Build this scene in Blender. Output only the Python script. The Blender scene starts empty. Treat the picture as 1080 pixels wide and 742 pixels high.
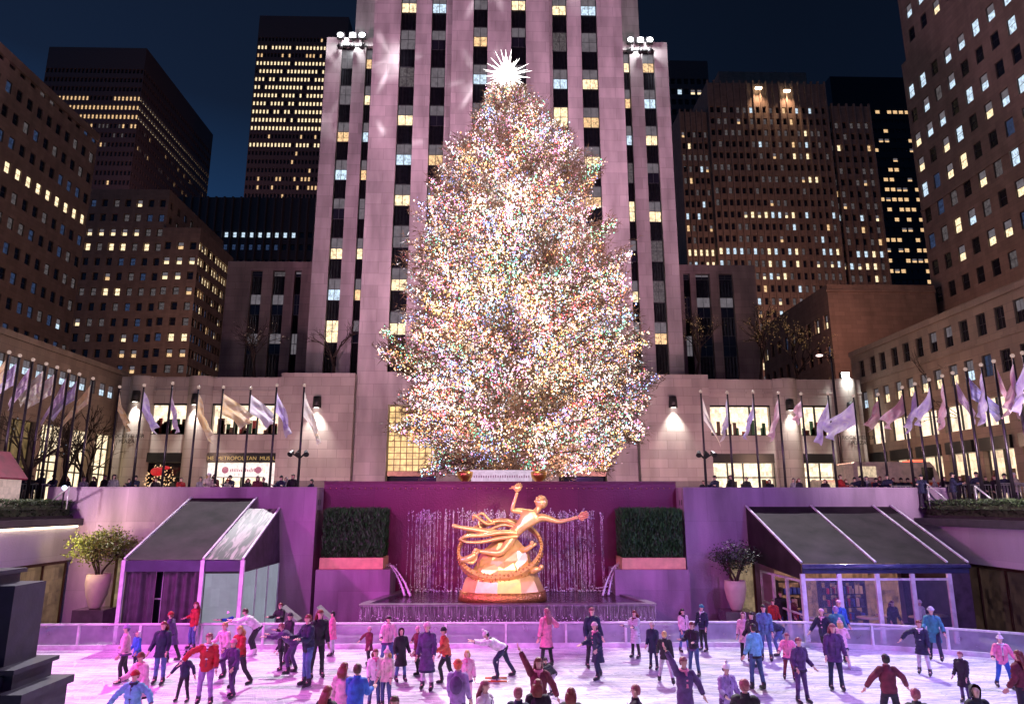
import bpy, bmesh, math, random
import numpy as np
from mathutils import Vector, Matrix
R = math.radians
rnd = random.Random(11)
scene = bpy.context.scene
col = scene.collection

RINK_W, PINK_W, MAG_W = 180000, 50000, 17500
# ------------------------------------------------------------------ camera
CAM_H, FPX, PITCH, YAW = 5.1, 730.0, R(12.4), R(1.33)
_cp, _sp, _cy, _sy = math.cos(PITCH), math.sin(PITCH), math.cos(YAW), math.sin(YAW)
def ray(px, py):
    a = (px-540)/FPX; b = (371-py)/FPX
    return (_sy*_cp + a*_cy - b*_sy*_sp, _cy*_cp - a*_sy - b*_cy*_sp, _sp + b*_cp)
def at(px, py, Y):
    d = ray(px, py); t = Y/d[1]; return Vector((d[0]*t, Y, CAM_H + d[2]*t))
def atx(px, py, X):
    d = ray(px, py); t = X/d[0]; return Vector((X, d[1]*t, CAM_H + d[2]*t))
def atz(px, py, z):
    d = ray(px, py); t = (z-CAM_H)/d[2]; return Vector((d[0]*t, d[1]*t, z))
def proj(p):
    f = Vector((_sy*_cp, _cy*_cp, _sp)); r = Vector((_cy, -_sy, 0)); u = Vector((-_sy*_sp, -_cy*_sp, _cp))
    v = Vector(p) - Vector((0, 0, CAM_H)); zc = v.dot(f)
    if zc < .1: return (-9999, -9999, 1)
    return (540 + FPX*v.dot(r)/zc, 371 - FPX*v.dot(u)/zc, zc)
cd = bpy.data.cameras.new('camera'); cam = bpy.data.objects.new('camera', cd); col.objects.link(cam)
cd.sensor_width = 36; cd.lens = 36*FPX/1080; cd.clip_end = 3000; cd.clip_start = .1
cam.location = (0, 0, CAM_H); cam.rotation_euler = (R(90)+PITCH, 0, -YAW)
scene.camera = cam
scene.view_settings.view_transform = 'Standard'; scene.view_settings.look = 'None'
scene.view_settings.exposure = 0; scene.view_settings.gamma = 1
scene.cycles.use_denoising = True
try: scene.cycles.denoiser = 'OPENIMAGEDENOISE'
except Exception: pass
scene.cycles.max_bounces = 5; scene.cycles.diffuse_bounces = 2; scene.cycles.glossy_bounces = 2
scene.cycles.transmission_bounces = 3; scene.cycles.transparent_max_bounces = 12
scene.cycles.sample_clamp_indirect = 3; scene.cycles.caustics_reflective = False; scene.cycles.caustics_refractive = False
scene.cycles.use_adaptive_sampling = True; scene.cycles.adaptive_threshold = .02

# ------------------------------------------------------------------ materials
MATS = {}
def _new(name):
    m = bpy.data.materials.new(name); m.use_nodes = True
    nt = m.node_tree; b = nt.nodes['Principled BSDF']; MATS[name] = m
    return m, nt, b
def _pos(nt, scale=(1, 1, 1), obj=False):
    if obj:
        g = nt.nodes.new('ShaderNodeTexCoord').outputs['Object']
    else:
        g = nt.nodes.new('ShaderNodeNewGeometry').outputs['Position']
    mp = nt.nodes.new('ShaderNodeMapping'); mp.inputs['Scale'].default_value = scale
    nt.links.new(g, mp.inputs['Vector']); return mp.outputs['Vector']
def plain(name, c, rough=.6, metal=0, var=.25, nscale=3, bump=0, spec=.5, obj=True, trans=0, alpha=1):
    if name in MATS: return MATS[name]
    m, nt, b = _new(name); N = nt.nodes; L = nt.links
    v = _pos(nt, obj=obj)
    n = N.new('ShaderNodeTexNoise'); n.inputs['Scale'].default_value = nscale; n.inputs['Detail'].default_value = 5
    L.new(v, n.inputs['Vector'])
    mr = N.new('ShaderNodeMapRange'); mr.inputs[1].default_value = .3; mr.inputs[2].default_value = .7
    mr.inputs[3].default_value = 1-var; mr.inputs[4].default_value = 1+var; L.new(n.outputs['Fac'], mr.inputs[0])
    hs = N.new('ShaderNodeHueSaturation'); hs.inputs['Color'].default_value = (*c, 1)
    L.new(mr.outputs[0], hs.inputs['Value']); L.new(hs.outputs[0], b.inputs['Base Color'])
    b.inputs['Roughness'].default_value = rough; b.inputs['Metallic'].default_value = metal
    b.inputs['Specular IOR Level'].default_value = spec
    b.inputs['Alpha'].default_value = alpha
    if trans: b.inputs['Transmission Weight'].default_value = trans
    if bump:
        bp = N.new('ShaderNodeBump'); bp.inputs['Strength'].default_value = bump; bp.inputs['Distance'].default_value = .05
        L.new(n.outputs['Fac'], bp.inputs['Height']); L.new(bp.outputs[0], b.inputs['Normal'])
    return m
def stone(name, c, bw=1.6, bh=.8, rough=.8, var=.18, mortar=.75, msize=.02):
    if name in MATS: return MATS[name]
    m, nt, b = _new(name); N = nt.nodes; L = nt.links
    g = N.new('ShaderNodeNewGeometry'); s = N.new('ShaderNodeSeparateXYZ'); L.new(g.outputs['Position'], s.inputs[0])
    ad = N.new('ShaderNodeMath'); ad.operation = 'ADD'; L.new(s.outputs['X'], ad.inputs[0]); L.new(s.outputs['Y'], ad.inputs[1])
    cb = N.new('ShaderNodeCombineXYZ'); L.new(ad.outputs[0], cb.inputs[0]); L.new(s.outputs['Z'], cb.inputs[1])
    br = N.new('ShaderNodeTexBrick'); br.inputs['Scale'].default_value = 1
    br.inputs['Brick Width'].default_value = bw; br.inputs['Row Height'].default_value = bh
    br.inputs['Mortar Size'].default_value = msize; br.inputs['Bias'].default_value = 0
    br.inputs['Color1'].default_value = (*[x*1.12 for x in c], 1); br.inputs['Color2'].default_value = (*[x*.88 for x in c], 1)
    br.inputs['Mortar'].default_value = (*[x*mortar for x in c], 1)
    L.new(cb.outputs[0], br.inputs['Vector'])
    # large stains, vertical streaks
    mp = N.new('ShaderNodeMapping'); mp.inputs['Scale'].default_value = (1, 1, .22); L.new(g.outputs['Position'], mp.inputs[0])
    n = N.new('ShaderNodeTexNoise'); n.inputs['Scale'].default_value = .9; n.inputs['Detail'].default_value = 8; L.new(mp.outputs[0], n.inputs['Vector'])
    mr = N.new('ShaderNodeMapRange'); mr.inputs[1].default_value = .3; mr.inputs[2].default_value = .7
    mr.inputs[3].default_value = 1-var; mr.inputs[4].default_value = 1+var; L.new(n.outputs['Fac'], mr.inputs[0])
    hs = N.new('ShaderNodeHueSaturation'); L.new(br.outputs['Color'], hs.inputs['Color']); L.new(mr.outputs[0], hs.inputs['Value'])
    L.new(hs.outputs[0], b.inputs['Base Color']); b.inputs['Roughness'].default_value = rough
    n2 = N.new('ShaderNodeTexNoise'); n2.inputs['Scale'].default_value = 14; n2.inputs['Detail'].default_value = 3; L.new(g.outputs['Position'], n2.inputs['Vector'])
    bp = N.new('ShaderNodeBump'); bp.inputs['Strength'].default_value = .25; bp.inputs['Distance'].default_value = .04
    L.new(n2.outputs['Fac'], bp.inputs['Height']); L.new(bp.outputs[0], b.inputs['Normal'])
    return m
def glow(name, c, s, interior=0, iscale=2.2, sampling='AUTO', low=.25):
    """light seen through or from a lit surface; interior > 0 breaks it up with furniture-like shapes"""
    if name in MATS: return MATS[name]
    m, nt, b = _new(name); N = nt.nodes; L = nt.links
    b.inputs['Base Color'].default_value = (.02, .02, .02, 1); b.inputs['Roughness'].default_value = .3
    b.inputs['Emission Color'].default_value = (*c, 1); b.inputs['Emission Strength'].default_value = s
    if interior:
        g = N.new('ShaderNodeNewGeometry'); sx = N.new('ShaderNodeSeparateXYZ'); L.new(g.outputs['Position'], sx.inputs[0])
        ad = N.new('ShaderNodeMath'); ad.operation = 'ADD'; L.new(sx.outputs['X'], ad.inputs[0]); L.new(sx.outputs['Y'], ad.inputs[1])
        cb = N.new('ShaderNodeCombineXYZ'); L.new(ad.outputs[0], cb.inputs[0]); L.new(sx.outputs['Z'], cb.inputs[1])
        n0 = N.new('ShaderNodeTexNoise'); n0.inputs['Scale'].default_value = iscale*.8; L.new(cb.outputs[0], n0.inputs['Vector'])
        br = N.new('ShaderNodeTexBrick'); br.inputs['Scale'].default_value = iscale; br.inputs['Brick Width'].default_value = .42; br.inputs['Row Height'].default_value = .55
        br.offset = .37; br.squash = .7; br.inputs['Mortar Size'].default_value = .03; br.inputs['Mortar Smooth'].default_value = .6
        br.inputs['Color1'].default_value = (1, 1, 1, 1); br.inputs['Color2'].default_value = (.25, .25, .25, 1); br.inputs['Mortar'].default_value = (.45, .45, .45, 1)
        L.new(cb.outputs[0], br.inputs['Vector'])
        n = N.new('ShaderNodeTexNoise'); n.inputs['Scale'].default_value = iscale*1.1; n.inputs['Detail'].default_value = 5; n.inputs['Roughness'].default_value = .7; L.new(cb.outputs[0], n.inputs['Vector'])
        mx = N.new('ShaderNodeMath'); mx.operation = 'MULTIPLY'; L.new(br.outputs['Fac'], mx.inputs[0]); mx.inputs[1].default_value = 0
        sp = N.new('ShaderNodeSeparateColor'); L.new(br.outputs['Color'], sp.inputs[0])
        av = N.new('ShaderNodeMath'); av.operation = 'MULTIPLY_ADD'; L.new(sp.outputs[0], av.inputs[0]); av.inputs[1].default_value = .35; L.new(n.outputs['Fac'], av.inputs[2])
        mr = N.new('ShaderNodeMapRange'); mr.inputs[1].default_value = .45; mr.inputs[2].default_value = .85
        mr.inputs[3].default_value = s*(1-interior); mr.inputs[4].default_value = s*1.25
        L.new(av.outputs[0], mr.inputs[0]); L.new(mr.outputs[0], b.inputs['Emission Strength'])
    m.cycles.emission_sampling = sampling
    return m
def glassdark(name, c=(.012, .012, .02), rough=.12):
    if name in MATS: return MATS[name]
    m, nt, b = _new(name); N = nt.nodes; L = nt.links
    b.inputs['Base Color'].default_value = (*c, 1); b.inputs['Roughness'].default_value = rough
    n = N.new('ShaderNodeTexNoise'); n.inputs['Scale'].default_value = .6; L.new(_pos(nt), n.inputs['Vector'])
    bp = N.new('ShaderNodeBump'); bp.inputs['Strength'].default_value = .15; bp.inputs['Distance'].default_value = .1
    L.new(n.outputs['Fac'], bp.inputs['Height']); L.new(bp.outputs[0], b.inputs['Normal'])
    return m

# ------------------------------------------------------------------ mesh builder
def catmull(pts, n=4):
    pts = [Vector(p) for p in pts]
    if len(pts) < 3: return pts
    out = []
    for i in range(len(pts)-1):
        p0 = pts[max(i-1, 0)]; p1 = pts[i]; p2 = pts[i+1]; p3 = pts[min(i+2, len(pts)-1)]
        for k in range(n):
            t = k/n
            out.append(.5*((2*p1)+(-p0+p2)*t+(2*p0-5*p1+4*p2-p3)*t*t+(-p0+3*p1-3*p2+p3)*t**3))
    out.append(pts[-1]); return out
class MB:
    def __init__(s): s.v = []; s.f = []; s.m = []; s.sm = []
    def add(s, vs, fs, m=0, smooth=False):
        o = len(s.v); s.v += [tuple(p) for p in vs]
        for f in fs: s.f.append(tuple(i+o for i in f)); s.m.append(m); s.sm.append(smooth)
    def quad(s, a, b, c, d, m=0): s.add([a, b, c, d], [(0, 1, 2, 3)], m)
    def box(s, x0, x1, y0, y1, z0, z1, m=0):
        s.add([(x0,y0,z0),(x1,y0,z0),(x1,y1,z0),(x0,y1,z0),(x0,y0,z1),(x1,y0,z1),(x1,y1,z1),(x0,y1,z1)],
              [(0,3,2,1),(4,5,6,7),(0,1,5,4),(1,2,6,5),(2,3,7,6),(3,0,4,7)], m)
    def bar(s, a, b, w, h, m=0):
        a = Vector(a); b = Vector(b); d = (b-a).normalized()
        up = Vector((0, 0, 1)) if abs(d.z) < .95 else Vector((0, 1, 0))
        x = d.cross(up).normalized()*w/2; y = x.cross(d).normalized()*h/2
        s.add([a-x-y, a+x-y, a+x+y, a-x+y, b-x-y, b+x-y, b+x+y, b-x+y],
              [(0,3,2,1),(4,5,6,7),(0,1,5,4),(1,2,6,5),(2,3,7,6),(3,0,4,7)], m)
    def loft(s, rings, m=0, cap=True, smooth=True, closed=True):
        n = len(rings[0]); vs = [p for r in rings for p in r]; fs = []
        for i in range(len(rings)-1):
            for k in range(n if closed else n-1):
                k2 = (k+1) % n
                fs.append((i*n+k, i*n+k2, (i+1)*n+k2, (i+1)*n+k))
        if cap and closed:
            fs.append(tuple(range(n-1, -1, -1))); b = (len(rings)-1)*n; fs.append(tuple(b+k for k in range(n)))
        s.add(vs, fs, m, smooth)
    def tube(s, path, rad, seg=6, m=0, smooth=True, flat=1.0, cap=True):
        path = [Vector(p) for p in path]; n = len(path)
        if not hasattr(rad, '__len__'): rad = [rad]*n
        if len(rad) != n: rad = list(np.interp(np.linspace(0, 1, n), np.linspace(0, 1, len(rad)), rad))
        rings = []; X = None
        for i, p in enumerate(path):
            d = (path[min(i+1, n-1)]-path[max(i-1, 0)]).normalized()
            if X is None:
                X = d.cross(Vector((0, 0, 1)) if abs(d.z) < .9 else Vector((0, 1, 0))).normalized()
            X = (X - d*X.dot(d)).normalized(); Yv = d.cross(X)
            rings.append([p + X*rad[i]*math.cos(2*math.pi*k/seg) + Yv*rad[i]*flat*math.sin(2*math.pi*k/seg) for k in range(seg)])
        s.loft(rings, m, cap, smooth)
    def lathe(s, prof, c=(0, 0, 0), seg=16, m=0, smooth=True, a0=0, a1=2*math.pi, cap=True):
        full = abs(a1-a0-2*math.pi) < 1e-4
        ks = [a0+(a1-a0)*k/seg for k in range(seg if full else seg+1)]
        rings = [[(c[0]+r*math.cos(a), c[1]+r*math.sin(a), c[2]+z) for a in ks] for r, z in prof]
        s.loft(rings, m, cap and full, smooth, closed=full)
    def ball(s, c, r, m=0, seg=8, rings=6, sx=1, sy=1, sz=1):
        c = Vector(c); rr = []
        for i in range(1, rings):
            a = math.pi*i/rings
            rr.append([(c.x+sx*r*math.sin(a)*math.cos(2*math.pi*k/seg), c.y+sy*r*math.sin(a)*math.sin(2*math.pi*k/seg), c.z-sz*r*math.cos(a)) for k in range(seg)])
        s.loft(rr, m, False, True)
        n = len(s.v); b = n-len(rr)*seg
        s.v += [(c.x, c.y, c.z-sz*r), (c.x, c.y, c.z+sz*r)]
        for k in range(seg):
            s.f.append((n, b+(k+1) % seg, b+k)); s.m.append(m); s.sm.append(True)
            e = b+(len(rr)-1)*seg; s.f.append((n+1, e+k, e+(k+1) % seg)); s.m.append(m); s.sm.append(True)
    def build(s, name, mats, parent=None, local=False):
        me = bpy.data.meshes.new(name)
        vs = s.v
        if parent is not None and not local:
            l = parent.location; 
            if parent.parent is not None: l = l + parent.parent.location
            vs = [(p[0]-l[0], p[1]-l[1], p[2]-l[2]) for p in vs]
        me.from_pydata(vs, [], s.f)
        if not isinstance(mats, (list, tuple)): mats = [mats]
        for m in mats: me.materials.append(m)
        me.polygons.foreach_set('material_index', s.m); me.polygons.foreach_set('use_smooth', s.sm)
        me.update()
        o = bpy.data.objects.new(name, me); col.objects.link(o)
        if parent is not None: o.parent = parent
        return o
def tag(o, label=None, cat=None, group=None, kind=None):
    if label: o['label'] = label
    if cat: o['category'] = cat
    if group: o['group'] = group
    if kind: o['kind'] = kind
    return o
def thing(name, loc, label, cat, group=None, rz=0, kind=None):
    o = bpy.data.objects.new(name, None); o.empty_display_size = .3; col.objects.link(o)
    o.location = loc; o.rotation_euler = (0, 0, rz)
    return tag(o, label, cat, group, kind)
def struct(name, mb, mat): return tag(mb.build(name, mat), kind='structure')
def text(s, loc, size, mat, parent, rot=(R(90), 0, 0), name='lettering', align='CENTER', extrude=.01):
    c = bpy.data.curves.new(name, 'FONT'); c.body = s; c.size = size; c.align_x = align; c.extrude = extrude
    t = bpy.data.objects.new(name+'_src', c); col.objects.link(t)
    dg = bpy.context.evaluated_depsgraph_get(); me = bpy.data.meshes.new_from_object(t.evaluated_get(dg)); me.name = name
    me.materials.clear(); me.materials.append(mat); bpy.data.objects.remove(t); bpy.data.curves.remove(c)
    o = bpy.data.objects.new(name, me); col.objects.link(o)
    o.location = Vector(loc) - (parent.location if parent else Vector()); o.rotation_euler = rot
    if parent: o.parent = parent
    return o
def lamp(kind, loc, target, energy, color, size=.1, cone=60, blend=.5, name='lamp'):
    l = bpy.data.lights.new(name, kind); l.energy = energy; l.color = color
    if kind in ('SPOT', 'POINT'): l.shadow_soft_size = size
    if kind == 'SPOT': l.spot_size = R(cone); l.spot_blend = blend
    o = bpy.data.objects.new(name, l); col.objects.link(o); o.location = loc
    if target is not None: o.rotation_euler = (Vector(target)-Vector(loc)).to_track_quat('-Z', 'Y').to_euler()
    return o

# ------------------------------------------------------------------ world
w = bpy.data.worlds.new('World'); scene.world = w; w.use_nodes = True
nt = w.node_tree; N = nt.nodes; L = nt.links; bg = N['Background']; out = N['World Output']
sky = N.new('ShaderNodeTexSky'); sky.sky_type = 'NISHITA'; sky.sun_disc = False
sky.sun_elevation = R(-4); sky.sun_rotation = R(-50)
L.new(sky.outputs[0], bg.inputs[0]); bg.inputs[1].default_value = .05
tc = N.new('ShaderNodeTexCoord'); sp = N.new('ShaderNodeSeparateXYZ'); L.new(tc.outputs['Generated'], sp.inputs[0])
ramp = N.new('ShaderNodeValToRGB'); L.new(sp.outputs['Z'], ramp.inputs[0])
e = ramp.color_ramp.elements
e[0].position = 0; e[0].color = (.014, .06, .17, 1)
e[1].position = 1; e[1].color = (.003, .0045, .010, 1)
x = e.new(.32); x.color = (.009, .038, .11, 1)
x = e.new(.5); x.color = (.0045, .011, .030, 1)
bg2 = N.new('ShaderNodeBackground'); L.new(ramp.outputs[0], bg2.inputs[0])
# the afterglow stands in the south-west, left of the tower
mr = N.new('ShaderNodeMapRange'); mr.inputs[1].default_value = -.5; mr.inputs[2].default_value = .35; mr.inputs[3].default_value = 1.15; mr.inputs[4].default_value = .5
L.new(sp.outputs['X'], mr.inputs[0]); L.new(mr.outputs[0], bg2.inputs[1])
ads = N.new('ShaderNodeAddShader'); L.new(bg.outputs[0], ads.inputs[0]); L.new(bg2.outputs[0], ads.inputs[1]); L.new(ads.outputs[0], out.inputs[0])
sun = bpy.data.lights.new('moonlight', 'SUN'); sun.energy = .01; sun.angle = R(.5); sun.color = (.7, .8, 1)
so = bpy.data.objects.new('moonlight', sun); col.objects.link(so); so.rotation_euler = (R(40), 0, R(-50))

# ------------------------------------------------------------------ common materials
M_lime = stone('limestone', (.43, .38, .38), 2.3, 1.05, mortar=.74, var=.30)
M_limeS = stone('limestone_shoulder', (.31, .27, .27), 2.3, 1.05, mortar=.74, var=.3); M_limeW = stone('limestone_wing_shaded', (.17, .125, .12), 1.5, .72, mortar=.7, var=.3)  # wing copy of the stone darkened for the weaker light it gets
M_brick = stone('dark_limestone', (.27, .20, .155), 1.2, .5, mortar=.8)
M_brick2 = stone('brown_limestone', (.25, .18, .135), 1.2, .5, mortar=.8)
M_metal_d = plain('spandrel_metal', (.02, .02, .028), .35, .8, var=.3)
M_frame = plain('window_frame', (.03, .03, .035), .5)
M_steel_l = plain('pale_steel', (.6, .6, .62), .35, .6)
M_gd = glassdark('dark_glass')
M_blind = glow('blind', (.62, .55, .62), .20, .35, 1.5, 'NONE')
M_warm = glow('window_warm', (1, .78, .47), 1.5, .75, 2.6, 'NONE')
M_warm2 = glow('window_amber', (1, .64, .32), 1.1, .8, 3.0, 'NONE')
M_cool = glow('window_cool', (.66, .84, 1), 1.05, .7, 2.6, 'NONE')
M_dim = glow('window_dim', (.55, .48, .50), .16, .9, 3, 'NONE')
M_bdim = glow('window_blue_dim', (.2, .35, .8), .12, .9, 3, 'NONE')
WM = [M_frame, M_gd, M_blind, M_warm, M_warm2, M_cool, M_dim, M_bdim]
KM = dict(dark=1, blind=2, warm=3, amber=4, cool=5, dim=6, bdim=7)
_wc = {}
def win_geo(mb, o, U, Nn, w, h, kind, fr, simple):
    """one window: frame bars, two sashes, and what shows in them. o = lower-left corner on the pane plane"""
    o = Vector(o); U = Vector(U); Nn = Vector(Nn); Z = Vector((0, 0, 1))
    def q(u0, u1, v0, v1, d, m): mb.quad(o+U*u0+Z*v0+Nn*d, o+U*u1+Z*v0+Nn*d, o+U*u1+Z*v1+Nn*d, o+U*u0+Z*v1+Nn*d, m)
    halves = {'half': ('warm', 'blind'), 'halfc': ('cool', 'blind'), 'halfa': ('amber', 'blind'), 'hd': ('dark', 'blind'), 'up': ('dark', 'warm'), 'upd': ('dim', 'warm')}
    lo, hi = halves.get(kind, (kind, kind))
    if lo == hi: q(fr, w-fr, fr, h-fr, 0, KM[lo])
    else: q(fr, w-fr, fr, h*.5, 0, KM[lo]); q(fr, w-fr, h*.5, h-fr, 0, KM[hi])
    d = .04
    def b(u0, u1, v0, v1):
        q(u0, u1, v0, v1, d, 0)
    b(0, fr, 0, h); b(w-fr, w, 0, h); b(fr, w-fr, 0, fr); b(fr, w-fr, h-fr, h); b(fr, w-fr, h*.5-fr*.4, h*.5+fr*.4)
    if not simple: b(w/2-fr*.35, w/2+fr*.35, fr, h*.5-fr*.4); b(w/2-fr*.35, w/2+fr*.35, h*.5+fr*.4, h-fr)
FACE = {'S': (Vector((1,0,0)), Vector((0,-1,0)), 0), 'E': (Vector((0,1,0)), Vector((1,0,0)), R(90)), 'W': (Vector((0,-1,0)), Vector((-1,0,0)), R(-90))}
class Bld:
    def __init__(s, name, loc, label, cat='building', group=None):
        s.root = thing(name, loc, label, cat, group); s.wall = MB(); s.wins = []
    def facade(s, O, face, W, H, cols, rows, depth, fn, mi=0, fr=.07, simple=False):
        U, Nn, rot = FACE[face]; O = Vector(O); Z = Vector((0, 0, 1))
        P = lambda u, v, d=0: O+U*u+Z*v-Nn*d
        def wq(u0, u1, v0, v1, d=0):
            if u1-u0 > 1e-4 and v1-v0 > 1e-4: s.wall.quad(P(u0,v0,d), P(u1,v0,d), P(u1,v1,d), P(u0,v1,d), mi)
        v = 0
        for j, (v0, v1) in enumerate(rows):
            wq(0, W, v, v0); u = 0
            for i, (u0, u1) in enumerate(cols):
                k = fn(i, j)
                if k is None: continue
                wq(u, u0, v0, v1); u = u1
                s.wall.quad(P(u0,v0,0), P(u0,v0,depth), P(u0,v1,depth), P(u0,v1,0), mi)
                s.wall.quad(P(u1,v0,depth), P(u1,v0,0), P(u1,v1,0), P(u1,v1,depth), mi)
                s.wall.quad(P(u0,v0,0), P(u1,v0,0), P(u1,v0,depth), P(u0,v0,depth), mi)
                s.wall.quad(P(u0,v1,depth), P(u1,v1,depth), P(u1,v1,0), P(u0,v1,0), mi)
                if k != 'open': s.wins.append((P(u0, v0, depth), u1-u0, v1-v0, face, k, fr, simple))
            wq(u, W, v0, v1); v = v1
        wq(0, W, v, H)
    def shell(s, x0, x1, y0, y1, z0, z1, mi=0, skip=''):
        A = s.wall
        if 'S' not in skip: A.quad((x0,y0,z0),(x1,y0,z0),(x1,y0,z1),(x0,y0,z1), mi)
        if 'E' not in skip: A.quad((x1,y0,z0),(x1,y1,z0),(x1,y1,z1),(x1,y0,z1), mi)
        if 'W' not in skip: A.quad((x0,y1,z0),(x0,y0,z0),(x0,y0,z1),(x0,y1,z1), mi)
        A.quad((x1,y1,z0),(x0,y1,z0),(x0,y1,z1),(x1,y1,z1), mi)
        A.quad((x0,y0,z1),(x1,y0,z1),(x1,y1,z1),(x0,y1,z1), mi)
    def done(s, mats, most=100):
        s.wall.build('wall', mats, s.root)
        sc = []
        for wn in s.wins:
            U, Nn, rot = FACE[wn[3]]; c = wn[0]+U*wn[1]/2+Vector((0,0,wn[2]/2)); p = proj(c)
            vis = -20 < p[0] < 1100 and -20 < p[1] < 760
            dirc = (Vector((0,0,CAM_H))-c).normalized(); area = wn[1]*wn[2]*max(dirc.dot(Nn), 0)/p[2]**2
            sc.append((area if vis else -1, wn))
        sc.sort(key=lambda t: -t[0]); rest = MB()
        for n, (a, (o, w_, h_, face, k, fr, simple)) in enumerate(sc):
            U, Nn, rot = FACE[face]
            if n < most and a > 0:
                key = (round(w_, 3), round(h_, 3), k, fr, simple)
                if key not in _wc:
                    mb = MB(); win_geo(mb, (0,0,0), (1,0,0), (0,-1,0), w_, h_, k, fr, simple)
                    ob = mb.build('window', WM, s.root, local=True); _wc[key] = ob.data
                else:
                    ob = bpy.data.objects.new('window', _wc[key]); col.objects.link(ob); ob.parent = s.root
                ob.location = o - s.root.location; ob.rotation_euler = (0, 0, rot)
            elif a > 0: win_geo(rest, o, U, Nn, w_, h_, k, fr, True)
            else: win_geo(rest, o, U, Nn, w_, h_, k, fr, True)
        if rest.f:
            tag(rest.build('far_window_grid', WM, s.root), kind='stuff')
        return s.root
def grid(n, W, wd, m0=0, m1=None):
    m1 = m0 if m1 is None else m1
    st = (W-m0-m1)/n
    return [(m0+st*i+(st-wd)/2, m0+st*i+(st+wd)/2) for i in range(n)]
# ================================================================== SETTING
PZ = 4.9     # plaza level above the ice
rx0, rx1, ry1 = -18.5, 19.3, 32.0
M_pave = stone('plaza_paving', (.16, .15, .15), 1.0, 1.0, rough=.5)
g = MB()
def ring(z, m=0):
    B = 900
    g.quad((-B,-200,z),(rx0,-200,z),(rx0,900,z),(-B,900,z), m)
    g.quad((rx1,-200,z),(B,-200,z),(B,900,z),(rx1,900,z), m)
    g.quad((rx0,33.4,z),(rx1,33.4,z),(rx1,900,z),(rx0,900,z), m)
    g.quad((rx0,-200,z),(rx1,-200,z),(rx1,-4,z),(rx0,-4,z), m)
ring(PZ); struct('ground', g, M_pave)
# terrace floor round the ice
g = MB(); g.quad((rx0,-4,-.02),(rx1,-4,-.02),(rx1,33.4,-.02),(rx0,33.4,-.02)); struct('terrace_floor', g, M_pave)
# ice
m, nt, b = _new('ice'); N = nt.nodes; L = nt.links
v = _pos(nt, (.45, 1.3, 1)); n1 = N.new('ShaderNodeTexNoise'); n1.inputs['Scale'].default_value = 1.1; n1.inputs['Detail'].default_value = 7; n1.inputs['Roughness'].default_value = .65
L.new(v, n1.inputs['Vector'])
rp = N.new('ShaderNodeValToRGB'); L.new(n1.outputs['Fac'], rp.inputs[0])
rp.color_ramp.elements[0].position = .38; rp.color_ramp.elements[0].color = (.44, .45, .54, 1)
rp.color_ramp.elements[1].position = .58; rp.color_ramp.elements[1].color = (.88, .88, .90, 1)
wv = N.new('ShaderNodeTexNoise'); wv.inputs['Scale'].default_value = 9; wv.inputs['Detail'].default_value = 6
v2 = _pos(nt, (.12, 1.6, 1)); L.new(v2, wv.inputs['Vector'])
r2 = N.new('ShaderNodeMapRange'); r2.inputs[1].default_value = .35; r2.inputs[2].default_value = .65; r2.inputs[3].default_value = .08; r2.inputs[4].default_value = .38
L.new(wv.outputs['Fac'], r2.inputs[0]); L.new(r2.outputs[0], b.inputs['Roughness'])
# skate cuts: thin curved lines where warped bands cross a level, in three directions
col_ = rp.outputs[0]
for k_, (ang, scl) in enumerate(((.25, 1.1), (-.45, 1.5), (1.2, .8), (.05, 2.1))):
    mp_ = N.new('ShaderNodeMapping'); mp_.inputs['Rotation'].default_value = (0, 0, ang); mp_.inputs['Location'].default_value = (k_*7.3, k_*3.1, 0); L.new(_pos(nt), mp_.inputs[0])
    nn = N.new('ShaderNodeTexNoise'); nn.inputs['Scale'].default_value = scl*.5; nn.inputs['Detail'].default_value = 1.5; mp2 = N.new('ShaderNodeMapping'); mp2.inputs['Scale'].default_value = (.22, 2.2, 1); L.new(mp_.outputs[0], mp2.inputs[0]); L.new(mp2.outputs[0], nn.inputs['Vector'])
    ml = N.new('ShaderNodeMath'); ml.operation = 'MULTIPLY'; L.new(nn.outputs['Fac'], ml.inputs[0]); ml.inputs[1].default_value = 26
    fr = N.new('ShaderNodeMath'); fr.operation = 'FRACT'; L.new(ml.outputs[0], fr.inputs[0])
    pg = N.new('ShaderNodeMath'); pg.operation = 'LESS_THAN'; L.new(fr.outputs[0], pg.inputs[0]); pg.inputs[1].default_value = .10
    sm_ = N.new('ShaderNodeMath'); sm_.operation = 'MULTIPLY'; L.new(pg.outputs[0], sm_.inputs[0]); L.new(wv.outputs['Fac'], sm_.inputs[1])
    mxc = N.new('ShaderNodeMixRGB'); L.new(sm_.outputs[0], mxc.inputs[0]); L.new(col_, mxc.inputs[1]); mxc.inputs[2].default_value = (.18, .19, .27, 1) if k_ % 2 else (.97, .97, .97, 1); col_ = mxc.outputs[0]
L.new(col_, b.inputs['Base Color'])
bp = N.new('ShaderNodeBump'); bp.inputs['Strength'].default_value = .2; bp.inputs['Distance'].default_value = .02; L.new(wv.outputs['Fac'], bp.inputs['Height']); L.new(bp.outputs[0], b.inputs['Normal'])
M_ice = m
RAILY = 26.9
def ease(x):   # the far rail bends towards the camera at the right end
    return RAILY - (max(0, x-9.5)/9)**2*3.1
path = [(x, ease(x)) for x in np.linspace(-17.2, 18.0, 60)]
g = MB(); n = len(path)
vs = [(x, y, .02) for x, y in path] + [(18.0, 2.2, .02), (-17.2, 2.2, .02)]
g.add(vs, [tuple(reversed(range(len(vs))))]); struct('ice_rink', g, M_ice)

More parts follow.
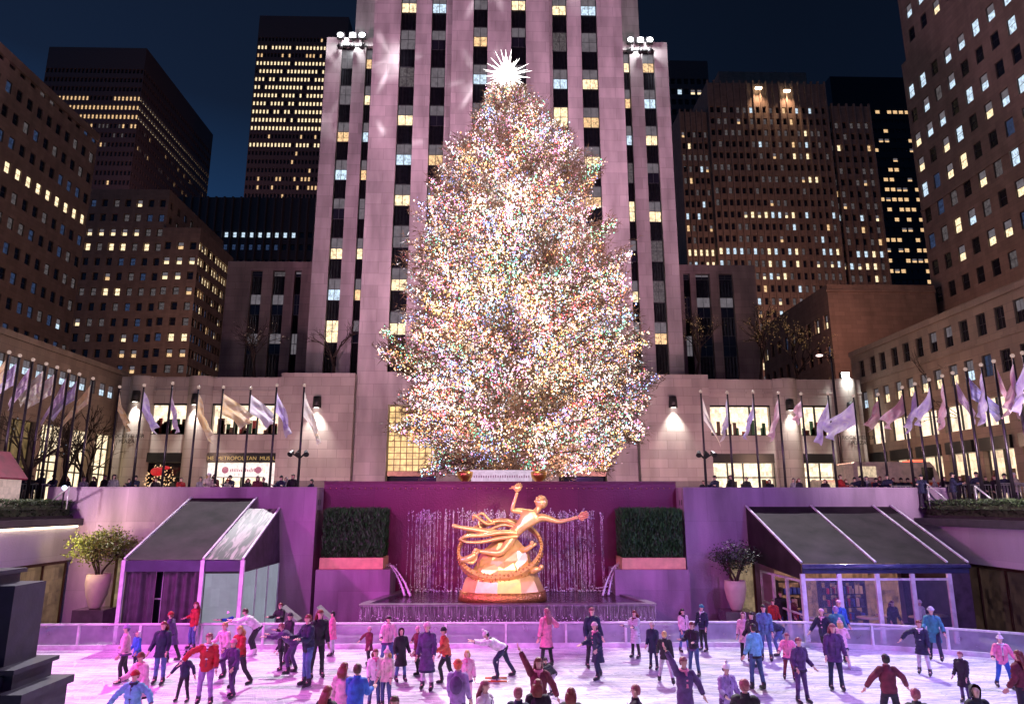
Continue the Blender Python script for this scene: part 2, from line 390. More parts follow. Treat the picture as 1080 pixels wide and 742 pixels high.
# ---------------------------------------------------------------- rink barrier
M_rail = plain('white_rail_paint', (.75, .74, .78), .35)
m, nt, b = _new('barrier_glass'); b.inputs['Base Color'].default_value = (.75, .78, .95, 1); b.inputs['Roughness'].default_value = .12; b.inputs['Alpha'].default_value = .30
n_ = nt.nodes.new('ShaderNodeTexNoise'); n_.inputs['Scale'].default_value = 3; nt.links.new(_pos(nt), n_.inputs['Vector'])
mr_ = nt.nodes.new('ShaderNodeMapRange'); mr_.inputs[3].default_value = .2; mr_.inputs[4].default_value = .5; nt.links.new(n_.outputs['Fac'], mr_.inputs[0]); nt.links.new(mr_.outputs[0], b.inputs['Alpha'])
M_bglass = m
bar_ = thing('rink_barrier', (0, RAILY, 0), 'long white framed clear barrier along the far edge of the ice', 'barrier')
xs = list(np.linspace(-17.2, 18.0, 17))
top = MB(); top.tube([(x, ease(x), .86) for x in np.linspace(-17.2, 18, 60)], .045, 6); top.build('top_rail', M_rail, bar_)
kb = MB()
pp = [(x, ease(x)) for x in np.linspace(-17.2, 18, 60)]
for (a, b1), (c, d) in zip(pp, pp[1:]):
    kb.add([(a,b1-.06,.021),(c,d-.06,.021),(c,d-.06,.17),(a,b1-.06,.17),(a,b1+.06,.17),(c,d+.06,.17),(c,d+.06,.021),(a,b1+.06,.021)], [(0,1,2,3),(3,2,5,4),(4,5,6,7)])
kb.build('kick_board', M_rail, bar_)
for i, x in enumerate(xs):
    p = MB(); p.box(x-.04, x+.04, ease(x)-.045, ease(x)+.045, .17, .83); p.build('post', M_rail, bar_)
    if i < len(xs)-1:
        x2 = xs[i+1]; p = MB(); seg = list(np.linspace(x+.05, x2-.05, 5))
        for a, c in zip(seg, seg[1:]): p.quad((a, ease(a), .17), (c, ease(c), .17), (c, ease(c), .82), (a, ease(a), .82))
        p.build('clear_panel', M_bglass, bar_)

# ---------------------------------------------------------------- pit walls
M_granite = stone('granite_purple_lit', (.33, .22, .32), 2.6, 1.45, rough=.6, var=.42, mortar=.80, msize=.008)  # grey stone, with the purple light on it put into its colour
M_red = stone('red_granite', (.15, .018, .065), 2.4, 9, rough=.28, var=.15, mortar=.6, msize=.01)
M_cap = plain('dark_stone_cap', (.05, .045, .05), .5)
def wallthing(name, x0, x1, y0, y1, z0, z1, mat, label, cat='wall'):
    r = thing(name, ((x0+x1)/2, y0, z0), label, cat); m_ = MB(); m_.box(x0, x1, y0, y1, z0, z1)
    m_.build('wall_body', mat, r); return r
XL, XR = -8.05, 8.55      # ends of the flank walls at either side of the fountain niche
wl = wallthing('granite_wall', -20.0, XL, 32.0, 33.3, 0, 5.86, M_granite, 'purple lit granite wall left of the fountain behind the small tent')
wr = wallthing('granite_wall', XR, 20.8, 32.0, 33.3, 0, 5.86, M_granite, 'purple lit granite wall right of the fountain behind the wide tent')
# vent slots in the ends of the flank walls
for r_, x_, s_ in ((wl, XL, -1), (wr, XR, 1)):
    m_ = MB()
    for z_ in (5.2, 4.75):
        for k in (0, 1): m_.box(x_-.004, x_+.004, 32.3+.35*k, 32.45+.35*k, z_-.14, z_+.1)
    m_.build('vent_slot', M_cap, r_)
rw = wallthing('fountain_wall', XL, XR, 33.3, 33.9, 0, 6.05, M_red, 'polished red granite wall behind the golden statue and waterfall')
m_ = MB(); m_.box(XL, XR, 33.25, 33.95, 6.055, 6.16); m_.build('coping', plain('coping_red', (.12, .02, .04), .4), rw)
m_ = MB(); 
for k in range(60): m_.ball((XL+.3+(XR-XL-.6)*k/59, 33.27, 5.83), .035, 0, 5, 4)
m_.build('stud_row', plain('brass_stud', (.6, .35, .2), .3, 1), rw)
# side walls of the sunken court with glazed shop fronts under a pale band
M_band = stone('pale_side_wall', (.48, .45, .48), 6, 3, rough=.6, var=.12, mortar=.8, msize=.006)
def side(x, s, label):
    r = thing('court_side_wall', (x, 18, 0), label, 'wall')
    m_ = MB(); m_.box(min(x, x+s*.6), max(x, x+s*.6), 4, 31.99, 2.75, 4.2); m_.build('upper_band', M_band, r)
    m_ = MB(); m_.box(min(x-s*.25, x+s*.8), max(x-s*.25, x+s*.8), 4, 31.99, 4.203, 4.5); m_.build('coping', M_cap, r)
    y = 31.8
    while y > 12:
        y2 = y-1.55
        f = MB(); f.box(min(x+s*.1,x+s*.22), max(x+s*.1,x+s*.22), y2+1.47, y2+1.55, 0, 2.748); f.box(min(x+s*.1,x+s*.22), max(x+s*.1,x+s*.22), y2, y2+1.47, 2.62, 2.748)
        f.box(min(x+s*.1,x+s*.22), max(x+s*.1,x+s*.22), y2, y2+1.47, 0, .12)
        fo = f.build('shopfront_frame', plain('bronze_frame', (.09, .05, .03), .35, .7), r)
        p = MB(); xx = x+s*.17; 
        p.quad((xx, y2, .12), (xx, y2+1.47, .12), (xx, y2+1.47, 2.62), (xx, y2, 2.62)); p.build('pane', M_sidepane if s < 0 else M_sidepane2, r)
        y = y2
    return r
M_sidepane = glow('shopfront_amber', (.9, .55, .3), .16, .85, 1.1, 'NONE'); M_sidepane2 = glow('shopfront_dusk', (.7, .4, .3), .035, .9, 1.5, 'NONE')
sl = side(rx0, -1, 'left side wall of the sunken court with a light strip above glazed doors')
sr = side(rx1, 1, 'right side wall of the sunken court with a pale curved band above dark doors')
m_ = MB(); m_.box(rx0+.03, rx0+.10, 20, 31.9, 4.13, 4.19); m_.build('light_strip', glow('strip_light', (1, .78, .55), 6), sl)
# hedges on the side walls
M_hedge = plain('hedge_leaf', (.05, .085, .03), .6, var=.5, nscale=6)
M_yew = plain('yew_leaf', (.018, .085, .018), .6, var=.5, nscale=6)
M_soil = plain('planter_dark', (.04, .035, .035), .8)
def leafbox(name, x0, x1, y0, y1, z0, z1, n, size, mat, parent, spiky=False, seed=1):
    rg = np.random.RandomState(seed); 
    # a dark core and many small leaves through and just outside it
    mb = MB(); i = .28 if spiky else .12
    mb.box(x0+i*.4, x1-i*.4, y0+i, y1-i, z0, z1-i*(2.2 if spiky else 1.5))
    P = rg.rand(n, 3)*[x1-x0, y1-y0, z1-z0]+[x0, y0, z0]
    ax = rg.randint(0, 4, n)
    P[ax == 0, 1] = y0+rg.rand((ax == 0).sum())*(.34 if spiky else .18)-.06; P[ax == 1, 2] = z1-.16+rg.rand((ax == 1).sum())*.22
    P[ax == 2, 0] = np.where(rg.rand((ax == 2).sum()) < .5, x0+rg.rand((ax == 2).sum())*.15, x1-rg.rand((ax == 2).sum())*.15)
    for p in P:
        a = rg.rand()*6.28; d = Vector((math.cos(a), math.sin(a), (2.4 if spiky else rg.rand()*1.4-.3))).normalized()*size*(.6+rg.rand())
        s = d.cross(Vector((rg.rand()-.5, rg.rand()-.5, rg.rand()-.5))).normalized()*size*(.16 if spiky else .35)
        p = Vector(p); mb.add([p-s, p+s, p+d], [(0, 1, 2)])
    return mb.build(name, mat, parent)
for s, x, lb in ((-1, rx0, 'low clipped hedge on top of the left side wall of the court'), (1, rx1, 'low clipped hedge on top of the right side wall of the court')):
    r = thing('hedge', (x+s*.9, 25, 4.5), lb, 'hedge')
    x0, x1 = sorted((x+s*.25, x+s*1.6))
    leafbox('foliage', x0, x1, 17, 31.9, 4.5, 5.22, 15000, .11, M_hedge, r, seed=3+s)
    m_ = MB(); m_.box(x0-.05, x1+.05, 16.9, 31.95, 4.5, 4.62); m_.build('planter_rim', M_soil, r)
# planters with upright yew beside the fountain
M_wood = plain('wood_lit_tone', (.80, .47, .26), .5, var=.15)  # wood colour brightened so the planter strip reads as lit
for i, (a, c, lb) in enumerate(((337, 404, 'tall dark upright yew hedge in a wooden planter left of the waterfall'), (656, 723, 'tall dark upright yew hedge in a wooden planter right of the waterfall'))):
    x0 = at(a, 590, 31.6).x; x1 = at(c, 590, 31.6).x; zt = at(a, 588, 31.6).z; zb = at(a, 600, 31.6).z
    r = thing('hedge_planter', ((x0+x1)/2, 31.6, zb), lb, 'planter')
    m_ = MB(); m_.box(x0, x1, 31.6, 33.2, zb, zt); m_.build('planter_box', M_wood, r)
    leafbox('foliage', x0+.05, x1-.05, 31.75, 33.15, zt, at(a, 541, 31.9).z, 17000, .20, M_yew, r, True, seed=9+i)
    xa = x0 if i else x0-.1; xb = x1+.1 if i else x1+.35
    if i: xa = x0-.35
    wallthing('planter_wall', xa, xb, 31.45, 33.25, 0, zb-.01, M_granite, 'low granite wall carrying the planter %s of the fountain' % ('right' if i else 'left'))

# ---------------------------------------------------------------- fountain
M_wet = plain('wet_dark_stone', (.10, .075, .09), .15, var=.3)
M_step = plain('fountain_step_stone', (.17, .14, .17), .3, var=.25)
m, nt, b = _new('falling_water'); N = nt.nodes; L = nt.links
v = _pos(nt, (7, 2, .7)); n_ = N.new('ShaderNodeTexNoise'); n_.inputs['Scale'].default_value = 3; n_.inputs['Detail'].default_value = 6; L.new(v, n_.inputs['Vector'])
mr_ = N.new('ShaderNodeMapRange'); mr_.inputs[1].default_value = .45; mr_.inputs[2].default_value = .8; mr_.inputs[3].default_value = .02; mr_.inputs[4].default_value = .6
L.new(n_.outputs['Fac'], mr_.inputs[0]); L.new(mr_.outputs[0], b.inputs['Alpha']); b.inputs['Base Color'].default_value = (.8, .8, .85, 1); b.inputs['Roughness'].default_value = .2
M_fall = m
M_foam = plain('foam', (.85, .85, .9), .4, var=.3, nscale=20)
m, nt, b = _new('basin_water'); b.inputs['Base Color'].default_value = (.03, .02, .035, 1); b.inputs['Roughness'].default_value = .06
n_ = nt.nodes.new('ShaderNodeTexNoise'); n_.inputs['Scale'].default_value = 5; nt.links.new(_pos(nt), n_.inputs['Vector'])
bp = nt.nodes.new('ShaderNodeBump'); bp.inputs['Strength'].default_value = .7; bp.inputs['Distance'].default_value = .05; nt.links.new(n_.outputs['Fac'], bp.inputs['Height']); nt.links.new(bp.outputs[0], b.inputs['Normal'])
M_water = m
ft = thing('fountain_basin', (.5, 29, 0), 'stepped stone fountain basin with water spilling over its lip below the statue', 'fountain')
zl = 1.28; bx0, bx1 = at(380, 638, 28.5).x, at(691, 638, 28.5).x
m_ = MB()
m_.add([(bx0,28.5,0),(bx1,28.5,0),(bx1-.9,33.25,0),(bx0+.9,33.25,0),(bx0,28.5,zl-.06),(bx1,28.5,zl-.06),(bx1-.9,33.25,zl-.06),(bx0+.9,33.25,zl-.06)],
       [(0,1,5,4),(1,2,6,5),(3,0,4,7),(4,5,6,7)])
m_.build('basin_body', M_wet, ft)
m_ = MB(); m_.box(bx0-.05, bx1+.05, 28.42, 28.85, zl-.055, zl+.02); 
m_.bar((bx0+.1, 28.85, zl-.02), (bx0+1.1, 33.2, zl-.02), .35, .08); m_.bar((bx1-.1, 28.85, zl-.02), (bx1-1.1, 33.2, zl-.02), .35, .08)
m_.build('basin_lip', M_step, ft)
m_ = MB(); m_.quad((bx0+.3,28.86,zl-.03),(bx1-.3,28.86,zl-.03),(bx1-1.2,33.24,zl-.03),(bx0+1.2,33.24,zl-.03)); m_.build('water_surface', M_water, ft)
m_ = MB(); m_.box(bx0-.55, bx1+.55, 27.75, 28.40, 0, .62); m_.box(bx0-.9, bx1+.9, 27.2, 27.73, 0, .34); m_.build('step', M_step, ft)
m_ = MB(); rg = random.Random(5)
x = bx0
while x < bx1:
    w_ = .05+rg.random()*.1; m_.quad((x,28.39,.62),(x+w_,28.39,.62),(x+w_,28.40,zl),(x,28.40,zl)); x += w_+rg.random()*.03
x = bx0-.5
while x < bx1+.5:
    w_ = .05+rg.random()*.1; m_.quad((x,27.735,.34),(x+w_,27.735,.34),(x+w_,27.74,.63),(x,27.74,.63)); x += w_+rg.random()*.05
tag(m_.build('spill', M_fall, ft), kind='stuff')
m_ = MB()
for k in range(500):
    m_.ball((rg.uniform(bx0, bx1), 28.36-rg.random()*.2, .63+rg.random()**3*.3), rg.uniform(.008, .028), 0, 4, 3)
for k in range(300):
    m_.ball((rg.uniform(bx0+1.4, bx1-1.4), 32.9-rg.random()*.35, zl+rg.random()**3*.22), rg.uniform(.015, .04), 0, 4, 3)
tag(m_.build('foam', M_foam, ft), kind='stuff')
# the waterfall: jets leaving slots in the red wall
wf = thing('waterfall', (.3, 33.1, zl), 'curtain of thin falling water jets in front of the red wall', 'waterfall')
zt = at(480, 541, 33.1).z
fx0, fx1 = at(430, 560, 33).x, at(637, 560, 33).x
jets = MB(); spray = MB()
x = fx0
while x < fx1:
    st = rg.random()
    if rg.random() < .93:
        ztt = zt+rg.uniform(-.12, .12); w_ = rg.choice((.012, .016, .022, .034)); out = rg.uniform(.12, .3)
        pts = [Vector((x, 33.28, ztt-.05)), Vector((x+rg.uniform(-.02,.02), 33.28-out*.5, ztt+rg.uniform(.0,.12))), Vector((x, 33.28-out, ztt-.25)), Vector((x+rg.uniform(-.03,.03), 33.22-out, ztt-1.4)), Vector((x+rg.uniform(-.05,.05), 33.2-out, zl-.02))]
        jets.tube(catmull(pts, 3), [w_, w_*1.4, w_*1.2, w_, w_*1.5], 4)
        for k in range(5):
            spray.ball((x+rg.uniform(-.05,.05), 33.28-out*.8+rg.uniform(-.05,.05), ztt+rg.uniform(-.35,.12)), rg.uniform(.012,.035), 0, 4, 3)
        for k in range(9):
            spray.ball((x+rg.uniform(-.06,.06), 33.15-out+rg.uniform(-.06,.06), rg.uniform(zl, ztt)), rg.uniform(.006,.018), 0, 4, 3)
    x += rg.uniform(.04, .095) if st < .82 else rg.uniform(.08, .24)
m, nt, b = _new('jet_water'); N = nt.nodes; L = nt.links
n_ = N.new('ShaderNodeTexNoise'); n_.inputs['Scale'].default_value = 3.5; n_.inputs['Detail'].default_value = 8; n_.inputs['Roughness'].default_value = .7; L.new(_pos(nt, (3, 1, 1.2)), n_.inputs['Vector'])
mr_ = N.new('ShaderNodeMapRange'); mr_.inputs[1].default_value = .42; mr_.inputs[2].default_value = .74; mr_.inputs[3].default_value = .02; mr_.inputs[4].default_value = .7
L.new(n_.outputs['Fac'], mr_.inputs[0]); L.new(mr_.outputs[0], b.inputs['Alpha']); b.inputs['Base Color'].default_value = (.95, .93, .98, 1); b.inputs['Roughness'].default_value = .2
M_jet = m
tag(jets.build('jet', M_jet, wf), kind='stuff'); tag(spray.build('spray', M_foam, wf), kind='stuff')
for a, c, s in ((404, 430, 1), (655, 638, -1)):
    p0 = at(a, 598, 32.6); j = thing('side_water_jet', p0, 'arching water jet spouting from the planter wall %s of the statue' % ('left' if s > 0 else 'right'), 'water jet')
    for dx, yy in ((.0, 0), (.45, .2)):
        p1 = Vector((at(c, 598, 32).x + dx*s*.6, 31.3-yy, zl)); pts = [p0, p0.lerp(p1, .3)+Vector((0,0,.45)), p0.lerp(p1, .72)+Vector((0,0,.35)), p1]
        m_ = MB(); m_.tube(catmull(pts, 5), [.018, .022, .035, .06], 6)
        for k in range(60):
            t = rg.random()**.7; q = catmull(pts, 10)[int(t*29)]; m_.ball(q+Vector((rg.gauss(0,.05),rg.gauss(0,.05),rg.gauss(0,.05))), rg.uniform(.01,.03), 0, 4, 3)
        m_.build('water_arc', M_foam, j)

# ================================================================== TOWER
T = Bld('office_tower', (0, 56, PZ), 'tall pink lit limestone tower with dark window strips behind the christmas tree')
TT = 84
S0 = 45.8-3.85*8; PER = 3.85; WH = 2.1
def strips(x0, x1, Y, z0, z1, cols, mi, pl, rowsz=S0, sp=T, litp=.66, seed=0):
    """a stone face with full-height recessed strips, each a stack of sash windows and ribbed metal spandrels"""
    rg = random.Random(seed+int(x0*10)); dp = .42
    T_ = sp
    T_.facade((x0, Y, z0), 'S', x1-x0, z1-z0, [(a-x0, b-x0) for a, b in cols], [(pl, z1-z0-.001 if z1 >= TT else z1-z0-.9)], dp, lambda i, j: 'open', mi)
    for a, b in cols:
        spd = MB(); z = z0+pl; zt_ = z1 if z1 >= TT else z1-.9; k = -3; n = 9; vs = []
        for q in range(n+1):
            xx = a+(b-a)*q/n; yy = Y+dp-(.07 if q % 2 else .0)-.0; vs += [(xx, yy, z), (xx, yy, zt_)]
        spd.add(vs, [(2*q, 2*q+2, 2*q+3, 2*q+1) for q in range(n)])
        while rowsz+k*PER < z: k += 1
        while True:
            zb = rowsz+k*PER; ze = min(zb+WH, zt_)
            if zb >= zt_-.5: break
            r = rg.random()
            kd = 'half' if r < litp*.52 else 'halfa' if r < litp*.74 else 'warm' if r < litp*.82 else 'halfc' if r < litp else 'blind' if r < litp+.10 else 'hd' if r < litp+.28 else 'dim' if r < litp+.36 else 'dark'
            T_.wins.append((Vector((a, Y+dp-.085, zb)), b-a, ze-zb, 'S', kd, .07, False)); k += 1
        spd.build('spandrel', M_metal_d, T_.root)
X = lambda px, Y=56, py=137: at(px, py, Y).x
c6 = [(418, 435), (452, 468), (498, 513.5), (539, 555), (584, 600), (615.5, 633)]
c6 = [(X(a), X(b)) for a, b in c6]
ZB = 15.1
# main slab: outer bays and the slightly forward middle bay
xa, xb = -11.4, 11.5; mxa, mxb = X(475), X(580)
strips(xa, mxa, 56, ZB, TT, c6[:2], 0, .6)
strips(mxb, xb, 56, ZB, TT, c6[4:], 0, .6)
strips(mxa, mxb, 55.45, ZB, TT, c6[2:4], 0, .6)
A = T.wall
for x_ in (mxa, mxb): A.quad((x_, 55.45, ZB), (x_, 56, ZB), (x_, 56, TT), (x_, 55.45, TT))
A.quad((xa, 70, ZB), (xa, 56, ZB), (xa, 56, TT), (xa, 70, TT)); A.quad((xb, 56, ZB), (xb, 70, ZB), (xb, 70, TT), (xb, 56, TT))
A.quad((xa, 55.45, TT), (xb, 55.45, TT), (xb, 70, TT), (xa, 70, TT)); A.quad((xb, 70, PZ), (xa, 70, PZ), (xa, 70, TT), (xb, 70, TT))
# base of the slab with two tall entrances
def ent(x0, x1, z0, z1): return (x0-xa, x1-xa)
T.facade((xa, 56, PZ), 'S', xb-xa, ZB-PZ, [(-8.75-xa, -4.72-xa), (-2.2-xa, 2.6-xa), (5.05-xa, 8.92-xa)], [(.02, 8.1)], .9, lambda i, j: 'open', 0)
M_grid = glow('entrance_gold', (1, .66, .27), 1.15, .55, 1.3, 'NONE')
for x0, x1 in ((-8.75, -4.72), (-2.2, 2.6), (5.05, 8.92)):
    e_ = MB(); e_.quad((x0, 56.89, 7.7), (x1, 56.89, 7.7), (x1, 56.89, 13.0), (x0, 56.89, 13.0), 0)
    e_.quad((x0, 56.89, PZ), (x1, 56.89, PZ), (x1, 56.89, 7.7), (x0, 56.89, 7.7), 2)
    for k in range(9): e_.box(x0+(x1-x0)*k/8-.03, x0+(x1-x0)*k/8+.03, 56.8, 56.87, 7.7, 13.0, 1)
    for k in range(12): e_.box(x0, x1, 56.82, 56.88, 7.7+5.3*k/11-.03, 7.7+5.3*k/11+.03, 1)
    e_.box(x0, x1, 56.3, 56.85, 7.3, 7.68, 3)
    e_.build('entrance_screen', [M_grid, plain('bronze_grille', (.18, .1, .05), .4, .6), M_gd, plain('bronze_lintel', (.35, .22, .14), .4, .5)], T.root)
    for cx in (x0+1.0, x1-1.0):
        k_ = MB(); rg2 = random.Random(int(cx*10))
        for q in range(40): k_.ball((cx+rg2.uniform(-.75,.75), 56.4+rg2.uniform(-.2,.2), 6.0+rg2.uniform(0,.75)), rg2.uniform(.06,.14), 0, 5, 4)
        k_.build('entrance_garland', glow('garland_gold', (1, .75, .35), .7, .7, 6, 'NONE'), T.root)
# shoulders
sc_l = [(X(355, 59), X(368, 59)), (X(377, 59), X(390, 59))]; sc_l[1] = (sc_l[1][0], xa-.02) if sc_l[1][1] > xa else sc_l[1]
sx0, sx1 = -16.45, 16.45
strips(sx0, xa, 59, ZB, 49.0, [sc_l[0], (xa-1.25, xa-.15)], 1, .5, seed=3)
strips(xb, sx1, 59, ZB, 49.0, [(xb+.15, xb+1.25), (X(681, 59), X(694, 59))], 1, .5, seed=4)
for a, b in ((sx0, xa), (xb, sx1)):
    T.shell(a, b, 59, 72, ZB, 49.0, 1, skip='S')
# tall pieces behind the shoulders
T.shell(-14.6, -11.45, 62.5, 72, ZB, 70, 1); T.shell(11.55, 14.6, 62.5, 72, ZB, 70, 1)
# low wings set back
fl = [(264, 276), (287, 300), (310, 317)]; fl = [(X(a, 64, 300), X(b, 64, 300)) for a, b in fl]
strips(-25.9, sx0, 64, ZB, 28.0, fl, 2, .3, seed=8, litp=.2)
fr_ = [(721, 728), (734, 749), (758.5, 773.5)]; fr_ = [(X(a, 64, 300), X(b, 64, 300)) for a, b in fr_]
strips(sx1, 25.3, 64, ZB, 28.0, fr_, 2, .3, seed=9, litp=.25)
T.shell(-25.9, sx0, 64, 75, ZB, 28.0, 2, skip='S'); T.shell(sx1, 25.3, 64, 75, ZB, 28.0, 2, skip='S')
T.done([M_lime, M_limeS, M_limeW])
# projected snowflakes come from a gobo lamp further down

# ---------------------------------------------------------------- pavilion wings with shops
M_shop = glow('shop_interior', (1, .80, .56), 1.6, .6, 1.5, 'NONE')
M_shopw = glow('shop_white', (1, .82, .78), 1.15, .3, 2.5, 'NONE')
M_gold = glow('gold_letters', (.95, .6, .2), .55, sampling='NONE')
M_black = plain('black_fascia', (.012, .012, .014), .3)
def pavilion(s, label):
    r = Bld('shop_pavilion', (s*24, 56, PZ), label)
    A = r.wall
    if s < 0: x0, x1, ops = -30.3, -17.3, [(-27.88, -24.84), (-22.89, -17.4)]
    else: x0, x1, ops = 17.3, 30.2, [(17.4, 22.51), (24.9, 27.5)]
    def F(z0, z1, rows, fn): r.facade((x0, 56, z0), 'S', x1-x0, z1-z0, [(a-x0, b-x0) for a, b in ops], rows, .7, fn)
    F(PZ, 15.2, [(.01, 9.1-PZ), (10.55-PZ, 13.05-PZ)], lambda i, j: 'open')
    r.shell(x0, x1, 56, 63.9, PZ, 15.2, skip='S')
    # plain block next to the tower
    bx = (-17.3, -11.4) if s < 0 else (11.5, 17.3)
    A.box(bx[0], bx[1], 55.3, 58.95, PZ, 15.45)
    A.box(bx[0]+.001, bx[1]-.001, 55.26, 55.299, PZ, 6.9, 1)
    for xc in ((-28.6, -23.9) if s < 0 else (23.8, 28.8)):
        A.lathe([(1.02, PZ), (1.02, 15.19)], (xc, 56.25, 0), 24, 0, True, math.pi, 2*math.pi)
    # parapet line
    A.box(x0, x1, 55.9, 55.999, 14.0, 14.15)
    for i, (a, b) in enumerate(ops):
        mb = MB(); mb.quad((a, 56.69, 10.55), (b, 56.69, 10.55), (b, 56.69, 13.05), (a, 56.69, 13.05), 0)
        n = 3 if b-a > 4 else 2
        for k in range(n+1): xx = a+(b-a)*k/n; mb.box(xx-.06, xx+.06, 56.1, 56.25, 10.55, 13.05, 1)
        mb.box(a, b, 56.08, 56.24, 10.45, 10.62, 1); mb.box(a, b, 56.08, 56.24, 12.9, 13.05, 1)
        rg2 = random.Random(i+s); 
        for k in range(26 if s < 0 else 12):   # ornaments and goods standing in the window
            q = rg2.uniform(a+.3, b-.3); h_ = rg2.uniform(.2, 1.3); mb.box(q-.13, q+.13, 56.5, 56.62, 10.62, 10.62+h_, rg2.choice((2, 3, 4, 2)))
        mb.build('upper_window', [M_shop, M_black, plain('goods_brown', (.12, .07, .04)), plain('goods_green', (.03, .12, .05)), plain('goods_red', (.3, .04, .03))], r.root)
        mb = MB(); mb.quad((a, 56.69, PZ), (b, 56.69, PZ), (b, 56.69, 8.35), (a, 56.69, 8.35), 0 if not (s < 0 and i == 0) else 5)
        mb.box(a, b, 55.95, 56.3, 8.36, 9.09, 1)
        n = 4 if b-a > 4 else 2
        for k in range(n+1): xx = a+(b-a)*k/n; mb.box(xx-.05, xx+.05, 56.1, 56.22, PZ, 8.35, 1)
        mb.box(a, b, 56.1, 56.22, 7.15, 7.25, 1)
        for k in range(14):
            q = rg2.uniform(a+.3, b-.3); h_ = rg2.uniform(.5, 2.2); mb.box(q-.16, q+.16, 56.5, 56.62, PZ, PZ+h_, rg2.choice((2, 4, 1)))
        mb.build('shopfront', [M_shop, M_black, plain('goods_brown', (.12, .07, .04)), plain('goods_green', (.03, .12, .05)), plain('goods_red', (.3, .04, .03)), M_gd], r.root)
    # engraved plaza name on the outer pier
    nx = -29.0 if s < 0 else 29.15
    ink = plain('engraved_letters', (.03, .02, .02), .8)
    yf = 55.2
    text('ROCKEFELLER\nPLAZA', (nx if s > 0 else -28.95, yf, 10.2), .42, ink, r.root)
    rt = r.done([stone('pavilion_limestone', (.42, .37, .34), 1.5, .72, mortar=.72), stone('pavilion_base', (.2, .17, .17), 1.5, .72)])
    return rt
pl_ = pavilion(-1, 'low limestone shop wing left of the tower with two lit shop windows and round piers')
pr_ = pavilion(1, 'low limestone shop wing right of the tower with cream lit shop windows and round piers')
# museum shop fascia and white banner (left wing), christmas display
text('THE  METROPOLITAN  MUSEUM', (-20.1, 55.93, 8.53), .42, M_gold, pl_)
m_ = MB(); m_.box(-21.9, -18.4, 56.0, 56.08, 7.2, 8.3, 0); m_.box(-22.8, -22.0, 56.0, 56.08, PZ, 8.3, 0); m_.box(-18.3, -17.5, 56.0, 56.08, PZ, 8.3, 0)
rg2 = random.Random(3)
for k in range(14): xx = -21.0+k*.14+(.2 if k > 6 else 0); m_.box(xx, xx+.07, 55.985, 55.998, 7.62, 7.62+rg2.uniform(.14, .3), 1)
for xx in (-21.4, -18.8): m_.lathe([(.001, 0), (.28, 0), (.28, .02)], (xx, 55.97, 7.75), 14, 1) if False else m_.ball((xx, 55.99, 7.75), .27, 1, 12, 6, 1, .05, 1)
m_.build('white_banner', [M_shopw, glow('banner_pink', (.9, .25, .4), .5, sampling='NONE')], pl_)
dsp = thing('window_display', (-26.3, 55.6, PZ), 'red and gold christmas window display in the dark shop at far left', 'display')
m_ = MB()
for k in range(160):
    a = rg2.random()*6.28; q = rg2.random()**.5*1.25; m_.ball((-26.3+math.cos(a)*q, 55.7+rg2.uniform(-.1,.1), 6.9+math.sin(a)*q*1.05), rg2.uniform(.03,.07), 1, 4, 3)
m_.build('garland', [M_gold, glow('fairy_gold', (1, .6, .3), 1.2, sampling='NONE')], dsp)
m_ = MB(); m_.ball((-26.5, 55.62, 7.6), .5, 0, 12, 8, 1.1, .25, .7); m_.ball((-25.9, 55.6, 7.9), .28, 0, 10, 6, 1.3, .3, .5); m_.build('red_cap', glow('display_red', (1, .02, .03), .55, .4, 4, 'NONE'), dsp)
m_ = MB(); m_.ball((-26.5, 55.62, 6.3), .55, 0, 12, 8, 1.1, .25, 1.1); m_.build('white_beard', glow('display_cream', (1, .7, .5), .8, .5, 4, 'NONE'), dsp)

# wall lamps washing the piers and blocks
M_fix = plain('black_fixture', (.015, .013, .015), .5)
for i, (px, py, y, lb) in enumerate(((337, 424, 55.25, 'black half round wall lamp on the pink block left of the tower'), (707, 424, 55.25, 'black half round wall lamp on the pink block right of the tower'),
        (150, 418, 55.2, 'black wall lamp on the outermost round pier at far left'), (207, 421, 55.2, 'black wall lamp on the round pier between the left shop windows'),
        (829, 427, 55.2, 'black wall lamp on the round pier between the right shop windows'), (893, 430, 55.2, 'black wall lamp on the outermost round pier at right'))):
    p = at(px, py, y); p.x = (-14.3, 14.3, -28.6, -23.9, 23.8, 28.8)[i]
    r = thing('wall_lamp', p, lb, 'wall lamp', 'wall lamps along the plaza shops')
    m_ = MB(); m_.lathe([(.27, -.45), (.36, -.45), (.30, .45), (.001, .5)], (p.x, p.y-.02, p.z), 14, 0, True, math.pi, 2*math.pi); m_.box(p.x-.3, p.x+.3, p.y-.03, p.y+.04, p.z-.3, p.z+.3)
    m_.build('lamp_housing', M_fix, r)
    m_ = MB(); m_.quad((p.x-.22, p.y-.25, p.z-.44), (p.x+.22, p.y-.25, p.z-.44), (p.x+.22, p.y-.05, p.z-.44), (p.x-.22, p.y-.05, p.z-.44)); m_.build('lens', glow('lamp_lens', (1, .95, .85), 8, sampling='NONE'), r)
    lamp('SPOT', (p.x, p.y-.42, p.z-.42), (p.x, p.y+.55, p.z-5.5), 1700, (1, .93, .84), .12, 75, .8, 'wall_lamp_light')

# ================================================================== SIDE BUILDINGS
def lit(rg, p, kinds, rest=('dark', 'dark', 'dim', 'dark', 'bdim')):
    return rg.choice(kinds) if rg.random() < p else rg.choice(rest)
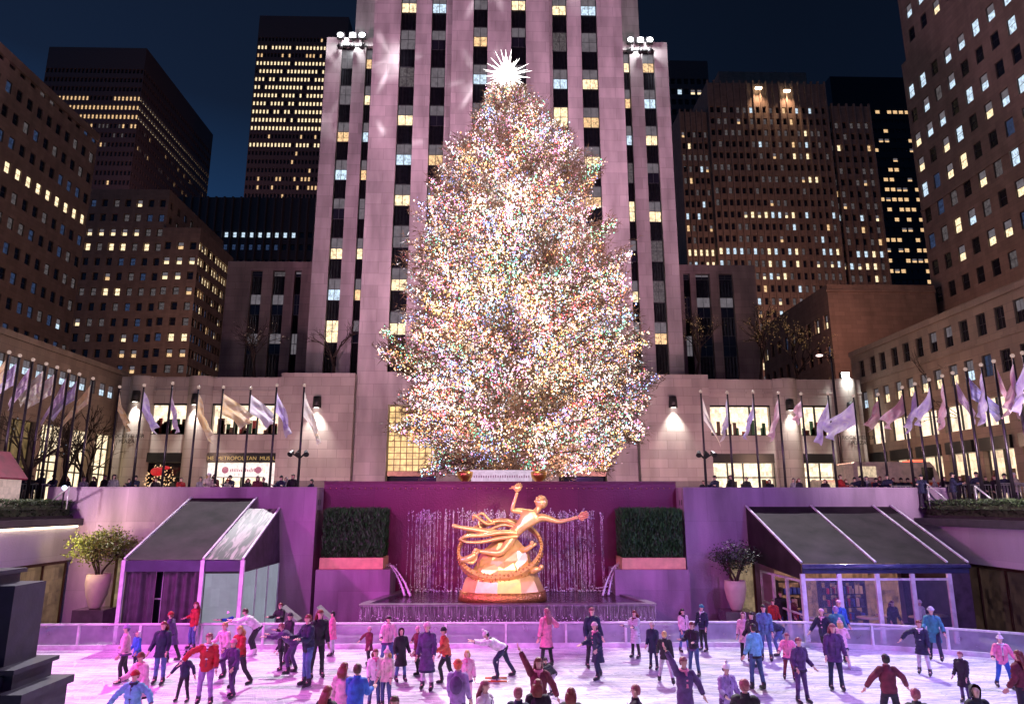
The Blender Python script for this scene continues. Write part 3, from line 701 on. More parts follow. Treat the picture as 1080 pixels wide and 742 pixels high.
# b: low curved-corner block on the left with flags in front
B = Bld('corner_shop_block', (-31, 48, PZ), 'low brown stone block at left with a row of small windows over tall shop glass')
rg = random.Random(2)
ys = [44.4, 45.61, 46.99, 48.23, 49.54, 50.75, 51.98, 53.23, 54.62, 55.84, 57.18]
cw = .8; y0 = 20.0; cl = []; yy = 44.4
while yy-1.3 > y0+1: yy -= 1.3; cl.insert(0, yy)
cl = [c for c in cl+ys if c < 57]
B.facade((-31, y0, 12.0), 'E', 57.9-y0, 15.87-12, [(c-cw/2-y0, c+cw/2-y0) for c in cl], [(1.4, 2.42)], .10, lambda i, j: 'halfc' if rg.random() < .75 else 'dim', 0, .05)
bays = [(y, y+2.6) for y in (22.5, 25.7, 28.9, 32.1, 35.3, 38.5, 41.7, 44.9, 48.1, 51.3, 54.5)]
B.facade((-31, y0, PZ), 'E', 57.9-y0, 12-PZ, [(a-y0, b-y0) for a, b in bays], [(.01, 5.6)], .5, lambda i, j: 'open', 0)
B.shell(-60, -31, y0, 57.9, PZ, 15.87, skip='E')
B.wall.box(-31.0, -30.85, y0, 57.9, 15.5, 15.9); B.wall.box(-31.0, -30.9, y0, 57.9, 10.9, 11.2)
for a, b in bays:
    mb = MB(); br = 0 if a > 47.5 else 1
    mb.quad((-31.49, a, PZ), (-31.49, b, PZ), (-31.49, b, 10.5), (-31.49, a, 10.5), br)
    for k in range(4): yy = a+(b-a)*k/3; mb.box(-31.45, -31.36, yy-.04, yy+.04, PZ, 10.5, 2)
    for z in (7.4, 8.0, 9.4): mb.box(-31.45, -31.37, a, b, z-.05, z+.05, 2)
    mb.build('shop_glass', [glow('left_shop_bright', (1, .78, .50), 1.5, .5, 1.2, 'NONE'), glow('left_shop_dim', (.75, .5, .2), .22, .85, 1.2, 'NONE'), M_black], B.root)
B.done(M_brick)
# m: right shop block
Mb = Bld('corner_shop_block', (31, 48, PZ), 'brown stone block at right with two rows of sash windows over a lit shop front')
rg = random.Random(5)
ys = [56.97, 55.23, 53.73, 52.01, 50.46, 48.78, 47.14, 45.44, 43.84, 42.15, 40.5, 38.85, 37.2, 35.5, 33.9, 32.2]
cl = [(58.6-y-.42, 58.6-y+.42) for y in ys]
litrow = {0: 'halfc', 1: 'half', 2: 'half', 3: 'half', 4: 'half', 5: 'half', 6: 'half', 7: 'half', 8: 'halfc', 9: 'bdim'}
Mb.facade((31, 58.6, 12.2), 'W', 58.6-20, 18.0-12.2, cl, [(.75, 2.15), (3.4, 4.85)], .16, lambda i, j: (litrow.get(i, 'dark') if j == 0 else ('hd' if rg.random() < .6 else 'dark')), 0, .06)
bays = [(56.9, 54.6), (53.9, 51.2), (50.5, 47.8), (47.1, 44.4), (43.7, 41.0), (40.3, 37.6), (36.9, 34.2), (33.5, 30.8)]
Mb.facade((31, 58.6, PZ), 'W', 58.6-20, 12.2-PZ, [(58.6-a, 58.6-b) for a, b in bays], [(.01, 4.3), (5.0, 6.75)], .5, lambda i, j: 'open', 0)
Mb.shell(31, 62, 20, 58.6, PZ, 18.0, skip='W')
Mb.wall.box(30.85, 31, 20, 58.6, 17.6, 18.05); Mb.wall.box(30.9, 31, 20, 58.6, 15.05, 15.2); Mb.wall.box(30.88, 31, 20, 58.6, 11.9, 12.1)
for i, (a, b) in enumerate(bays):
    mb = MB()
    mb.quad((31.49, a, 9.92), (31.49, b, 9.92), (31.49, b, 11.66), (31.49, a, 11.66), 0)
    mb.quad((31.49, a, PZ), (31.49, b, PZ), (31.49, b, 8.4), (31.49, a, 8.4), 1 if i < 7 else 0)
    mb.box(30.8, 31.4, b, a, 8.4, 9.2, 2)
    for k in range(3): yy = b+(a-b)*k/2; mb.box(31.35, 31.45, yy-.05, yy+.05, 9.92, 11.66, 2); mb.box(31.35, 31.45, yy-.05, yy+.05, PZ, 8.4, 2)
    for k in range(6): yy = b+.3+(a-b-.6)*rg.random(); mb.box(31.2, 31.32, yy-.15, yy+.15, PZ, PZ+rg.uniform(.6, 2.4), 3)
    mb.build('shopfront', [glow('right_shop_upper', (1, .80, .58), 1.4, .45, 1.0, 'NONE'), glow('right_shop_lower', (1, .74, .48), 1.3, .65, .9, 'NONE'), M_black, plain('goods_brown', (.12, .07, .04))], Mb.root)
Mb.done(M_brick)

# a: tall block behind, far left
A_ = Bld('stone_office_block', (-58, 80, PZ), 'large dark brick office block at far left with a row of yellow lit windows')
rg = random.Random(12)
cols = grid(22, 42, .95); rows = [(4+3.13*k, 4+3.13*k+1.45) for k in range(16)]
def fa(i, j):
    if j == 11: return 'warm' if rg.random() < .95 else 'half'
    if j == 8: return rg.choice(('dark', 'bdim', 'dim', 'dark'))
    return lit(rg, .07 if j > 6 else .22, ('halfc', 'dim', 'half', 'cool'))
A_.facade((-58, 51, PZ), 'E', 42, 57.3-PZ, cols, rows, .14, fa, 0, .08, True)
A_.shell(-90, -58, 51, 93, PZ, 57.3, skip='E'); A_.wall.box(-58.3, -57.75, 51, 93, 56.4, 57.5)
A_.done(M_brick)
# k: tall block, far right
K = Bld('stone_office_block', (52, 70, PZ), 'large reddish stone office block at far right with many blue white lit windows')
cols = grid(16, 38, 1.15); rows = [(3.4+3.33*k, 3.4+3.33*k+1.8) for k in range(22)]
rg = random.Random(14)
def fk(i, j):
    if i == 0 and j > 15: return None
    p = .85 if j > 13 else .5 if j > 9 else .25
    if i > 8: p *= .8
    return lit(rg, p, ('cool', 'cool', 'halfc', 'cool') if j > 12 else ('half', 'cool', 'halfc', 'warm'))
K.facade((52, 78.0, PZ), 'W', 38, 60.3-PZ, cols, [r_ for r_ in rows if r_[1] < 55], .14, fk, 0, .08, True)
K.facade((52, 76.4, 60.3), 'W', 36.4, 22, grid(15, 36.4, 1.15), [(1.6+3.33*k, 3.4+3.33*k) for k in range(6)], .14, fk, 0, .08, True)
K.shell(52, 85, 40, 78, PZ, 60.3, skip='W'); K.shell(52, 85, 40, 76.4, 60.3, 82.3, skip='W')
K.wall.box(51.9, 52, 40, 78, 40.0, 40.25)
K.done(M_brick)
# the darker set-back piece above it
K2 = Bld('set_back_tower', (60, 95, PZ), 'slim dark tower top rising behind the reddish block at far right')
p0 = at(967, 50, 95).x
K2.facade((p0, 95, PZ), 'S', 22, 100, grid(9, 22, 1.3), [(30+4*k, 32.4+4*k) for k in range(16)], .4, lambda i, j: lit(rg, .25, ('warm', 'half')), 0, .1, True)
K2.shell(p0, p0+22, 95, 98, PZ, PZ+100, skip='S'); K2.done(M_brick2)

# d: stepped masonry block left of centre
D = Bld('stepped_office_block', (-75, 140, PZ), 'brown masonry block with setbacks and scattered yellow windows left of centre')
rg = random.Random(21)
xA, xB, xC, xD = at(80,300,140).x, at(168,300,140).x, at(163,300,152).x, at(246,300,152).x
def fd(i, j):
    if j in (15,): return 'warm' if rg.random() < .8 else 'dim'
    if j == 16: return 'half' if rg.random() < .8 else 'dim'
    if j == 12: return 'warm' if i in (2, 3) else 'dim'
    if j == 5: return 'half' if rg.random() < .5 else 'dark'
    return lit(rg, .12, ('half', 'halfa', 'dim'))
H_ = 71.3
D.facade((xA, 140, PZ), 'S', xB-xA, H_-PZ, grid(7, xB-xA, 1.2), [(3+3.3*k, 4.7+3.3*k) for k in range(19)], .4, fd, 0, .12, True)
def fd2(i, j): return lit(rg, .5 if j in (16, 15, 14) else .12, ('amber', 'half', 'warm'))
D.facade((xB, 140, PZ), 'E', 30, H_-PZ, grid(9, 30, 1.2), [(3+3.3*k, 4.7+3.3*k) for k in range(19)], .4, fd2, 0, .12, True)
D.shell(xA, xB, 140, 170, PZ, H_, skip='SE')
# lower right volume in front with side face full of warm windows
xE = at(206, 300, 139).x; y2 = 150
def fd3(i, j): return 'half' if j in (14, 13) and rg.random() < .8 else 'warm' if j == 9 and i > 0 else lit(rg, .12, ('half', 'halfa'))
hz = at(190, 240, 139).z
D.facade((xB+.01, 139, PZ), 'S', xE-xB, hz-PZ, grid(3, xE-xB, 1.3), [(3+3.3*k, 4.7+3.3*k) for k in range(int((hz-PZ-3)/3.3))], .4, fd3, 0, .12, True)
yE = atx(246, 275, xE).y
def fd4(i, j): return 'warm' if (j >= 13 and rg.random() < .7) else lit(rg, .16, ('warm', 'amber', 'half'))
D.facade((xE, 139, PZ), 'E', yE-139, hz-PZ, grid(13, yE-139, 1.3), [(3+3.3*k, 4.7+3.3*k) for k in range(int((hz-PZ-3)/3.3))], .4, fd4, 0, .12, True)
D.shell(xB+.01, xE, 139, yE, PZ, hz, skip='SE')
D.done(M_brick2)
# c: dark slab with lit rows near its top
C_ = Bld('dark_skyscraper', (-155, 240, PZ), 'dark skyscraper at left with three bright rows of windows below its top')
x0, x1 = at(52,50,240).x, at(155,50,240).x; zt = 177.6
M_fin = plain('dark_fin', (.10, .068, .062), .5)
rg = random.Random(31)
nR = int((zt-60)/3.85); rws = [(50+3.85*k, 51.9+3.85*k) for k in range(int((zt-PZ-54)/3.85))]
def fc(side):
    def f(i, j):
        t = len(rws)-1-j
        if t in (3, 5) and side == 0: return 'amber' if (i < 12 or i > 17) or t != 3 else 'dark'
        if t in (4,): return 'half' if side else 'amber'
        if t in (3, 5): return 'half' if side else 'amber'
        if t in (6, 8): return lit(rg, .4, ('dim', 'amber'), ('dark',))
        if t < 3: return 'dark'
        return lit(rg, .1, ('dim', 'amber', 'dim'), ('dark',))
    return f
C_.facade((x0, 240, PZ), 'S', x1-x0, zt-PZ, grid(25, x1-x0, 1.0), rws, .5, fc(0), 0, .1, True)
dl = 304.5-240
C_.facade((x1, 240, PZ), 'E', dl, zt-PZ, grid(34, dl, 1.2), rws, .5, fc(1), 0, .1, True)
C_.shell(x0, x1, 240, 304.5, PZ, zt, skip='SE'); C_.done(M_fin)
# g: tall slab with many lit floors
G = Bld('lit_floor_skyscraper', (-75, 260, PZ), 'tall slim skyscraper left of the tower with many floors of glowing windows')
x0, x1 = at(274,17,260).x, at(368,17,260).x; zt = at(300,17,260).z
rws = [(60+3.75*k, 61.9+3.75*k) for k in range(int((zt-PZ-66)/3.75))]
def fg(i, j):
    t = len(rws)-1-j
    if t in (1, 3, 4, 5, 6, 7, 8, 9, 10, 11, 13): return 'warm' if rg.random() < .88 else 'dark'
    if t in (2, 17, 18, 20, 21): return 'amber' if rg.random() < .45 else 'dark'
    if t in (22, 23, 24, 25, 26): return 'warm' if rg.random() < .85 else 'dark'
    return 'amber' if rg.random() < .06 else 'dark'
G.facade((x0, 260, PZ), 'S', x1-x0, zt-PZ, grid(26, x1-x0, .85), rws, .5, fg, 0, .05, True)
G.shell(x0, x1, 260, 300, PZ, zt, skip='S'); G.done(M_fin)
# e: dark low slab with one band of bluish windows
E_ = Bld('dark_low_slab', (-70, 190, PZ), 'low dark finned building with a single band of pale windows left of the tower')
x0, x1 = at(185,208,190).x, at(334,208,190).x; zt = at(240,208,190).z; zr = at(240,250,190).z
E_.facade((x0, 190, PZ), 'S', x1-x0, zt-PZ, grid(17, x1-x0, 1.15), [(zr-PZ-8.4, zr-PZ-6.6), (zr-PZ-3.8, zr-PZ-2), (zr-PZ, zr-PZ+1.7)], .4, lambda i, j: 'cool' if j == 2 and 5 < i < 15 else ('bdim' if j == 1 and rg.random() < .5 else 'dark'), 0, .1, True)
for i in range(18): xx = x0+(x1-x0)*i/17; E_.wall.box(xx-.25, xx+.25, 189.3, 189.995, PZ, zt)
E_.shell(x0, x1, 190, 215, PZ, zt, skip='S'); E_.done(M_fin)
# i: wide stepped slab right of the tower
I_ = Bld('ribbed_office_slab', (75, 180, PZ), 'wide ribbed stone office slab right of the tower with two roof floodlights')
rg = random.Random(41)
def slab(px0, px1, pyt, Y, n, seed):
    x0, x1 = at(px0, pyt, Y).x, at(px1, pyt, Y).x; zt = at((px0+px1)/2, pyt, Y).z
    st = (x1-x0)/n; cols = []
    for i in range(n): cols.append((x0*0+i*st+st*.30, i*st+st*.84))
    rws = [(28+3.62*k, 30.0+3.62*k) for k in range(int((zt-PZ-31)/3.62))]
    def fi(i, j):
        t = int(round((131-(28+PZ+3.62*j))/3.62))
        if t in (1,): return lit(rg, .5, ('warm', 'halfa'), ('dark', 'dim'))
        if t in (3, 13): return lit(rg, .62, ('warm', 'cool', 'half'), ('dark',))
        if t in (16,): return lit(rg, .6, ('warm', 'cool'), ('dark', 'dim'))
        if t in (17, 18, 20, 22): return lit(rg, .45, ('warm', 'cool', 'half'), ('dark', 'dim'))
        return lit(rg, .10, ('warm', 'amber', 'halfa', 'cool'), ('dark', 'dark', 'dim'))
    I_.facade((x0, Y, PZ), 'S', x1-x0, zt-PZ, cols, rws, .5, fi, 0, .08, True)
    for i in range(n+1): xx = x0+i*st+st*.07; I_.wall.box(xx-st*.12, xx+st*.12, Y-.5, Y-.005, PZ, zt+.6)
    I_.shell(x0, x1, Y, Y+30, PZ, zt, skip='S')
slab(716, 745, 118, 181.5, 5, 1); slab(745, 868, 88, 180, 18, 2); slab(868, 915, 112, 181.6, 6, 3)
x0 = at(758, 76, 184).x; x1 = at(850, 76, 184).x; I_.shell(x0, x1, 184, 205, PZ, at(800, 76, 184).z)
for px, py in ((800, 93), (830, 96)):
    p = at(px, py, 178.8); m_ = MB(); m_.box(p.x-.9, p.x+.9, p.y-.3, p.y+.3, p.z-.25, p.z+.25, 0); m_.build('roof_floodlight', glow('roof_flood', (1, .75, .5), 9, sampling='NONE'), I_.root)
    lamp('SPOT', (p.x, p.y-.8, p.z), (p.x, p.y+6, p.z-22), 6000, (1, .62, .4), .5, 80, .9, 'roof_flood_light')
I_.done(M_brick2)
# h and j
Hh = Bld('dark_office_tower', (62, 200, PZ), 'narrow dark office tower peeking out between the pink tower and the ribbed slab')
x0, x1 = at(705, 64, 205).x, at(746, 64, 205).x; zt = at(720, 64, 205).z
Hh.facade((x0, 205, PZ), 'S', x1-x0, zt-PZ, grid(6, x1-x0, 1.5), [(80+3.8*k, 82+3.8*k) for k in range(int((zt-PZ-84)/3.8))], .4, lambda i, j: lit(rg, .3, ('warm', 'half', 'cool'), ('dark',)), 0, .1, True)
Hh.shell(x0, x1, 205, 225, PZ, zt, skip='S'); Hh.done(M_fin)
J = Bld('glass_office_tower', (140, 230, PZ), 'black glass tower with ragged horizontal strips of light beside the reddish block')
x0, x1 = at(875, 80, 230).x, at(985, 80, 230).x; zt = at(900, 81, 230).z
def fj(i, j):
    t = int((170-(45+PZ+3.9*j))/3.9)
    lt = {5: .5, 6: .1, 8: .5, 9: .15, 11: .35, 12: .6, 13: .6, 14: .65, 15: .55, 16: .6, 17: .6, 18: .6, 19: .6, 20: .55, 21: .7, 22: .4}.get(t, .12)
    if i < 9: lt *= 1.25
    return 'amber' if rg.random() < lt*.6 else ('halfa' if rg.random() < lt*.5 else 'dark')
J.facade((x0, 230, PZ), 'S', x1-x0, zt-PZ, grid(18, x1-x0, 1.75), [(45+3.9*k, 46.5+3.9*k) for k in range(int((zt-PZ-54)/3.9))], .3, fj, 0, .06, True)
J.shell(x0, x1, 230, 260, PZ, zt, skip='S'); J.done(plain('black_cladding', (.014, .014, .018), .35))
# l: blank stone block
Lb = Bld('blank_stone_block', (35, 75, PZ), 'blank brown stone block with few windows behind the right shops')
x0, x1, x2 = at(792, 340, 88).x, at(872, 302, 75).x, at(985, 302, 75).x; zt = at(900, 300, 75).z
Lb.facade((x1, 75, PZ), 'S', x2-x1, zt-PZ, [(1, 1.6)], [(.5, .6)], .2, lambda i, j: None, 0)
def fl_(i, j): return lit(rg, .25, ('half', 'warm'))
Lb.facade((x1, 95, PZ), 'W', 20, zt-PZ, grid(9, 20, 1.0), [(9+3.6*k, 10.7+3.6*k) for k in range(4)], .3, fl_, 0, .1, True)
Lb.shell(x1, x2, 75, 95, PZ, zt, skip='SW'); Lb.wall.box(x1-.2, x2, 74.8, 75, zt-.9, zt-.6)
Lb.done(M_brick2)
# ================================================================== CHRISTMAS TREE
TX, TY = 1.15, 40.0
tree = thing('christmas_tree', (TX, TY, PZ), 'giant fir christmas tree covered in thousands of coloured lights in front of the tower', 'christmas tree')
prof_px = [(93, 524, 546), (105, 512, 560), (120, 500, 578), (150, 483, 597), (180, 466, 620), (210, 455, 634), (250, 436, 646), (290, 432, 656), (330, 430, 668), (370, 424, 676), (400, 420, 682), (430, 418, 684), (455, 424, 672), (475, 436, 655), (490, 452, 640), (497, 480, 610)]
pz = []
for py, a, b in prof_px:
    pa, pb = at(a, py, TY), at(b, py, TY); pz.append((pa.z, (pb.x-pa.x)/2, (pa.x+pb.x)/2))
pz.sort(); PZs = [p[0] for p in pz]; PR = [p[1] for p in pz]; PC = [p[2] for p in pz]
def prof(z): return float(np.interp(z, PZs, PR)), float(np.interp(z, PZs, PC))
ztop = PZs[-1]; zbot = PZs[0]
rg = np.random.RandomState(77)
trunk = MB(); trunk.tube([(TX, TY, PZ), (TX, TY, 12), (.9, TY, 22), (.62, TY, ztop+.6)], [.55, .45, .3, .06], 10); 
M_bark = plain('bark', (.05, .03, .02), .9, bump=.5, nscale=10)
trunk.build('trunk', M_bark, tree)
br = MB(); lights = []; leaves = []
PAL = [((1, .76, .56), 28), ((1, .82, .92), 25), ((1, .42, .14), 14), ((1, .12, .12), 9), ((1, .35, .70), 12), ((.32, .42, 1), 10), ((.25, .95, .55), 7), ((.40, .85, 1), 6), ((1, .66, .22), 9)]
pc = np.array([p[0] for p in PAL]); pw = np.array([p[1] for p in PAL], float); pw /= pw.sum()
from mathutils import noise as mnoise
def nz(p, f, o=0): return mnoise.noise(Vector((p[0]*f+o, p[1]*f, p[2]*f)))
NB = 2100
for k in range(NB):
    # branch tips spread over the envelope by area; lower ones droop, upper ones rise
    while True:
        z = rg.uniform(zbot, ztop); r, cx = prof(z)
        if rg.rand() < (r+.6)/9.0: break
    a = rg.rand()*2*math.pi
    # coherent bulges and hollows in the outline, then a gap field that leaves dark hollows between boughs
    lob = nz((math.cos(a)*3, math.sin(a)*3, z*.9), .55, 9); gap = nz((math.cos(a)*r, math.sin(a)*r, z*.8), .42, 31)
    rr = r*(.985-.32*rg.rand()**1.5+.14*lob)*(1+.05*rg.randn())
    if rg.rand() < .05: rr *= 1.13
    tip = np.array([cx+rr*math.cos(a), TY+rr*math.sin(a), z])
    slope = np.interp(z, [zbot, 14, 24, ztop], [-.06, .12, .45, 1.0])
    base = np.array([np.interp(z, [PZ, ztop], [TX, .62]), TY, z-rr*slope*.8])
    if base[2] < PZ+.6: base[2] = PZ+.6+rg.rand()
    L_ = np.linalg.norm(tip-base); n = 9
    ts = np.linspace(0, 1, n); mid = base+(tip-base)*.55+np.array([0, 0, -.10*L_])
    pts = [((1-t)**2)*base+2*(1-t)*t*mid+t*t*tip for t in ts]
    if k < 420: br.tube([Vector(p) for p in pts], [.09*L_/8+.02, .012], 4)
    tint = pc[rg.choice(len(pc), p=pw)]
    core = max(0, 1-abs(math.cos(a))*rr/6.5)
    bright = (.20+rg.rand()**1.4*1.0)*(.95+.15*core)*(1+.85*gap)
    bright = max(bright, .10)*float(np.interp(z, [zbot, 11, 17, 24, ztop], [1.1, 1.4, 1.15, .95, .95]))
    dark = gap < -.30 or rg.rand() < .08
    nl = int(24 if dark else 52+rg.randint(0, 22)+24*max(gap, 0))
    sp_ = .06+.36*rg.rand()
    for q in range(nl):
        t = 1-rg.rand()**1.3*.42
        i = min(int(t*(n-1)), n-2); f = t*(n-1)-i; p = pts[i]*(1-f)+pts[i+1]*f
        side_ = rg.randn(3)*np.array([.36, .36, .24])*(.3+1.2*(1-t)+.30)
        p = p+side_*(.6+sp_)
        c = tint if rg.rand() < .50 else pc[rg.choice(len(pc), p=pw)]
        lights.append((p, (rg.uniform(.018, .040) if rg.rand() < .86 else rg.uniform(.040, .064))*(.8 if dark else 1), c, bright*(.45 if dark else 1)*rg.uniform(.4, 1.7)))
    for q in range(34):
        t = 1-rg.rand()**1.2*.6
        i = min(int(t*(n-1)), n-2); f = t*(n-1)-i; p = pts[i]*(1-f)+pts[i+1]*f+rg.randn(3)*.16
        leaves.append((p, (pts[i+1]-pts[i])))
# stray branches that leave the outline, as in the photo
for (px, py, bx, by) in ((400, 368, 440, 400), (406, 350, 440, 385), (412, 372, 450, 395), (690, 398, 650, 420), (681, 360, 640, 385), (663, 268, 630, 290), (633, 172, 605, 195), (628, 186, 600, 210), (660, 305, 625, 330), (455, 190, 485, 215), (466, 176, 490, 200), (415, 452, 450, 440), (672, 462, 640, 440), (680, 420, 640, 420), (640, 492, 600, 470), (448, 498, 490, 480), (575, 122, 556, 140), (647, 235, 620, 255)):
    a, b = at(bx, by, TY-1.0), at(px, py, TY-1.5); pts = catmull([a, a.lerp(b, .5)-Vector((0, 0, .2)), b], 4); br.tube(pts, [.08, .015], 4)
    tint = pc[rg.choice(len(pc), p=pw)]
    for q in range(150):
        t = rg.rand(); p = np.array(a.lerp(b, t**.8*1.05))+rg.randn(3)*np.array([.25, .3, .22])*(1.15-t*.7)
        lights.append((p, rg.uniform(.024, .045), tint if rg.rand() < .4 else pc[rg.choice(len(pc), p=pw)], rg.uniform(.3, 1.2)))
    for q in range(120):
        t = rg.rand(); leaves.append((np.array(a.lerp(b, t))+rg.randn(3)*.2, np.array(b-a)))
br.build('branch', M_bark, tree)
# needles: thin blades in sprays
lf = np.array([l[0] for l in leaves]); ld = np.array([l[1] for l in leaves])
reps = 3; Np = len(lf)*reps
P = np.repeat(lf, reps, 0)+rg.randn(Np, 3)*.12
Dv = np.repeat(ld/np.linalg.norm(ld, axis=1)[:, None], reps, 0)+rg.randn(Np, 3)*.7; Dv /= np.linalg.norm(Dv, axis=1)[:, None]
S = np.cross(Dv, rg.randn(Np, 3)); S /= np.linalg.norm(S, axis=1)[:, None]
ln = rg.uniform(.22, .5, (Np, 1)); wd = .030
V = np.stack([P-S*wd, P+S*wd, P+Dv*ln], 1).reshape(-1, 3)
def npmesh(name, V, F, mat, parent, colors=None, smooth=False):
    me = bpy.data.meshes.new(name); nv, nf, k = len(V), len(F), F.shape[1]
    V = V-np.array(parent.location)
    me.vertices.add(nv); me.vertices.foreach_set('co', V.astype(np.float32).ravel())
    me.loops.add(nf*k); me.loops.foreach_set('vertex_index', F.astype(np.int32).ravel())
    me.polygons.add(nf); me.polygons.foreach_set('loop_start', np.arange(0, nf*k, k, dtype=np.int32))
    me.materials.append(mat); me.update(calc_edges=True)
    if colors is not None:
        at_ = me.color_attributes.new('bulb', 'FLOAT_COLOR', 'POINT'); at_.data.foreach_set('color', colors.astype(np.float32).ravel())
    o = bpy.data.objects.new(name, me); col.objects.link(o); o.parent = parent; return o
M_fir = plain('fir_needles_lit_tint', (.15, .10, .05), .6, var=.6, nscale=1.5)  # green needles coloured brown to carry the warm light of the bulbs
nd = npmesh('needles', V, np.arange(len(V)).reshape(-1, 3), M_fir, tree); tag(nd, kind='stuff')
m, nt, b = _new('bulb_light'); N = nt.nodes; L = nt.links
at_ = N.new('ShaderNodeAttribute'); at_.attribute_name = 'bulb'
L.new(at_.outputs['Color'], b.inputs['Emission Color']); b.inputs['Emission Strength'].default_value = 1.0; b.inputs['Base Color'].default_value = (.1, .1, .1, 1)
m.cycles.emission_sampling = 'NONE'; M_bulb = m
def bulbs(name, LL, parent, gain=3.0):
    P = np.array([l[0] for l in LL]); rad = np.array([l[1] for l in LL]); C = np.array([l[2] for l in LL]); Br = np.array([l[3] for l in LL])
    T0 = np.array([[1,0,0],[-1,0,0],[0,1,0],[0,-1,0],[0,0,1.4],[0,0,-1.2]])
    F0 = np.array([[0,2,4],[2,1,4],[1,3,4],[3,0,4],[2,0,5],[1,2,5],[3,1,5],[0,3,5]])
    V = (P[:, None, :]+T0[None]*rad[:, None, None]).reshape(-1, 3); F = (F0[None]+6*np.arange(len(P))[:, None, None]).reshape(-1, 3)
    cc = np.concatenate([C*Br[:, None]*gain, np.ones((len(P), 1))], 1); cc = np.repeat(cc, 6, 0)
    return npmesh(name, V, F, M_bulb, parent, cc)
tag(bulbs('string_lights', lights, tree, 3.3), kind='stuff')
for z in np.linspace(8, 30, 8):
    r, cx = prof(z)
    for s in (-1, 1):
        lamp('POINT', (cx+s*r*.35, TY-r*.2, z), None, 1700*(.3+r/8), (1, .62, .54), 1.4, name='tree_light_glow')
for z in (9, 15, 21):   # strings on the near side of the crown light the plaza and statue
    r, cx = prof(z); lamp('POINT', (cx, TY-r*1.08, z), None, 260, (1, .8, .68), .6, name='tree_light_glow')
# star
star = thing('tree_topper_star', at(535, 79, TY), 'blazing white spiked crystal star on top of the tree', 'star')
sc_ = star.location.copy(); m_ = MB(); rg3 = random.Random(8)
m_.ball(sc_, .24, 0, 14, 10)
for k in range(150):
    zz = 1-2*(k+.5)/150; a = k*2.399963; q = math.sqrt(1-zz*zz); d = Vector((q*math.cos(a), q*math.sin(a), zz)); Lk = rg3.choice((.7, .95, 1.15, 1.65))*rg3.uniform(.9, 1.05)
    m_.tube([sc_+d*.3, sc_+d*Lk], [.058, .005], 4)
m_.build('crystal_spikes', glow('star_white', (1, .97, .93), 5), star)
lamp('POINT', sc_+Vector((0, -2.0, 0)), None, 900, (1, .95, .9), .5, name='star_light')
# white ledge and golden urns at the tree's foot
lg = thing('tree_ledge', (1.3, 34.6, PZ), 'white lit ledge panel at the foot of the christmas tree between two golden urns', 'ledge')
x0, x1 = at(497, 502, 34.6).x, at(561, 502, 34.6).x; z0, z1 = 6.1, at(530, 497, 34.6).z
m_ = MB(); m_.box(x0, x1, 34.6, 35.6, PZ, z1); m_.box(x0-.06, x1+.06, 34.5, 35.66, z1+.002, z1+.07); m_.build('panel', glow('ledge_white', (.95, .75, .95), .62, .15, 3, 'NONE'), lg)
m_ = MB()
for k in range(24): q = x0+.15+(x1-x0-.3)*k/23; m_.box(q-.025, q+.025, 34.585, 34.598, z1-.30, z1-.16-.05*rg3.random())
for k in range(16): q = x0+.2+(x1-x0-.4)*k/15; m_.box(q-.045, q+.045, 34.585, 34.598, z1-.55, z1-.50)
m_.build('panel_mark', plain('panel_ink', (.25, .12, .2)), lg)
for px, lb in ((490.5, 'golden urn left of the white ledge at the foot of the tree'), (568, 'golden urn right of the white ledge at the foot of the tree')):
    p = at(px, 508, 34.7); u = thing('golden_urn', (p.x, 34.7, PZ), lb, 'urn', 'golden urns by the tree'); m_ = MB()
    m_.lathe([(.3, 0), (.3, 1.1), (.14, 1.2), (.12, 1.25), (.38, 1.5), (.42, 1.75), (.36, 1.78), (.001, 1.78)], (p.x, 34.7, PZ), 12)
    m_.build('bowl', plain('urn_gold', (.75, .42, .12), .3, .9), u); 

# ================================================================== BARE TREES
def bare_tree(base, h, label, seed, nl=0, spread=.55, lc=(1, .65, .25), r0=.13, lev=5):
    rg = random.Random(seed); mb = MB(); tips = []
    t = thing('bare_tree', base, label, 'tree', 'bare winter trees round the plaza')
    def grow(p, d, l, r, k):
        q = [p]; dd = d.copy()
        for i in range(3):
            dd = (dd+Vector((rg.gauss(0,.10), rg.gauss(0,.10), rg.gauss(.02,.06)))).normalized(); q.append(q[-1]+dd*l/3)
        mb.tube(q, [r, r*.65], 5 if k < 2 else 3); 
        if k >= 2: tips.extend(q)
        if k >= lev: return
        for j in range(rg.choice((2, 3, 3)) if k else 4):
            a = rg.random()*6.28; s_ = rg.uniform(.35, 1)*spread*1.3
            side_ = dd.orthogonal().normalized(); side_.rotate(Matrix.Rotation(a, 3, dd)); nd_ = (dd+side_*s_).normalized()
            grow(q[-1] if rg.random() < .6 else q[2], nd_, l*rg.uniform(.62, .82), r*.6, k+1)
    grow(Vector(base), Vector((0, 0, 1)), h*.28, r0, 0)
    mb.build('branches', M_barelit, t)
    if nl:
        LL = [(np.array(rg.choice(tips))+np.array([rg.gauss(0,.08) for _ in range(3)]), .028, lc, rg.uniform(.08, .35)) for _ in range(nl)]
        tag(bulbs('string_lights', LL, t, 2.0), kind='stuff')
    return t
M_barelit = plain('winter_bark', (.045, .028, .022), .9)
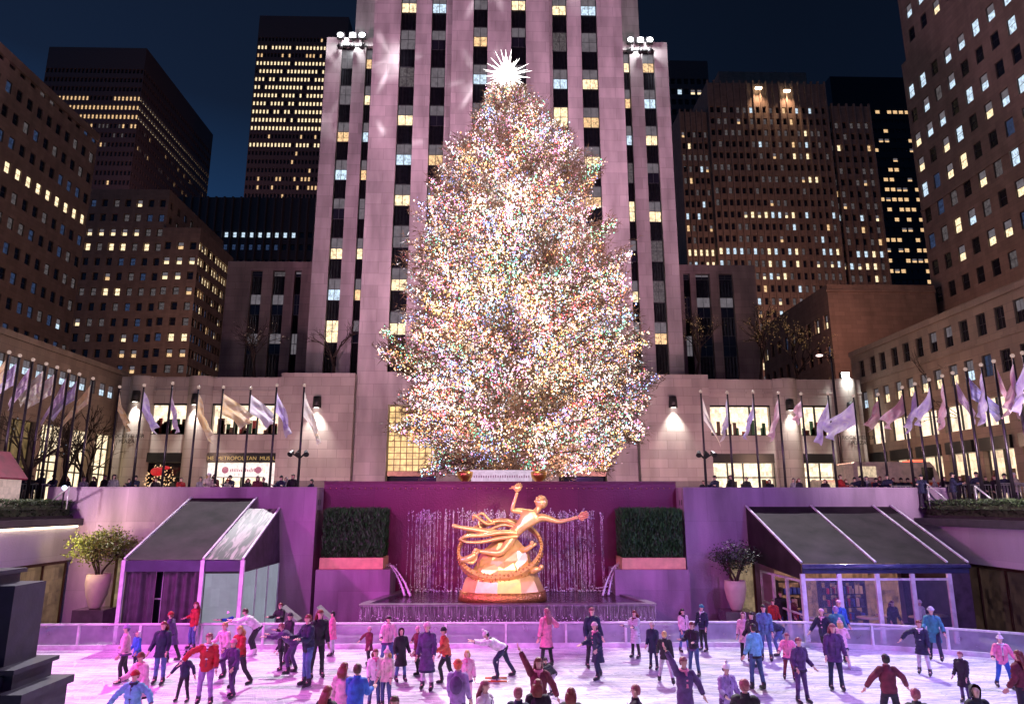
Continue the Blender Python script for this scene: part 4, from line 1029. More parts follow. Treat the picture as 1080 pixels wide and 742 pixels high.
for i, (px, Y, h, lb, nl, lc) in enumerate(((98, 46, 7.5, 'bare dark tree before the brightly lit shop glass at left', 0, (1,.7,.3)),
      (62, 42, 7, 'bare dark tree behind the left flags', 0, (1,.7,.3)), (28, 38, 7, 'bare tree nearest the left edge behind the flags', 20, (.6,.8,1)),
      (262, 60, 15, 'faint bare tree before the low left wing of the tower', 30, (1,.7,.5)), (345, 58.2, 13, 'faint bare tree at the foot of the left tower shoulder', 20, (1,.7,.5)),
      (738, 60, 16, 'bare tree with sparse lights before the low right wing of the tower', 120, (1,.6,.25)), (808, 62, 18, 'bare tree full of tiny amber lights above the right shop wing', 260, (1,.55,.2)),
      (848, 64, 17, 'bare tree with amber lights beside the blank stone block', 260, (1,.55,.2)), (1072, 47, 15, 'bare tree with amber lights at the right edge before the stone block', 80, (1,.5,.3)))):
    X_ = at(px, 500, Y).x; 
    bz = PZ if Y < 56 or px > 1000 else 10.0
    if bz > PZ: Yb = max(Y, 56.5)
    bare_tree((X_, Y, bz if bz == PZ else 15.3-0), h if bz == PZ else h*.55, lb, 50+i, nl, lc=lc, r0=.16)

# ================================================================== FLAGPOLES
M_pole = plain('dark_pole', (.05, .04, .055), .3, .7)
M_fin_l = glow('finial_glow', (1, .70, .6), .45, sampling='NONE')  # finials glow of themselves though they hold no lamp
def flagmat(name, c1, c2, c3=None):
    m, nt, b = _new(name); N = nt.nodes; L = nt.links
    v = _pos(nt, (1, 1, 1), True); n_ = N.new('ShaderNodeTexNoise'); n_.inputs['Scale'].default_value = 1.5; n_.inputs['Detail'].default_value = 3; n_.inputs['Distortion'].default_value = 1.5; L.new(v, n_.inputs['Vector'])
    r_ = N.new('ShaderNodeValToRGB'); L.new(n_.outputs['Fac'], r_.inputs[0]); e = r_.color_ramp.elements
    e[0].position = .38; e[0].color = (*c1, 1); e[1].position = .62; e[1].color = (*c2, 1)
    if c3: x = e.new(.5); x.color = (*c3, 1)
    L.new(r_.outputs[0], b.inputs['Base Color']); b.inputs['Roughness'].default_value = .6
    tr = N.new('ShaderNodeBsdfTranslucent'); L.new(r_.outputs[0], tr.inputs[0]); mx = N.new('ShaderNodeMixShader'); mx.inputs[0].default_value = .45
    L.new(b.outputs[0], mx.inputs[1]); L.new(tr.outputs[0], mx.inputs[2]); L.new(mx.outputs[0], N['Material Output'].inputs[0])
    return m
FM = dict(lav=flagmat('lavender_flag', (.62, .52, .9), (.88, .84, .98), (.75, .68, .95)), cream=flagmat('cream_flag', (.92, .85, .72), (.78, .68, .5), (.95, .92, .86)),
          gold=flagmat('gold_flag', (.85, .62, .32), (.92, .82, .62), (.85, .70, .45)), pink=flagmat('pink_flag', (.85, .5, .58), (.92, .76, .78), (.85, .6, .68)),
          white=flagmat('white_flag', (.95, .92, .95), (.75, .75, .92), (.9, .86, .92)), blue=flagmat('blue_flag', (.4, .4, .9), (.75, .72, .96), (.55, .54, .92)),
          purple=flagmat('purple_flag', (.66, .48, .74), (.86, .74, .86), (.76, .62, .8)))
CN = dict(lav='lavender', cream='cream', gold='gold', pink='pink', white='whitish', blue='blue', purple='pale purple')
def flagpole(top, bz, colr, dirx, droop, L_, hoist, label, seed, floods=False):
    rg = random.Random(seed); r = thing('flagpole', (top.x, top.y, bz), label, 'flagpole', 'flagpoles round the sunken court')
    m_ = MB(); m_.tube([(top.x, top.y, bz), (top.x, top.y, top.z-.1)], [.075, .045], 8); m_.build('pole', M_pole, r)
    m_ = MB(); m_.lathe([(.22, 0), (.22, .12), (.1, .2), (.09, .45), (.001, .45)], (top.x, top.y, bz), 10); m_.build('base', M_pole, r)
    m_ = MB(); m_.ball((top.x, top.y, top.z), .085, 0, 10, 6); m_.build('finial', M_fin_l, r)
    nu, nv = 16, 12; vs = []; a = R(droop); ph = rg.random()*6; dy = rg.uniform(-.5, .2)
    h0 = Vector((top.x+.06*dirx, top.y-.05, top.z-.35))
    for i in range(nu+1):
        u = i/nu
        for j in range(nv+1):
            v = j/nv
            ang = a*(1-.25*v) 
            out = L_*u*math.cos(ang); dn = L_*u*math.sin(ang)
            fold = .13*math.sin(ph+9*v+4*u)*u**.6+.06*math.sin(ph*2+17*v-5*u)*u**.5
            x = h0.x+dirx*(out*(1-.35*v*u)+fold*.5); y = h0.y+dy*out+fold*1.2; z = h0.z-hoist*v*(1-.12*u)-dn+.06*math.sin(ph+6*u)*u
            vs.append((x, y, z))
    fs = [(i*(nv+1)+j, (i+1)*(nv+1)+j, (i+1)*(nv+1)+j+1, i*(nv+1)+j+1) for i in range(nu) for j in range(nv)]
    m_ = MB(); m_.add(vs, fs, 0, True); m_.build('flag', FM[colr], r)
    if floods:
        for k, (dx, rz) in enumerate(((-.32, .5), (0, 0), (.34, -.5))):
            m_ = MB(); c = Vector((top.x+dx, top.y-.25, at(316, 478, top.y).z)); m_.tube([c+Vector((.0, .12, .1)), c+Vector((dx*.25, -.12, -.08))], [.09, .15], 8, smooth=False); m_.bar(c, (top.x, top.y, c.z-.25), .06, .06); m_.build('floodlight', M_fix, r)
    return r
# front rows, on the plaza just behind the court
for i, (px, py, c, dx, dr, L_, ho) in enumerate(((152, 406, 'lav', 1, 62, 1.9, 1.0), (182, 404, 'purple', 1, 80, 1.7, 1.0), (209.6, 408, 'gold', 1, 68, 2.0, 1.2), (235.7, 408, 'gold', 1, 34, 2.1, 1.1), (264.6, 409, 'white', 1, 40, 1.7, 1.0), (292, 406, 'lav', 1, 66, 1.9, 1.1), (321, 406, 'cream', 1, 70, 2.1, 1.3))):
    place = ('first', 'second', 'third', 'fourth', 'fifth', 'sixth', 'seventh')[i]
    flagpole(at(px, py, 36), PZ, c, dx, dr, L_, ho, '%s flag, %s from left, before the left shop windows' % (CN[c], place), 100+i, floods=(i == 6))
for i, (px, py, c, dx, dr, L_, ho) in enumerate(((739, 412.6, 'cream', 1, 76, 1.9, 1.2), (767, 413.6, 'white', -1, 84, 1.5, 1.1), (794, 413, 'lav', -1, 78, 1.6, 1.0), (820.6, 414, 'pink', -1, 70, 1.8, 1.0), (844.7, 415, 'pink', -1, 55, .8, .9), (873, 414.5, 'lav', -1, 64, 2.1, 1.0), (900, 417, 'lav', -1, 34, 2.4, 1.2))):
    place = ('first', 'second', 'third', 'fourth', 'fifth', 'sixth', 'seventh')[i]
    flagpole(at(px, py, 36), PZ, c, dx, dr, L_, ho, '%s flag, %s from left, before the right shop windows' % (CN[c], place), 120+i, floods=(i == 0))
# side rows, running towards the camera
LS = [(9.6, 'gold', -1, 65, 1.3), (21, 'lav', -1, 58, 1.9), (35, 'purple', -1, 66, 1.5), (49, 'cream', -1, 42, 1.5), (60.5, 'cream', -1, 45, 1.6), (73, 'purple', -1, 66, 2.2), (84, 'lav', -1, 55, 1.8), (98.5, 'gold', -1, 64, 2.0), (126.6, 'gold', 1, 70, 1.7)]
for i, (px, c, dx, dr, L_) in enumerate(LS):
    p = atx(px, 372+(px-9.6)*.28, -21); p.z = 11.5
    flagpole(p, PZ, c, dx, dr, L_, 1.0, '%s flag in the left side row, number %d from the left edge' % (CN[c], i+1), 140+i)
RS = [(926, 'pink', -1, 50, 1.5), (951.5, 'pink', -1, 46, 1.8), (965, 'lav', -1, 72, 1.6), (980, 'lav', -1, 55, 1.7), (994, 'pink', -1, 80, 1.6), (1005, 'purple', 1, 62, 1.6), (1018.5, 'blue', 1, 52, 1.9), (1035, 'lav', -1, 80, 1.8), (1048.5, 'pink', 1, 76, 1.6), (1068.5, 'pink', -1, 74, 1.7), (1079, 'lav', -1, 76, 1.5)]
for i, (px, c, dx, dr, L_) in enumerate(RS):
    p = atx(px, 415-(px-926)*.25, 21); p.z = 11.0
    flagpole(p, PZ, c, dx, dr, L_, 1.0, '%s flag in the right side row, number %d from the shop corner' % (CN[c], i+1), 160+i)
# ================================================================== TENTS
M_tent = plain('black_tent_fabric', (.026, .018, .022), .75, var=.5, nscale=1.2, bump=.5, spec=.2)
m, nt, b = _new('wrinkled_clear_sheet'); N = nt.nodes; L = nt.links
v = _pos(nt, (5, .7, .7)); n_ = N.new('ShaderNodeTexNoise'); n_.inputs['Scale'].default_value = 1.3; n_.inputs['Detail'].default_value = 5; n_.inputs['Distortion'].default_value = .8; L.new(v, n_.inputs['Vector'])
r_ = N.new('ShaderNodeValToRGB'); L.new(n_.outputs['Fac'], r_.inputs[0]); r_.color_ramp.elements[0].position = .47; r_.color_ramp.elements[0].color = (.02, .018, .02, 1); r_.color_ramp.elements[1].position = .6; r_.color_ramp.elements[1].color = (.26, .24, .22, 1)
L.new(r_.outputs[0], b.inputs['Base Color']); b.inputs['Roughness'].default_value = .5; b.inputs['Specular IOR Level'].default_value = .3
bp = N.new('ShaderNodeBump'); bp.inputs['Strength'].default_value = .8; L.new(n_.outputs['Fac'], bp.inputs['Height']); L.new(bp.outputs[0], b.inputs['Normal'])
M_wrink = m
M_tpost = plain('tent_post', (.72, .70, .76), .4)
M_fascia = plain('tent_fascia', (.05, .04, .09), .4)
M_panel = glow('milky_door_panel', (.50, .55, .68), .42, .12, .8)
M_curt = plain('dark_curtain', (.05, .03, .055), .6, var=.5, nscale=3)
YE, YR = 27.35, 31.9
t1 = thing('marquee_tent', (-13.3, 27.5, 0), 'small black roofed tent at left with dark curtains and a pale door', 'tent')
def E1(px, py=590): return at(px, py, YE)
def Rg(px, py): return at(px, py, YR)
def roof(t, a, b_, c, d, mat, name='roof', th=.05, sag=0):
    """a,b eave left/right, c,d ridge right/left; built as a slightly sagging sheet"""
    mb = MB(); nu, nv = 10, 8; vs = []
    for j in range(nv+1):
        for i in range(nu+1):
            u, v_ = i/nu, j/nv; p = a.lerp(b_, u).lerp(d.lerp(c, u), v_); p.z -= sag*math.sin(math.pi*u)*math.sin(math.pi*v_); vs.append(p)
    mb.add(vs, [(j*(nu+1)+i, j*(nu+1)+i+1, (j+1)*(nu+1)+i+1, (j+1)*(nu+1)+i) for j in range(nv) for i in range(nu)], 0, True)
    return mb.build(name, mat, t)
a, b_, c, d = E1(131.4), E1(214.5), Rg(270.6, 525), Rg(202, 525)
a.z = b_.z = (a.z+b_.z)/2
roof(t1, a, b_, c, d, M_tent, sag=.08)
a2, b2 = b_.copy(), E1(256.4); b2.z = b_.z; c2, d2 = Rg(294.6, 538), b_.lerp(c, .80); c2.z = d2.z
roof(t1, a2+Vector((.03,0,.01)), b2, c2, d2+Vector((.03,0,.01)), M_wrink, sag=.03)
for p, q in ((a, d), (b_, c), (b2, c2)):
    m_ = MB(); m_.bar(p+Vector((0,0,.04)), q+Vector((0,0,.04)), .07, .07); m_.build('roof_rib', M_tpost, t1)
m_ = MB(); m_.box(a.x, b_.x, YE-.02, YE+.03, a.z-.42, a.z-.02); m_.box(b_.x+.003, b2.x, YE-.02, YE+.03, a.z-.42, a.z-.02); m_.build('fascia', M_fascia, t1)
m_ = MB(); n = 60; vs = []
for i in range(n+1):
    u = i/n; x = a.x+.05+(b_.x-a.x-.15)*u; y = YE+.12+.06*math.sin(u*52)+.04*math.sin(u*23+1)
    vs += [(x, y, .03), (x, y, a.z-.4)]
m_.add(vs, [(2*i, 2*i+2, 2*i+3, 2*i+1) for i in range(n) if not 24 <= i <= 29], 0, True); m_.build('curtain', M_curt, t1)
m_ = MB(); xx = a.x+(b_.x-a.x)*.45; m_.box(xx-.3, xx+.35, YE+.5, YE+.55, 0, 2.6, 0); m_.box(xx-.02, xx+.02, YE+.42, YE+.47, .1, 2.6, 1); m_.box(xx-.25, xx+.3, YE+.42, YE+.46, 1.6, 1.65, 1); m_.build('tent_opening', [M_gd, M_tpost], t1)
for p in (a, b_, b2):
    m_ = MB(); m_.box(p.x-.07, p.x+.07, YE-.06, YE+.07, 0, p.z-.01); m_.build('tent_post', M_tpost, t1)
m_ = MB(); m_.box(b_.x+.12, b2.x-.12, YE+.03, YE+.06, .05, a.z-.5); m_.build('door_panel', M_panel, t1)
# receding right side: fabric gable over pale panels
yb = 30.6; zs = a.z-.45
m_ = MB(); m_.add([(b2.x+.02, YE, zs), (b2.x+.02, YR, zs), (c2.x, YR, c2.z-.03), (b2.x+.02, YE, a.z-.03)], [(0, 1, 2, 3)]); m_.build('side_gable', M_curt, t1)
for k in range(3):
    y0_ = YE+.1+(YR-YE-.2)*k/3; y1_ = YE+.1+(YR-YE-.2)*(k+1)/3
    m_ = MB(); m_.quad((b2.x+.02, y0_+.05, .05), (b2.x+.02, y1_-.05, .05), (b2.x+.02, y1_-.05, zs-.02), (b2.x+.02, y0_+.05, zs-.02)); m_.build('side_panel', M_panel, t1)
    m_ = MB(); m_.box(b2.x-.03, b2.x+.05, y1_-.045, y1_+.045, .03, zs-.02); m_.build('side_post', M_tpost, t1)
# right tent
t2 = thing('marquee_tent', (15, 27.5, 0), 'wide black roofed tent at right with white ribs and glazed front', 'tent')
pe = [at(845.3, 594, YE), at(923.3, 593, YE), at(998.8, 592, YE), at(1020.6, 592, YE)]
ze = pe[0].z
for p in pe: p.z = ze
pr = [at(786.5, 533, YR), at(855.4, 534, YR), at(921, 535, YR), at(940, 535.5, YR)]; zr = pr[1].z
for p in pr: p.z = zr
for i in range(3): roof(t2, pe[i], pe[i+1], pr[i+1], pr[i], M_tent, sag=.07)
for i in range(4): m_ = MB(); m_.bar(pe[i]+Vector((0,0,.05)), pr[i]+Vector((0,0,.05)), .075, .06); m_.build('roof_rib', M_tpost, t2)
m_ = MB(); m_.box(pe[0].x, pe[3].x, YE-.03, YE+.03, ze-.36, ze-.02); m_.build('fascia', plain('blue_black_fascia', (.03, .035, .09), .3), t2)
m_ = MB(); m_.tube([(pe[0].x, YE-.06, ze-.1), (pe[3].x, YE-.06, ze-.1)], .09, 8); m_.build('gutter', plain('gutter_blue', (.06, .07, .18), .25), t2)
xp = [pe[0].x, at(884, 600, YE).x, pe[1].x, at(961, 600, YE).x, pe[2].x]
for x in xp: m_ = MB(); m_.box(x-.08, x+.08, YE-.05, YE+.06, 0, ze-.37); m_.build('tent_post', M_tpost, t2)
m_ = MB(); m_.box(xp[0], xp[-1], YE-.03, YE+.03, ze-.62, ze-.54); m_.box(xp[0], xp[-1], YE-.03, YE+.03, .5, .58); m_.build('glazing_rail', M_tpost, t2)
m, nt, b = _new('tent_clear_glazing'); b.inputs['Base Color'].default_value = (.25, .3, .5, 1); b.inputs['Roughness'].default_value = .05; b.inputs['Alpha'].default_value = .22; M_tg = m
for i in range(4): m_ = MB(); m_.quad((xp[i]+.09, YE+.005, .59), (xp[i+1]-.09, YE+.005, .59), (xp[i+1]-.09, YE+.005, ze-.63), (xp[i]+.09, YE+.005, ze-.63)); m_.build('clear_glazing', M_tg, t2)
m_ = MB(); m_.box(pe[2].x+.09, pe[3].x, YE-.01, YE+.02, .05, ze-.37); m_.build('end_curtain', M_curt, t2)
m_ = MB(); m_.add([(pe[3].x, YE, .05), (pe[3].x, YE, ze-.05), (pr[3].x, YR, zr-.05), (pe[3].x, YR, .05)], [(0, 1, 2, 3)]); m_.build('side_wall', M_curt, t2)
# left side: fabric gable on top, glazed door below
m_ = MB(); m_.add([(pe[0].x-.02, YE, ze-.6), (pe[0].x-.02, YE, ze-.03), (pr[0].x, YR, zr-.03), (pr[0].x, YR, ze-.2)], [(0, 1, 2, 3)]); m_.build('side_gable', M_tent, t2)
for k, y0_ in enumerate((YE+.1, YE+1.5, YE+2.9)):
    m_ = MB(); 
    m_.bar((pe[0].x-.03, y0_, 0), (pe[0].x-.03, y0_, ze-.6), .08, .08); m_.bar((pe[0].x-.03, y0_+1.3, 0), (pe[0].x-.03, y0_+1.3, ze-.6), .08, .08)
    m_.bar((pe[0].x-.03, y0_, ze-.65), (pe[0].x-.03, y0_+1.3, ze-.65), .08, .08); m_.bar((pe[0].x-.03, y0_, 1.0), (pe[0].x-.03, y0_+1.3, 1.0), .06, .06)
    m_.build('side_door_frame', M_tpost, t2)
# inside: back wall with warm shelves, counters, chairs and tables
m_ = MB(); m_.quad((pe[0].x+.3, 30.9, .03), (pe[2].x, 30.9, .03), (pe[2].x, 30.9, 2.6), (pe[0].x+.3, 30.9, 2.6)); m_.build('inner_back_wall', glow('tent_interior_warm', (.75, .34, .22), .32, .9, 2.2, 'NONE'), t2)
rg = random.Random(61)
for k in range(6):
    x = xp[0]+.9+k*1.05; tb = thing('cafe_table', (x, 28.6+.5*(k % 2), 0), 'small round table inside the right tent, number %d from its gate' % (k+1), 'table', 'tables in the right tent')
    m_ = MB(); m_.lathe([(.42, .72), (.42, .76), (.001, .76)], tb.location, 12); m_.build('table_top', plain('table_cream', (.6, .5, .4), .4), tb)
    m_ = MB(); m_.lathe([(.2, 0), (.2, .03), (.03, .06), (.03, .72)], tb.location, 8); m_.build('table_leg', M_fix, tb)
for k in range(14):
    x = xp[0]+.5+rg.random()*(xp[-1]-xp[0]-1); ch = thing('shelf_rack', (x, 30.3, 0), 'dark rental shelf rack with red and blue skate boxes inside the right tent', 'rack', 'racks in the right tent') if k < 4 else None
    if ch:
        m_ = MB()
        for z in (.4, .9, 1.4, 1.9): m_.box(x-.5, x+.5, 30.1, 30.5, z, z+.04)
        m_.box(x-.54, x-.5, 30.1, 30.5, 0, 2); m_.box(x+.5, x+.54, 30.1, 30.5, 0, 2); m_.build('rack_frame', M_fix, ch)
        m_ = MB()
        for z in (.44, .94, 1.44):
            for q in range(5): m_.box(x-.47+q*.19, x-.33+q*.19, 30.12, 30.4, z+.002, z+.2+rg.random()*.15, rg.randint(0, 3))
        m_.build('goods', [plain('goods_red2', (.5, .03, .05)), plain('goods_blue2', (.05, .1, .5)), plain('goods_cream2', (.6, .5, .4)), plain('goods_dark2', (.04, .03, .03))], ch)['kind'] = 'stuff'
lamp('POINT', (xp[0]+1.6, 29.3, 2.3), None, 30, (1, .6, .4), .15, name='tent_lamp'); lamp('POINT', (xp[3], 29.3, 2.3), None, 34, (1, .55, .35), .15, name='tent_lamp')
# doorways in the flank walls beside each tent
for px0, px1, py0, s, lb in ((124, 137, 588, -1, 'narrow bronze framed doorway in the granite wall left of the small tent'), (769, 794, 592, 1, 'bright cream doorway in the granite wall left of the wide tent')):
    p0, p1 = at(px0, py0, 31.97), at(px1, py0, 31.97); dr = thing('wall_doorway', ((p0.x+p1.x)/2, 31.97, 0), lb, 'doorway')
    m_ = MB(); m_.quad((p0.x, 31.985, .02), (p1.x, 31.985, .02), (p1.x, 31.985, p0.z), (p0.x, 31.985, p0.z)); m_.build('lit_opening', glow('doorway_cream', (1, .72, .42), .75 if s > 0 else .22, .6, 2.5, 'NONE'), dr)
    m_ = MB()
    for x_ in ([p0.x, p1.x, (p0.x+p1.x)/2] if s < 0 else [p0.x, p1.x]): m_.box(x_-.045, x_+.045, 31.9, 31.98, 0, p0.z)
    m_.box(p0.x, p1.x, 31.9, 31.979, p0.z, p0.z+.1); m_.build('door_frame', plain('bronze_frame', (.09, .05, .03), .35, .7), dr)

# ================================================================== POTTED TREES
M_pot = plain('cream_pot', (.62, .50, .40), .6, var=.12)
M_leafy = plain('laurel_leaf', (.17, .21, .03), .5, var=.6, nscale=4)
def potted(px, py_base, Y, label, w_, h_, seed, dense, wide, st=.32, leaf=None):
    p = at(px, py_base, Y); t = thing('potted_tree', (p.x, Y, 0), label, 'potted tree'); rg = random.Random(seed)
    zb = max(p.z, .05)
    m_ = MB(); m_.box(p.x-.62, p.x+.62, Y-.5, Y+.6, 0, zb-.005); m_.build('plinth', M_wet, t)
    m_ = MB(); m_.lathe([(w_*.42, 0), (w_*.5, .05), (w_*.85, h_*.4), (w_*1.0, h_*.72), (w_*.95, h_), (w_*.85, h_), (w_*.8, h_-.1), (.001, h_-.1)], (p.x, Y, zb), 20); m_.build('pot', M_pot, t)
    m_ = MB(); tips = []
    for k in range(5):
        a = rg.random()*6.28; q = [Vector((p.x+.08*math.cos(a), Y+.08*math.sin(a), zb+h_-.15))]
        d = Vector((math.cos(a)*.25, math.sin(a)*.2, 1)).normalized()
        for j in range(5): q.append(q[-1]+d*st); d = (d+Vector((rg.gauss(0,.2)+.15*math.cos(a), rg.gauss(0,.15), 0))).normalized()
        m_.tube(q, [.05, .02], 5); tips += q[3:]
        for j in range(7):
            e = q[rg.randint(3, 5)]; f = e+Vector((rg.uniform(-1, 1)*wide, rg.uniform(-.6, .6), rg.uniform(.1, .7))); m_.tube([e, e.lerp(f, .5)+Vector((0,0,.08)), f], [.02, .008], 3); tips += [f, f, e.lerp(f, .6)]
    m_.build('trunk', M_bark, t)
    m_ = MB()
    for k in range(int(5200*dense)):
        c = rg.choice(tips)+Vector((rg.gauss(0, .2), rg.gauss(0, .18), rg.gauss(0, .12))); d = Vector((rg.gauss(0,1), rg.gauss(0,1), rg.gauss(-.1,.6))).normalized()*rg.uniform(.07, .13); s_ = d.orthogonal().normalized()*.03; s_.rotate(Matrix.Rotation(rg.random()*6, 3, d))
        m_.add([c, c+d*.5+s_, c+d, c+d*.5-s_], [(0, 1, 2, 3)])
    m_.build('crown', leaf or M_leafy, t)
    return t
potted(100, 641, 30.3, 'spreading green tree in a tall cream pot at the left corner of the court', .47, 1.35, 5, 1.0, 1.15, .27)
potted(777, 643, 30.6, 'darker small tree in a pinkish pot beside the doorway left of the wide tent', .45, 1.2, 6, .35, .22, .22, plain('dusky_leaf', (.03, .05, .02), .6, var=.5))
lamp('SPOT', (-18.2, 29.5, 4.0), (-15.2, 32, 4.3), 300, (1, .74, .48), .3, 120, 1, 'strip_glow')
lamp('SPOT', (-17.8, 28.2, 4.0), (-16.9, 30.6, 3.3), 420, (1, .80, .45), .1, 100, .9, 'corner_uplight')
# low dark objects along the terrace left of the fountain: sloping covers and bins
for px0, px1, lb in ((292, 316, 'low grey sloping cover beside the pale side of the small tent'), (330, 352, 'dark low equipment box beside the fountain steps at left')):
    a, c = at(px0, 655, 28.2), at(px1, 655, 28.2); bx = thing('equipment_box', ((a.x+c.x)/2, 28.2, 0), lb, 'box'); m_ = MB()
    m_.add([(a.x,28,0),(c.x,28,0),(c.x,29,0),(a.x,29,0),(a.x+.1,28.2,1.25),(c.x-.1,28.2,.75),(c.x-.1,28.9,.75),(a.x+.1,28.9,1.25)], [(0,1,5,4),(1,2,6,5),(2,3,7,6),(3,0,4,7),(4,5,6,7)]); m_.build('box_body', plain('grey_cover', (.2, .18, .2), .6), bx)
    m_ = MB(); m_.box(a.x+.2, c.x-.2, 27.95, 27.99, .3, .34); m_.build('handle', M_fix, bx)

# ================================================================== DARK STEPPED PIER, NEAR LEFT
pr_ = thing('stepped_pier', (-7.6, 9.0, -1), 'dark purple stepped stone pier in the near left corner', 'stone pier', rz=R(0))
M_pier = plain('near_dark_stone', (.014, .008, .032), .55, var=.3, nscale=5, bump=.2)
def pier(z0, z1, xr, yf, nm, dep, gro=0, cap=0):
    m_ = MB(); x0 = -12.5; ya = yf+dep
    m_.box(x0, xr, yf, ya, z0, z1-cap)
    if cap: m_.box(x0, xr+.05, yf-.07, ya+.05, z1-cap, z1)
    if gro:
        k = xr-.12
        while k > x0: m_.box(k-.022, k+.022, yf-.03, yf-.002, z0+.03, z1-cap-.03); k -= .36
    return m_.build(nm, M_pier, pr_)
e1, e2, e3 = at(49, 612, 9.6), at(59, 690, 9.7), at(74, 712, 9.6)
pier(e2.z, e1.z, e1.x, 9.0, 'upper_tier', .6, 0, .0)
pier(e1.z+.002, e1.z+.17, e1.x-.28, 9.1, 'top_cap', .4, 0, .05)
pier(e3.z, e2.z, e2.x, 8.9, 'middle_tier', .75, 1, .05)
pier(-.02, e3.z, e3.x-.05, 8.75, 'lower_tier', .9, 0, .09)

# ================================================================== STREET THINGS
hut = thing('market_hut', (-20.5, 25.5, PZ), 'small pink roofed wooden hut with a pale lit front at the left edge', 'hut')
hp = atx(2, 500, -20.6)
y_ = 27.6; x_ = at(-30, 500, y_).x; wd_ = .75; zb_ = PZ; 
m_ = MB(); m_.box(x_-wd_, x_+wd_, y_, y_+1.8, zb_, zb_+1.35); m_.add([(x_-wd_,y_,zb_+1.35),(x_+wd_,y_,zb_+1.35),(x_,y_,zb_+2.2),(x_-wd_,y_+1.8,zb_+1.35),(x_+wd_,y_+1.8,zb_+1.35),(x_,y_+1.8,zb_+2.2)], [(0,1,2),(5,4,3)]); m_.build('hut_front', glow('hut_white', (1, .7, .65), .45, .3, 2, 'NONE'), hut)
m_ = MB(); m_.bar((x_-wd_-.15,y_+.9,zb_+1.2),(x_,y_+.9,zb_+2.3), 2.0, .09); m_.bar((x_+wd_+.15,y_+.9,zb_+1.2),(x_,y_+.9,zb_+2.3), 2.0, .09); m_.build('hut_roof', plain('hut_pink', (.25, .02, .06), .6), hut)
m_ = MB()
for q in (-wd_, 0, wd_): m_.box(x_+q-.05, x_+q+.05, y_-.05, y_-.003, zb_, zb_+1.3)
m_.box(x_-wd_, x_+wd_, y_-.06, y_-.004, zb_+1.28, zb_+1.38); m_.build('hut_frame', plain('hut_pink', (.25, .02, .06), .6), hut)
# tall street lamp at right, blue white lamp at left
p = at(877, 382, 52); sl_ = thing('street_lamp', (p.x, 52, PZ), 'tall street lamp with bent arm rising behind the right shop wing', 'street lamp')
m_ = MB(); m_.tube([(p.x, 52, PZ), (p.x, 52, p.z+.5)], [.14, .08], 8); m_.build('pole', M_pole, sl_)
m_ = MB(); m_.tube([(p.x, 52, p.z+.4), (p.x-.4, 51.9, p.z+.65), (p.x-.9, 51.8, p.z+.6)], .05, 6); m_.build('arm', M_pole, sl_)
m_ = MB(); m_.ball((p.x-1.0, 51.8, p.z+.5), .2, 0, 10, 6, 1.4, 1, .5); m_.build('lamp_head', glow('street_lamp_pink', (1, .7, .65), 2.5, sampling='NONE'), sl_)
p = at(891, 398, 55.6); fl = thing('corner_floodlight', (p.x, 55.6, 15.2), 'bright white floodlight on the roof corner of the right shop wing', 'floodlight')
m_ = MB(); m_.box(p.x-.35, p.x+.35, 55.5, 55.8, 15.25, 15.75); m_.build('housing', M_fix, fl)
m_ = MB(); m_.box(p.x-.3, p.x+.3, 55.4, 55.49, 15.3, 15.72); m_.build('lens', glow('flood_lens', (.95, 1, .97), 12, sampling='NONE'), fl)
lamp('SPOT', (p.x, 54.9, 15.3), (p.x+.2, 56.2, 12.5), 500, (.95, 1, .95), .2, 130, 1, 'corner_flood_light')
p = at(68, 514, 31); sl2 = thing('street_lamp', (p.x, 31, PZ), 'short post with a bluish white lamp behind the left side hedge', 'street lamp')
m_ = MB(); m_.tube([(p.x, 31, PZ), (p.x, 31, p.z)], .04, 6); m_.build('pole', M_pole, sl2); m_ = MB(); m_.ball(p, .10, 0, 10, 6); m_.build('lamp_head', glow('blue_lamp', (.6, .75, 1), 4, sampling='NONE'), sl2)
# crowd barriers on the plaza
def barrier(x0, y0, x1, y1, label, h=1.1):
    t = thing('crowd_barrier', (x0, y0, PZ), label, 'barrier', 'steel crowd barriers on the plaza'); m_ = MB(); a = Vector((x0, y0, PZ+.15)); c = Vector((x1, y1, PZ+.15)); up = Vector((0, 0, h-.15))
    m_.tube([a, a+up, c+up, c, a], .028, 5, smooth=False); m_.build('frame', M_steel_l, t); m_ = MB()
    n = int((c-a).length/.14)
    for k in range(1, n): q = a.lerp(c, k/n); m_.tube([q, q+up], .012, 4)
    m_.build('bars', M_steel_l, t); m_ = MB()
    for q in (a, c): m_.box(q.x-.04, q.x+.04, q.y-.3, q.y+.3, PZ+.005, PZ+.05); m_.bar(q-Vector((0,0,.1)), q, .04, .04)
    m_.build('foot', M_steel_l, t)
for k in range(9): barrier(20.0+k*.2*0+ (0), 36-k*0, 0, 0, '') if False else None
for k, (a, c) in enumerate((((19.9, 35), (22.1, 35)), ((22.3, 34.9), (24.4, 34.8)), ((21.4, 33), (23.5, 32.9)), ((23.7, 32.9), (25.9, 32.8)), ((22.2, 30.5), (24.3, 30.4)), ((24.6, 30.4), (26.7, 30.3)), ((22.6, 28), (24.7, 28)))):
    barrier(*a, *c, 'steel crowd barrier among the right side flagpoles, %s counted from the shops' % ('first', 'second', 'third', 'fourth', 'fifth', 'sixth', 'seventh')[k])
for k, (a, c) in enumerate((((-22.8, 33), (-20.6, 33)), ((-25.1, 33), (-22.9, 33)))):
    barrier(*a, *c, 'steel crowd barrier behind the left side hedge, %s from the court corner' % ('first', 'second')[k])
